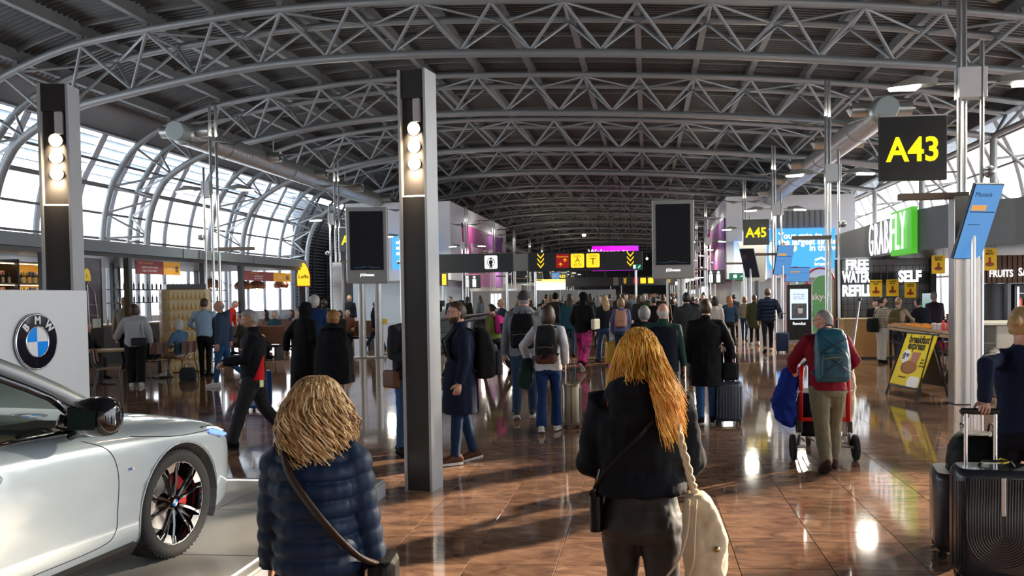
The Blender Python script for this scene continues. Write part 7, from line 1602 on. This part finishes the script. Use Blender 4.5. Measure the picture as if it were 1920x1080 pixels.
D, F = grid_dirs(24, 16); MB().add([(head_r(*d)+V(d)*.018+V((0, .02, 0))) if d[2] > .28 else head_r(*d)*.9 for d in D], F, P['hx']).build('flat_cap', C(176, 150, 128), P['t'], smooth='all'); strap(P, 'scarf', C(178, 156, 138), [(-.06, .06, 1.52), (-.05, .12, 1.42), (-.03, .15, 1.25), (-.03, .15, 1.05)], .03, .015)
mid('dark-haired man in a suit among the seats left of the displays', 606, 560, 27, -60, skin='dark', hair=('buzz', 'black'), top=C(24, 26, 34), bottom=BLK)
mid('woman in a dark blazer standing far behind the seats', 655, 553, 34, 190, True, hair=('bun', 'blonde'), top=C(30, 36, 46), bottom=BLK)
mid('dark-haired woman in black looking at a phone beyond the walkway', 818, 556, 36, 175, True, hair=('long', 'black'), top=C(22, 22, 24), bottom=C(60, 90, 120), arms=((-.05, .25, -.25), (-.05, .25, -.25)))
mid('person in dark clothes standing beyond the walkway', 845, 556, 38, 160, hair=('short', 'black'), top=C(30, 30, 32), bottom=CHARC)
mid('person in a patterned black coat beyond the walkway', 876, 556, 39.5, 0, True, hair=('long', 'black'), top=C(26, 26, 24), bottom=CHARC, skirt=[(1., .18, .14), (.6, .2, .16)])
mid('person in a pale denim shirt near the shop entrance', 900, 554, 42, 60, True, hair=('long', 'brown'), top=C(110, 120, 125), bottom=C(60, 80, 100))

# ---- at the bar
x, y, H = feet(256, 724, 254, 571); P = person('woman in a pale grey jumper and wide black trousers standing at the bar tables', x, y, 30, H, True, 1.1, 'fair', ('mid', 'brown'), C(168, 172, 176), C(18, 18, 22), WSH, WSH, lod=0, loose=.025, tloose=.035, arms=((.20, .30, -.38), (.12, .05, -.48)), legs=((4, 2), (-4, 2)))
t = bagthing(P, 'crossbody_bag', 'dark crossbody bag on the back of the woman in the grey jumper', 'bag'); MB().box(P['sc']((.08, -.19, .96)), (.30, .07, .17)).build('bag_body', C(40, 42, 50, .5), t, bevel=.03); strap(P, 'strap', C(30, 30, 36), [(.12, -.05, 1.47), (.12, -.16, 1.3), (.14, -.19, 1.05)], .012, .004, t)
mid('man with glasses in a beige jumper behind the bar tables', 233, 557, 20.8, -160, hair=('short', 'light'), top=C(140, 134, 122), bottom=CHARC, glasses=True)
seat = dict(sit=True, legs=((86, 88), (84, 86)))
def sitter(label, x, y, face, H, fem, z=.46, **k): s = H/1.75; return person(label, x, y, face, H, fem, legs=((84, 86), (82, 84)), sit=True, z0=z+.10*s-.92*s, lod=1, **k)
sitter('seated blonde woman in a black vest at the bar table', -12.5, 17.4, -100, 1.62, True, hair=('bob', 'blonde'), top=C(30, 28, 32), bottom=C(40, 42, 50), arms=((.0, .3, -.3), (.0, .3, -.3)))
P = sitter('seated woman with glasses in a blue denim shirt at the bar table', -10.7, 18.05, 78, 1.66, True, hair=('bob', 'white'), top=C(84, 118, 150), bottom=C(170, 150, 125), arms=((.02, .34, -.30), (.02, .34, -.30)), glasses=True, shoe=WSH, sole=WSH)
t = thing('dark_coat', 'black coat draped over the back of a bar chair', 'coat', (-11.15, 17.55, 0)); soft(MB().loft([[(a*w, b*.16, z) for a, b in rounded(1, 1, .4, 4)] for z, w in ((.42, .34), (.5, .40), (.75, .40), (.92, .34), (.98, .2))]).build('fabric', C(18, 18, 22), t, smooth='all'), .016, 2, .05)
t = thing('floor_bag', 'dark grey bag on the floor beside the seated woman in denim', 'bag', (-10.35, 17.75, 0), .4); soft(MB().loft([[(a*w, b*.2, z) for a, b in rounded(1, 1, .35, 4)] for z, w in ((0, .3), (.03, .36), (.2, .34), (.27, .25))]).build('main_bag', C(46, 52, 54), t, smooth='all'), .014, 2, .02); MB().tube([(-.08, 0, .26), (-.06, 0, .36), (.06, 0, .36), (.08, 0, .26)], .008, 6).build('bag_handle', BLACK, t)
x, y, H = feet(386, 706, 380, 560); person('man in a light blue shirt and black trousers standing with his back turned', x, y, 8, H, False, 1.08, 'fair', ('short', 'brown'), C(150, 175, 200), C(18, 18, 22), BLK, lod=0, legs=((3, 2), (-3, 2)), arms=((.14, .28, -.32), (.07, .03, -.53)))
x, y, H = feet(417, 724, 408, 564); P = person('balding man with glasses in a navy hooded jacket and jeans walking left', x, y, 106, H, False, 1.15, 'pink', ('bald', 'grey'), C(52, 66, 88), C(38, 74, 112), WSH, WSH, lod=0, legs=((8, 3), (-16, 30)), arms=((.05, .03, -.53), (.05, -.12, -.5)), glasses=True, hood=True, loose=.012)
patch(P, 'dark_shirt_front', C(22, 24, 32), .86, 1.42, 80, 130, .022, add=.012, steps=8)
g = gp(447, 716); suitcase('black suitcase trailing behind the man in the navy hooded jacket', g.x+.15, g.y+.1, rad(-70), .36, .24, .45, C(20, 20, 24, .4), .45, 'flat')
mid('bald man in a bright red shirt bending forward behind the bar', 424, 560, 25.5, -80, hair=('buzz', 'grey'), top=C(200, 48, 38), bottom=CHARC, lean=20, skin='pink')
for i, (px, Y, col, hc, l) in enumerate(((452, 22.5, (40, 46, 36), 'brown', 'seated person in a dark patterned jacket behind the thin bar post'), (474, 23.5, (30, 30, 34), 'dark', 'seated person in black at the dim bar table'), (515, 27.5, (40, 70, 84), 'grey', 'seated man in a teal jumper resting his arms on a bench'), (548, 30, (50, 50, 55), 'dark', 'seated person in grey further along the bench'), (560, 29.5, (150, 140, 130), 'light', 'seated person in beige at the end of the bench'), (638, 27, (30, 34, 38), 'black', 'seated person in dark clothes left of the display'), (652, 28, (110, 70, 60), 'white', 'seated person with white hair and a red scarf left of the display'), (500, 30.5, (36, 38, 44), 'black', 'seated person far back by the window benches'))):
    g_ = at(px, 600, Y); sitter(l, g_.x, Y, (100, -80, 170, 150, 180, 160, 200, 120)[i], 1.7, i % 2 == 1, hair=('short' if i % 2 == 0 else 'bob', hc), top=C(*col), bottom=CHARC, arms=((.0, .3, -.3), (.0, .3, -.3)))
BEN = C(30, 32, 36, .5)
for i, (px, Y) in enumerate(((530, 28.4), (645, 27.7), (462, 23.2), (490, 31))):
    g_ = at(px, 600, Y); t = thing('bench', ['long dark bench with brown back at the end of the bar', 'dark bench left of the left advertising display', 'dark bench behind the thin bar post', 'dark bench far back by the windows'][i], 'bench', (g_.x, Y+.25, 0)); MB().bx((-1.0, -.4, .38), (1.0, .05, .45)).build('seat', BEN, t, bevel=.02); MB().bx((-1.0, .12, .45), (1.0, .18, 1.0)).build('backrest', CHB, t, bevel=.02)
    for s_ in (-1, 1): MB().bx((s_*.9-.03, -.35, 0), (s_*.9+.03, .15, .4)).build('leg', BLACK, t)

# ---- at the kiosk
x, y, H = feet(1654, 680, 1650, 556); P = person('woman in a black and cream striped jumper and pale wide trousers at the kiosk', x, y, -70, H, True, 1., 'fair', ('bun', 'dark'), stripes('stripe_top', (.015, .014, .016), (.62, .54, .42), 11), C(186, 182, 176), BLK, lod=0, loose=.012, tloose=.03, flare=.03, arms=((.06, .02, -.52), (.05, .1, -.5)), legs=((3, 2), (-4, 2)), look=(-10, 0))
t = bagthing(P, 'tote_bag', 'large black tote bag on the striped woman\'s shoulder', 'bag'); soft(MB().loft([[P['sc']((-.05+a*w, -.25+b*.22, z)) for a, b in rounded(1, 1, .35, 4)] for z, w in ((.82, .3), (.86, .36), (1.05, .36), (1.18, .28))]).build('bag_body', C(20, 22, 28), t, smooth='all'), .014, 2, .02); strap(P, 'strap', C(20, 22, 28), [(-.05, -.24, 1.15), (.02, -.16, 1.42), (.10, -.05, 1.47), (.10, .06, 1.44)], .014, .005, t)
P = mid('woman with a plait and olive daypack reaching over the food rack', 1684, 557, 20.2, -38, True, hair=('bun', 'light'), top=C(158, 138, 118), bottom=C(60, 62, 70), arms=((.05, .1, -.45), (.05, .46, -.28))); backpack(P, 'olive and brown daypack on the woman at the food rack', C(84, 74, 52), .26, .40, .14, 1.06)
mid('large man in a dark jacket leaning over the kiosk counter', 1735, 556, 20.9, 30, hair=('short', 'black'), top=C(30, 32, 42), bottom=BLK, fat=1.3, lean=18, arms=((.05, .4, -.3), (.05, .4, -.3)))
mid('bald man in a purple-grey jacket at the kiosk counter', 1752, 546, 21.8, 20, hair=('buzz', 'grey'), top=C(56, 46, 56), bottom=BLK, fat=1.2, skin='tan')
P_ = at(1800, 570, 17.6); person('customer in a brown-black jacket reaching across behind the white counter', 7.6, 15.9, 60, 1.72, False, 1.2, 'fair', ('short', 'dark'), C(46, 40, 36), BLK, lod=1, lean=28, arms=((.05, .5, -.16), (.05, .5, -.16)))
mid('kiosk worker in a black cap behind the counter', 1640, 562, 25, 180, hair=('short', 'black'), top=C(30, 30, 34), bottom=BLK)
for i, (px, Y, col) in enumerate(((1530, 41.5, (60, 70, 80)), (1545, 42, (120, 116, 110)), (1562, 43, (44, 50, 46)))): mid(f'traveller seated or standing beyond the Revolut totem, {["left", "middle", "right"][i]} one', px, 573, Y, 180, hair=('short', ('dark', 'light', 'brown')[i]), top=C(*col), bottom=CHARC, lod=2)

# ================================================================ the far crowd
PROTO = []
for i, k in enumerate((dict(hair=('short', 'dark'), legs=((14, 5), (-16, 14))), dict(fem=True, hair=('long', 'brown'), legs=((-12, 10), (12, 4))), dict(hair=('buzz', 'grey'), fat=1.15, legs=((8, 3), (-10, 8)), collar=True), dict(fem=True, hair=('bob', 'dark'), loose=.015, legs=((16, 5), (-16, 16))), dict(hair=('short', 'brown'), loose=.02, hood=True, legs=((-10, 8), (10, 4))), dict(fem=True, hair=('bun', 'black'), skirt=[(1.05, .18, .14), (.6, .20, .16)], legs=((10, 4), (-12, 10))))):
    p = V((-3.2+i*1.35, 31.5+1.3*(i % 3), 0)); k = dict(k); f = k.pop('fem', False)
    PROTO.append(person('far traveller in the crowd', p.x, p.y, (0, 180)[i % 3 == 1], 1.72, f, lod=2, **k)['t'])
CROWDC = [('black', (18, 18, 22)), ('navy blue', (26, 36, 60)), ('charcoal', (46, 48, 52)), ('dark brown', (58, 44, 36)), ('olive green', (64, 68, 48)), ('grey', (96, 98, 102)), ('cream', (178, 170, 156)), ('teal', (34, 72, 80)), ('maroon', (88, 30, 38)), ('light blue', (110, 135, 165))]
WT = [9, 6, 6, 3, 2, 3, 2, 1, 1, 1]
BOTN = [('black trousers', BLK), ('grey trousers', CHARC), ('dark jeans', DJEAN), ('blue jeans', JEAN), ('navy trousers', NAVY)]
HRN = [('black', 'black'), ('brown', 'brown'), ('dark', 'dark'), ('grey', 'grey'), ('light', 'light')]
def recolour(root, i):
    n, c = CROWDC[i]; bn, bm_ = R.choice(BOTN); hn, hm_ = R.choice(HRN)
    root['label'] = f'far traveller with {hn} hair, {n} top and {bn} in the crowd'; root['group'] = f'far crowd in {n}'; root['category'] = 'person'
    for ch in root.children:
        st = ch.name.split('.')[0]; m = {'top': C(*c), 'trousers': bm_, 'hair': HAIR[hm_]}.get(st)
        if m and ch.type == 'MESH' and ch.material_slots: ch.material_slots[0].link = 'OBJECT'; ch.material_slots[0].material = m
def crowd():
    rr = random.Random(5); idx = [i for i, w in enumerate(WT) for _ in range(w)]
    spots = [(p.location.x, p.location.y) for p in PROTO]
    for p in PROTO: recolour(p, rr.choice(idx))
    bad = [(4.95, 32.7), (4.95, 42.3), (3.7, 51.9), (-5.6, 37), (-.5, 37), (-6.3, 37)]+[(3.7, 61.5), (3.7, 71.1)]
    n = 0; tries = 0
    while n < 190 and tries < 9000:
        tries += 1; y = 27+rr.random()**1.35*85; lim = (-5.2, 3.2) if y < 80 else (-7, 4)
        x = rr.uniform(*lim) if y > 36 else rr.uniform(-4.6, 2.6)
        if any((x-a)**2+(y-b)**2 < .62 for a, b in spots+bad): continue
        spots.append((x, y)); n += 1; src = rr.choice(PROTO)
        r = src.copy(); COL.objects.link(r); r.location = (x, y, 0); r.rotation_euler = (0, 0, rr.choice((0, 0, pi))+rr.uniform(-.3, .3)); k = rr.uniform(.92, 1.07); r.scale = (k, k, k)
        for ch in src.children:
            if y > 55 and ch.name.startswith(('eye', 'lips')): continue
            c = ch.copy(); COL.objects.link(c); c.parent = r
            for g_ in ch.children: d_ = g_.copy(); COL.objects.link(d_); d_.parent = c
        recolour(r, rr.choice(idx))
# ================================================================ apply stored modifiers
bpy.context.view_layer.update()
dg = bpy.context.evaluated_depsgraph_get()
_new = [(o, bpy.data.meshes.new_from_object(o.evaluated_get(dg))) for o in LATER]
for o, me in _new:
    o.modifiers.clear()
    if o.name in EXTRA:
        ex = EXTRA[o.name].mesh('x', smooth='all'); bm = bmesh.new(); bm.from_mesh(me); bm.from_mesh(ex); bm.to_mesh(me); bm.free()
        me.polygons.foreach_set('use_smooth', [True]*len(me.polygons))
    o.data = me
bpy.data.objects.remove(CUT)
for m_ in [m_ for m_ in bpy.data.meshes if m_.users == 0]: bpy.data.meshes.remove(m_)
crowd()
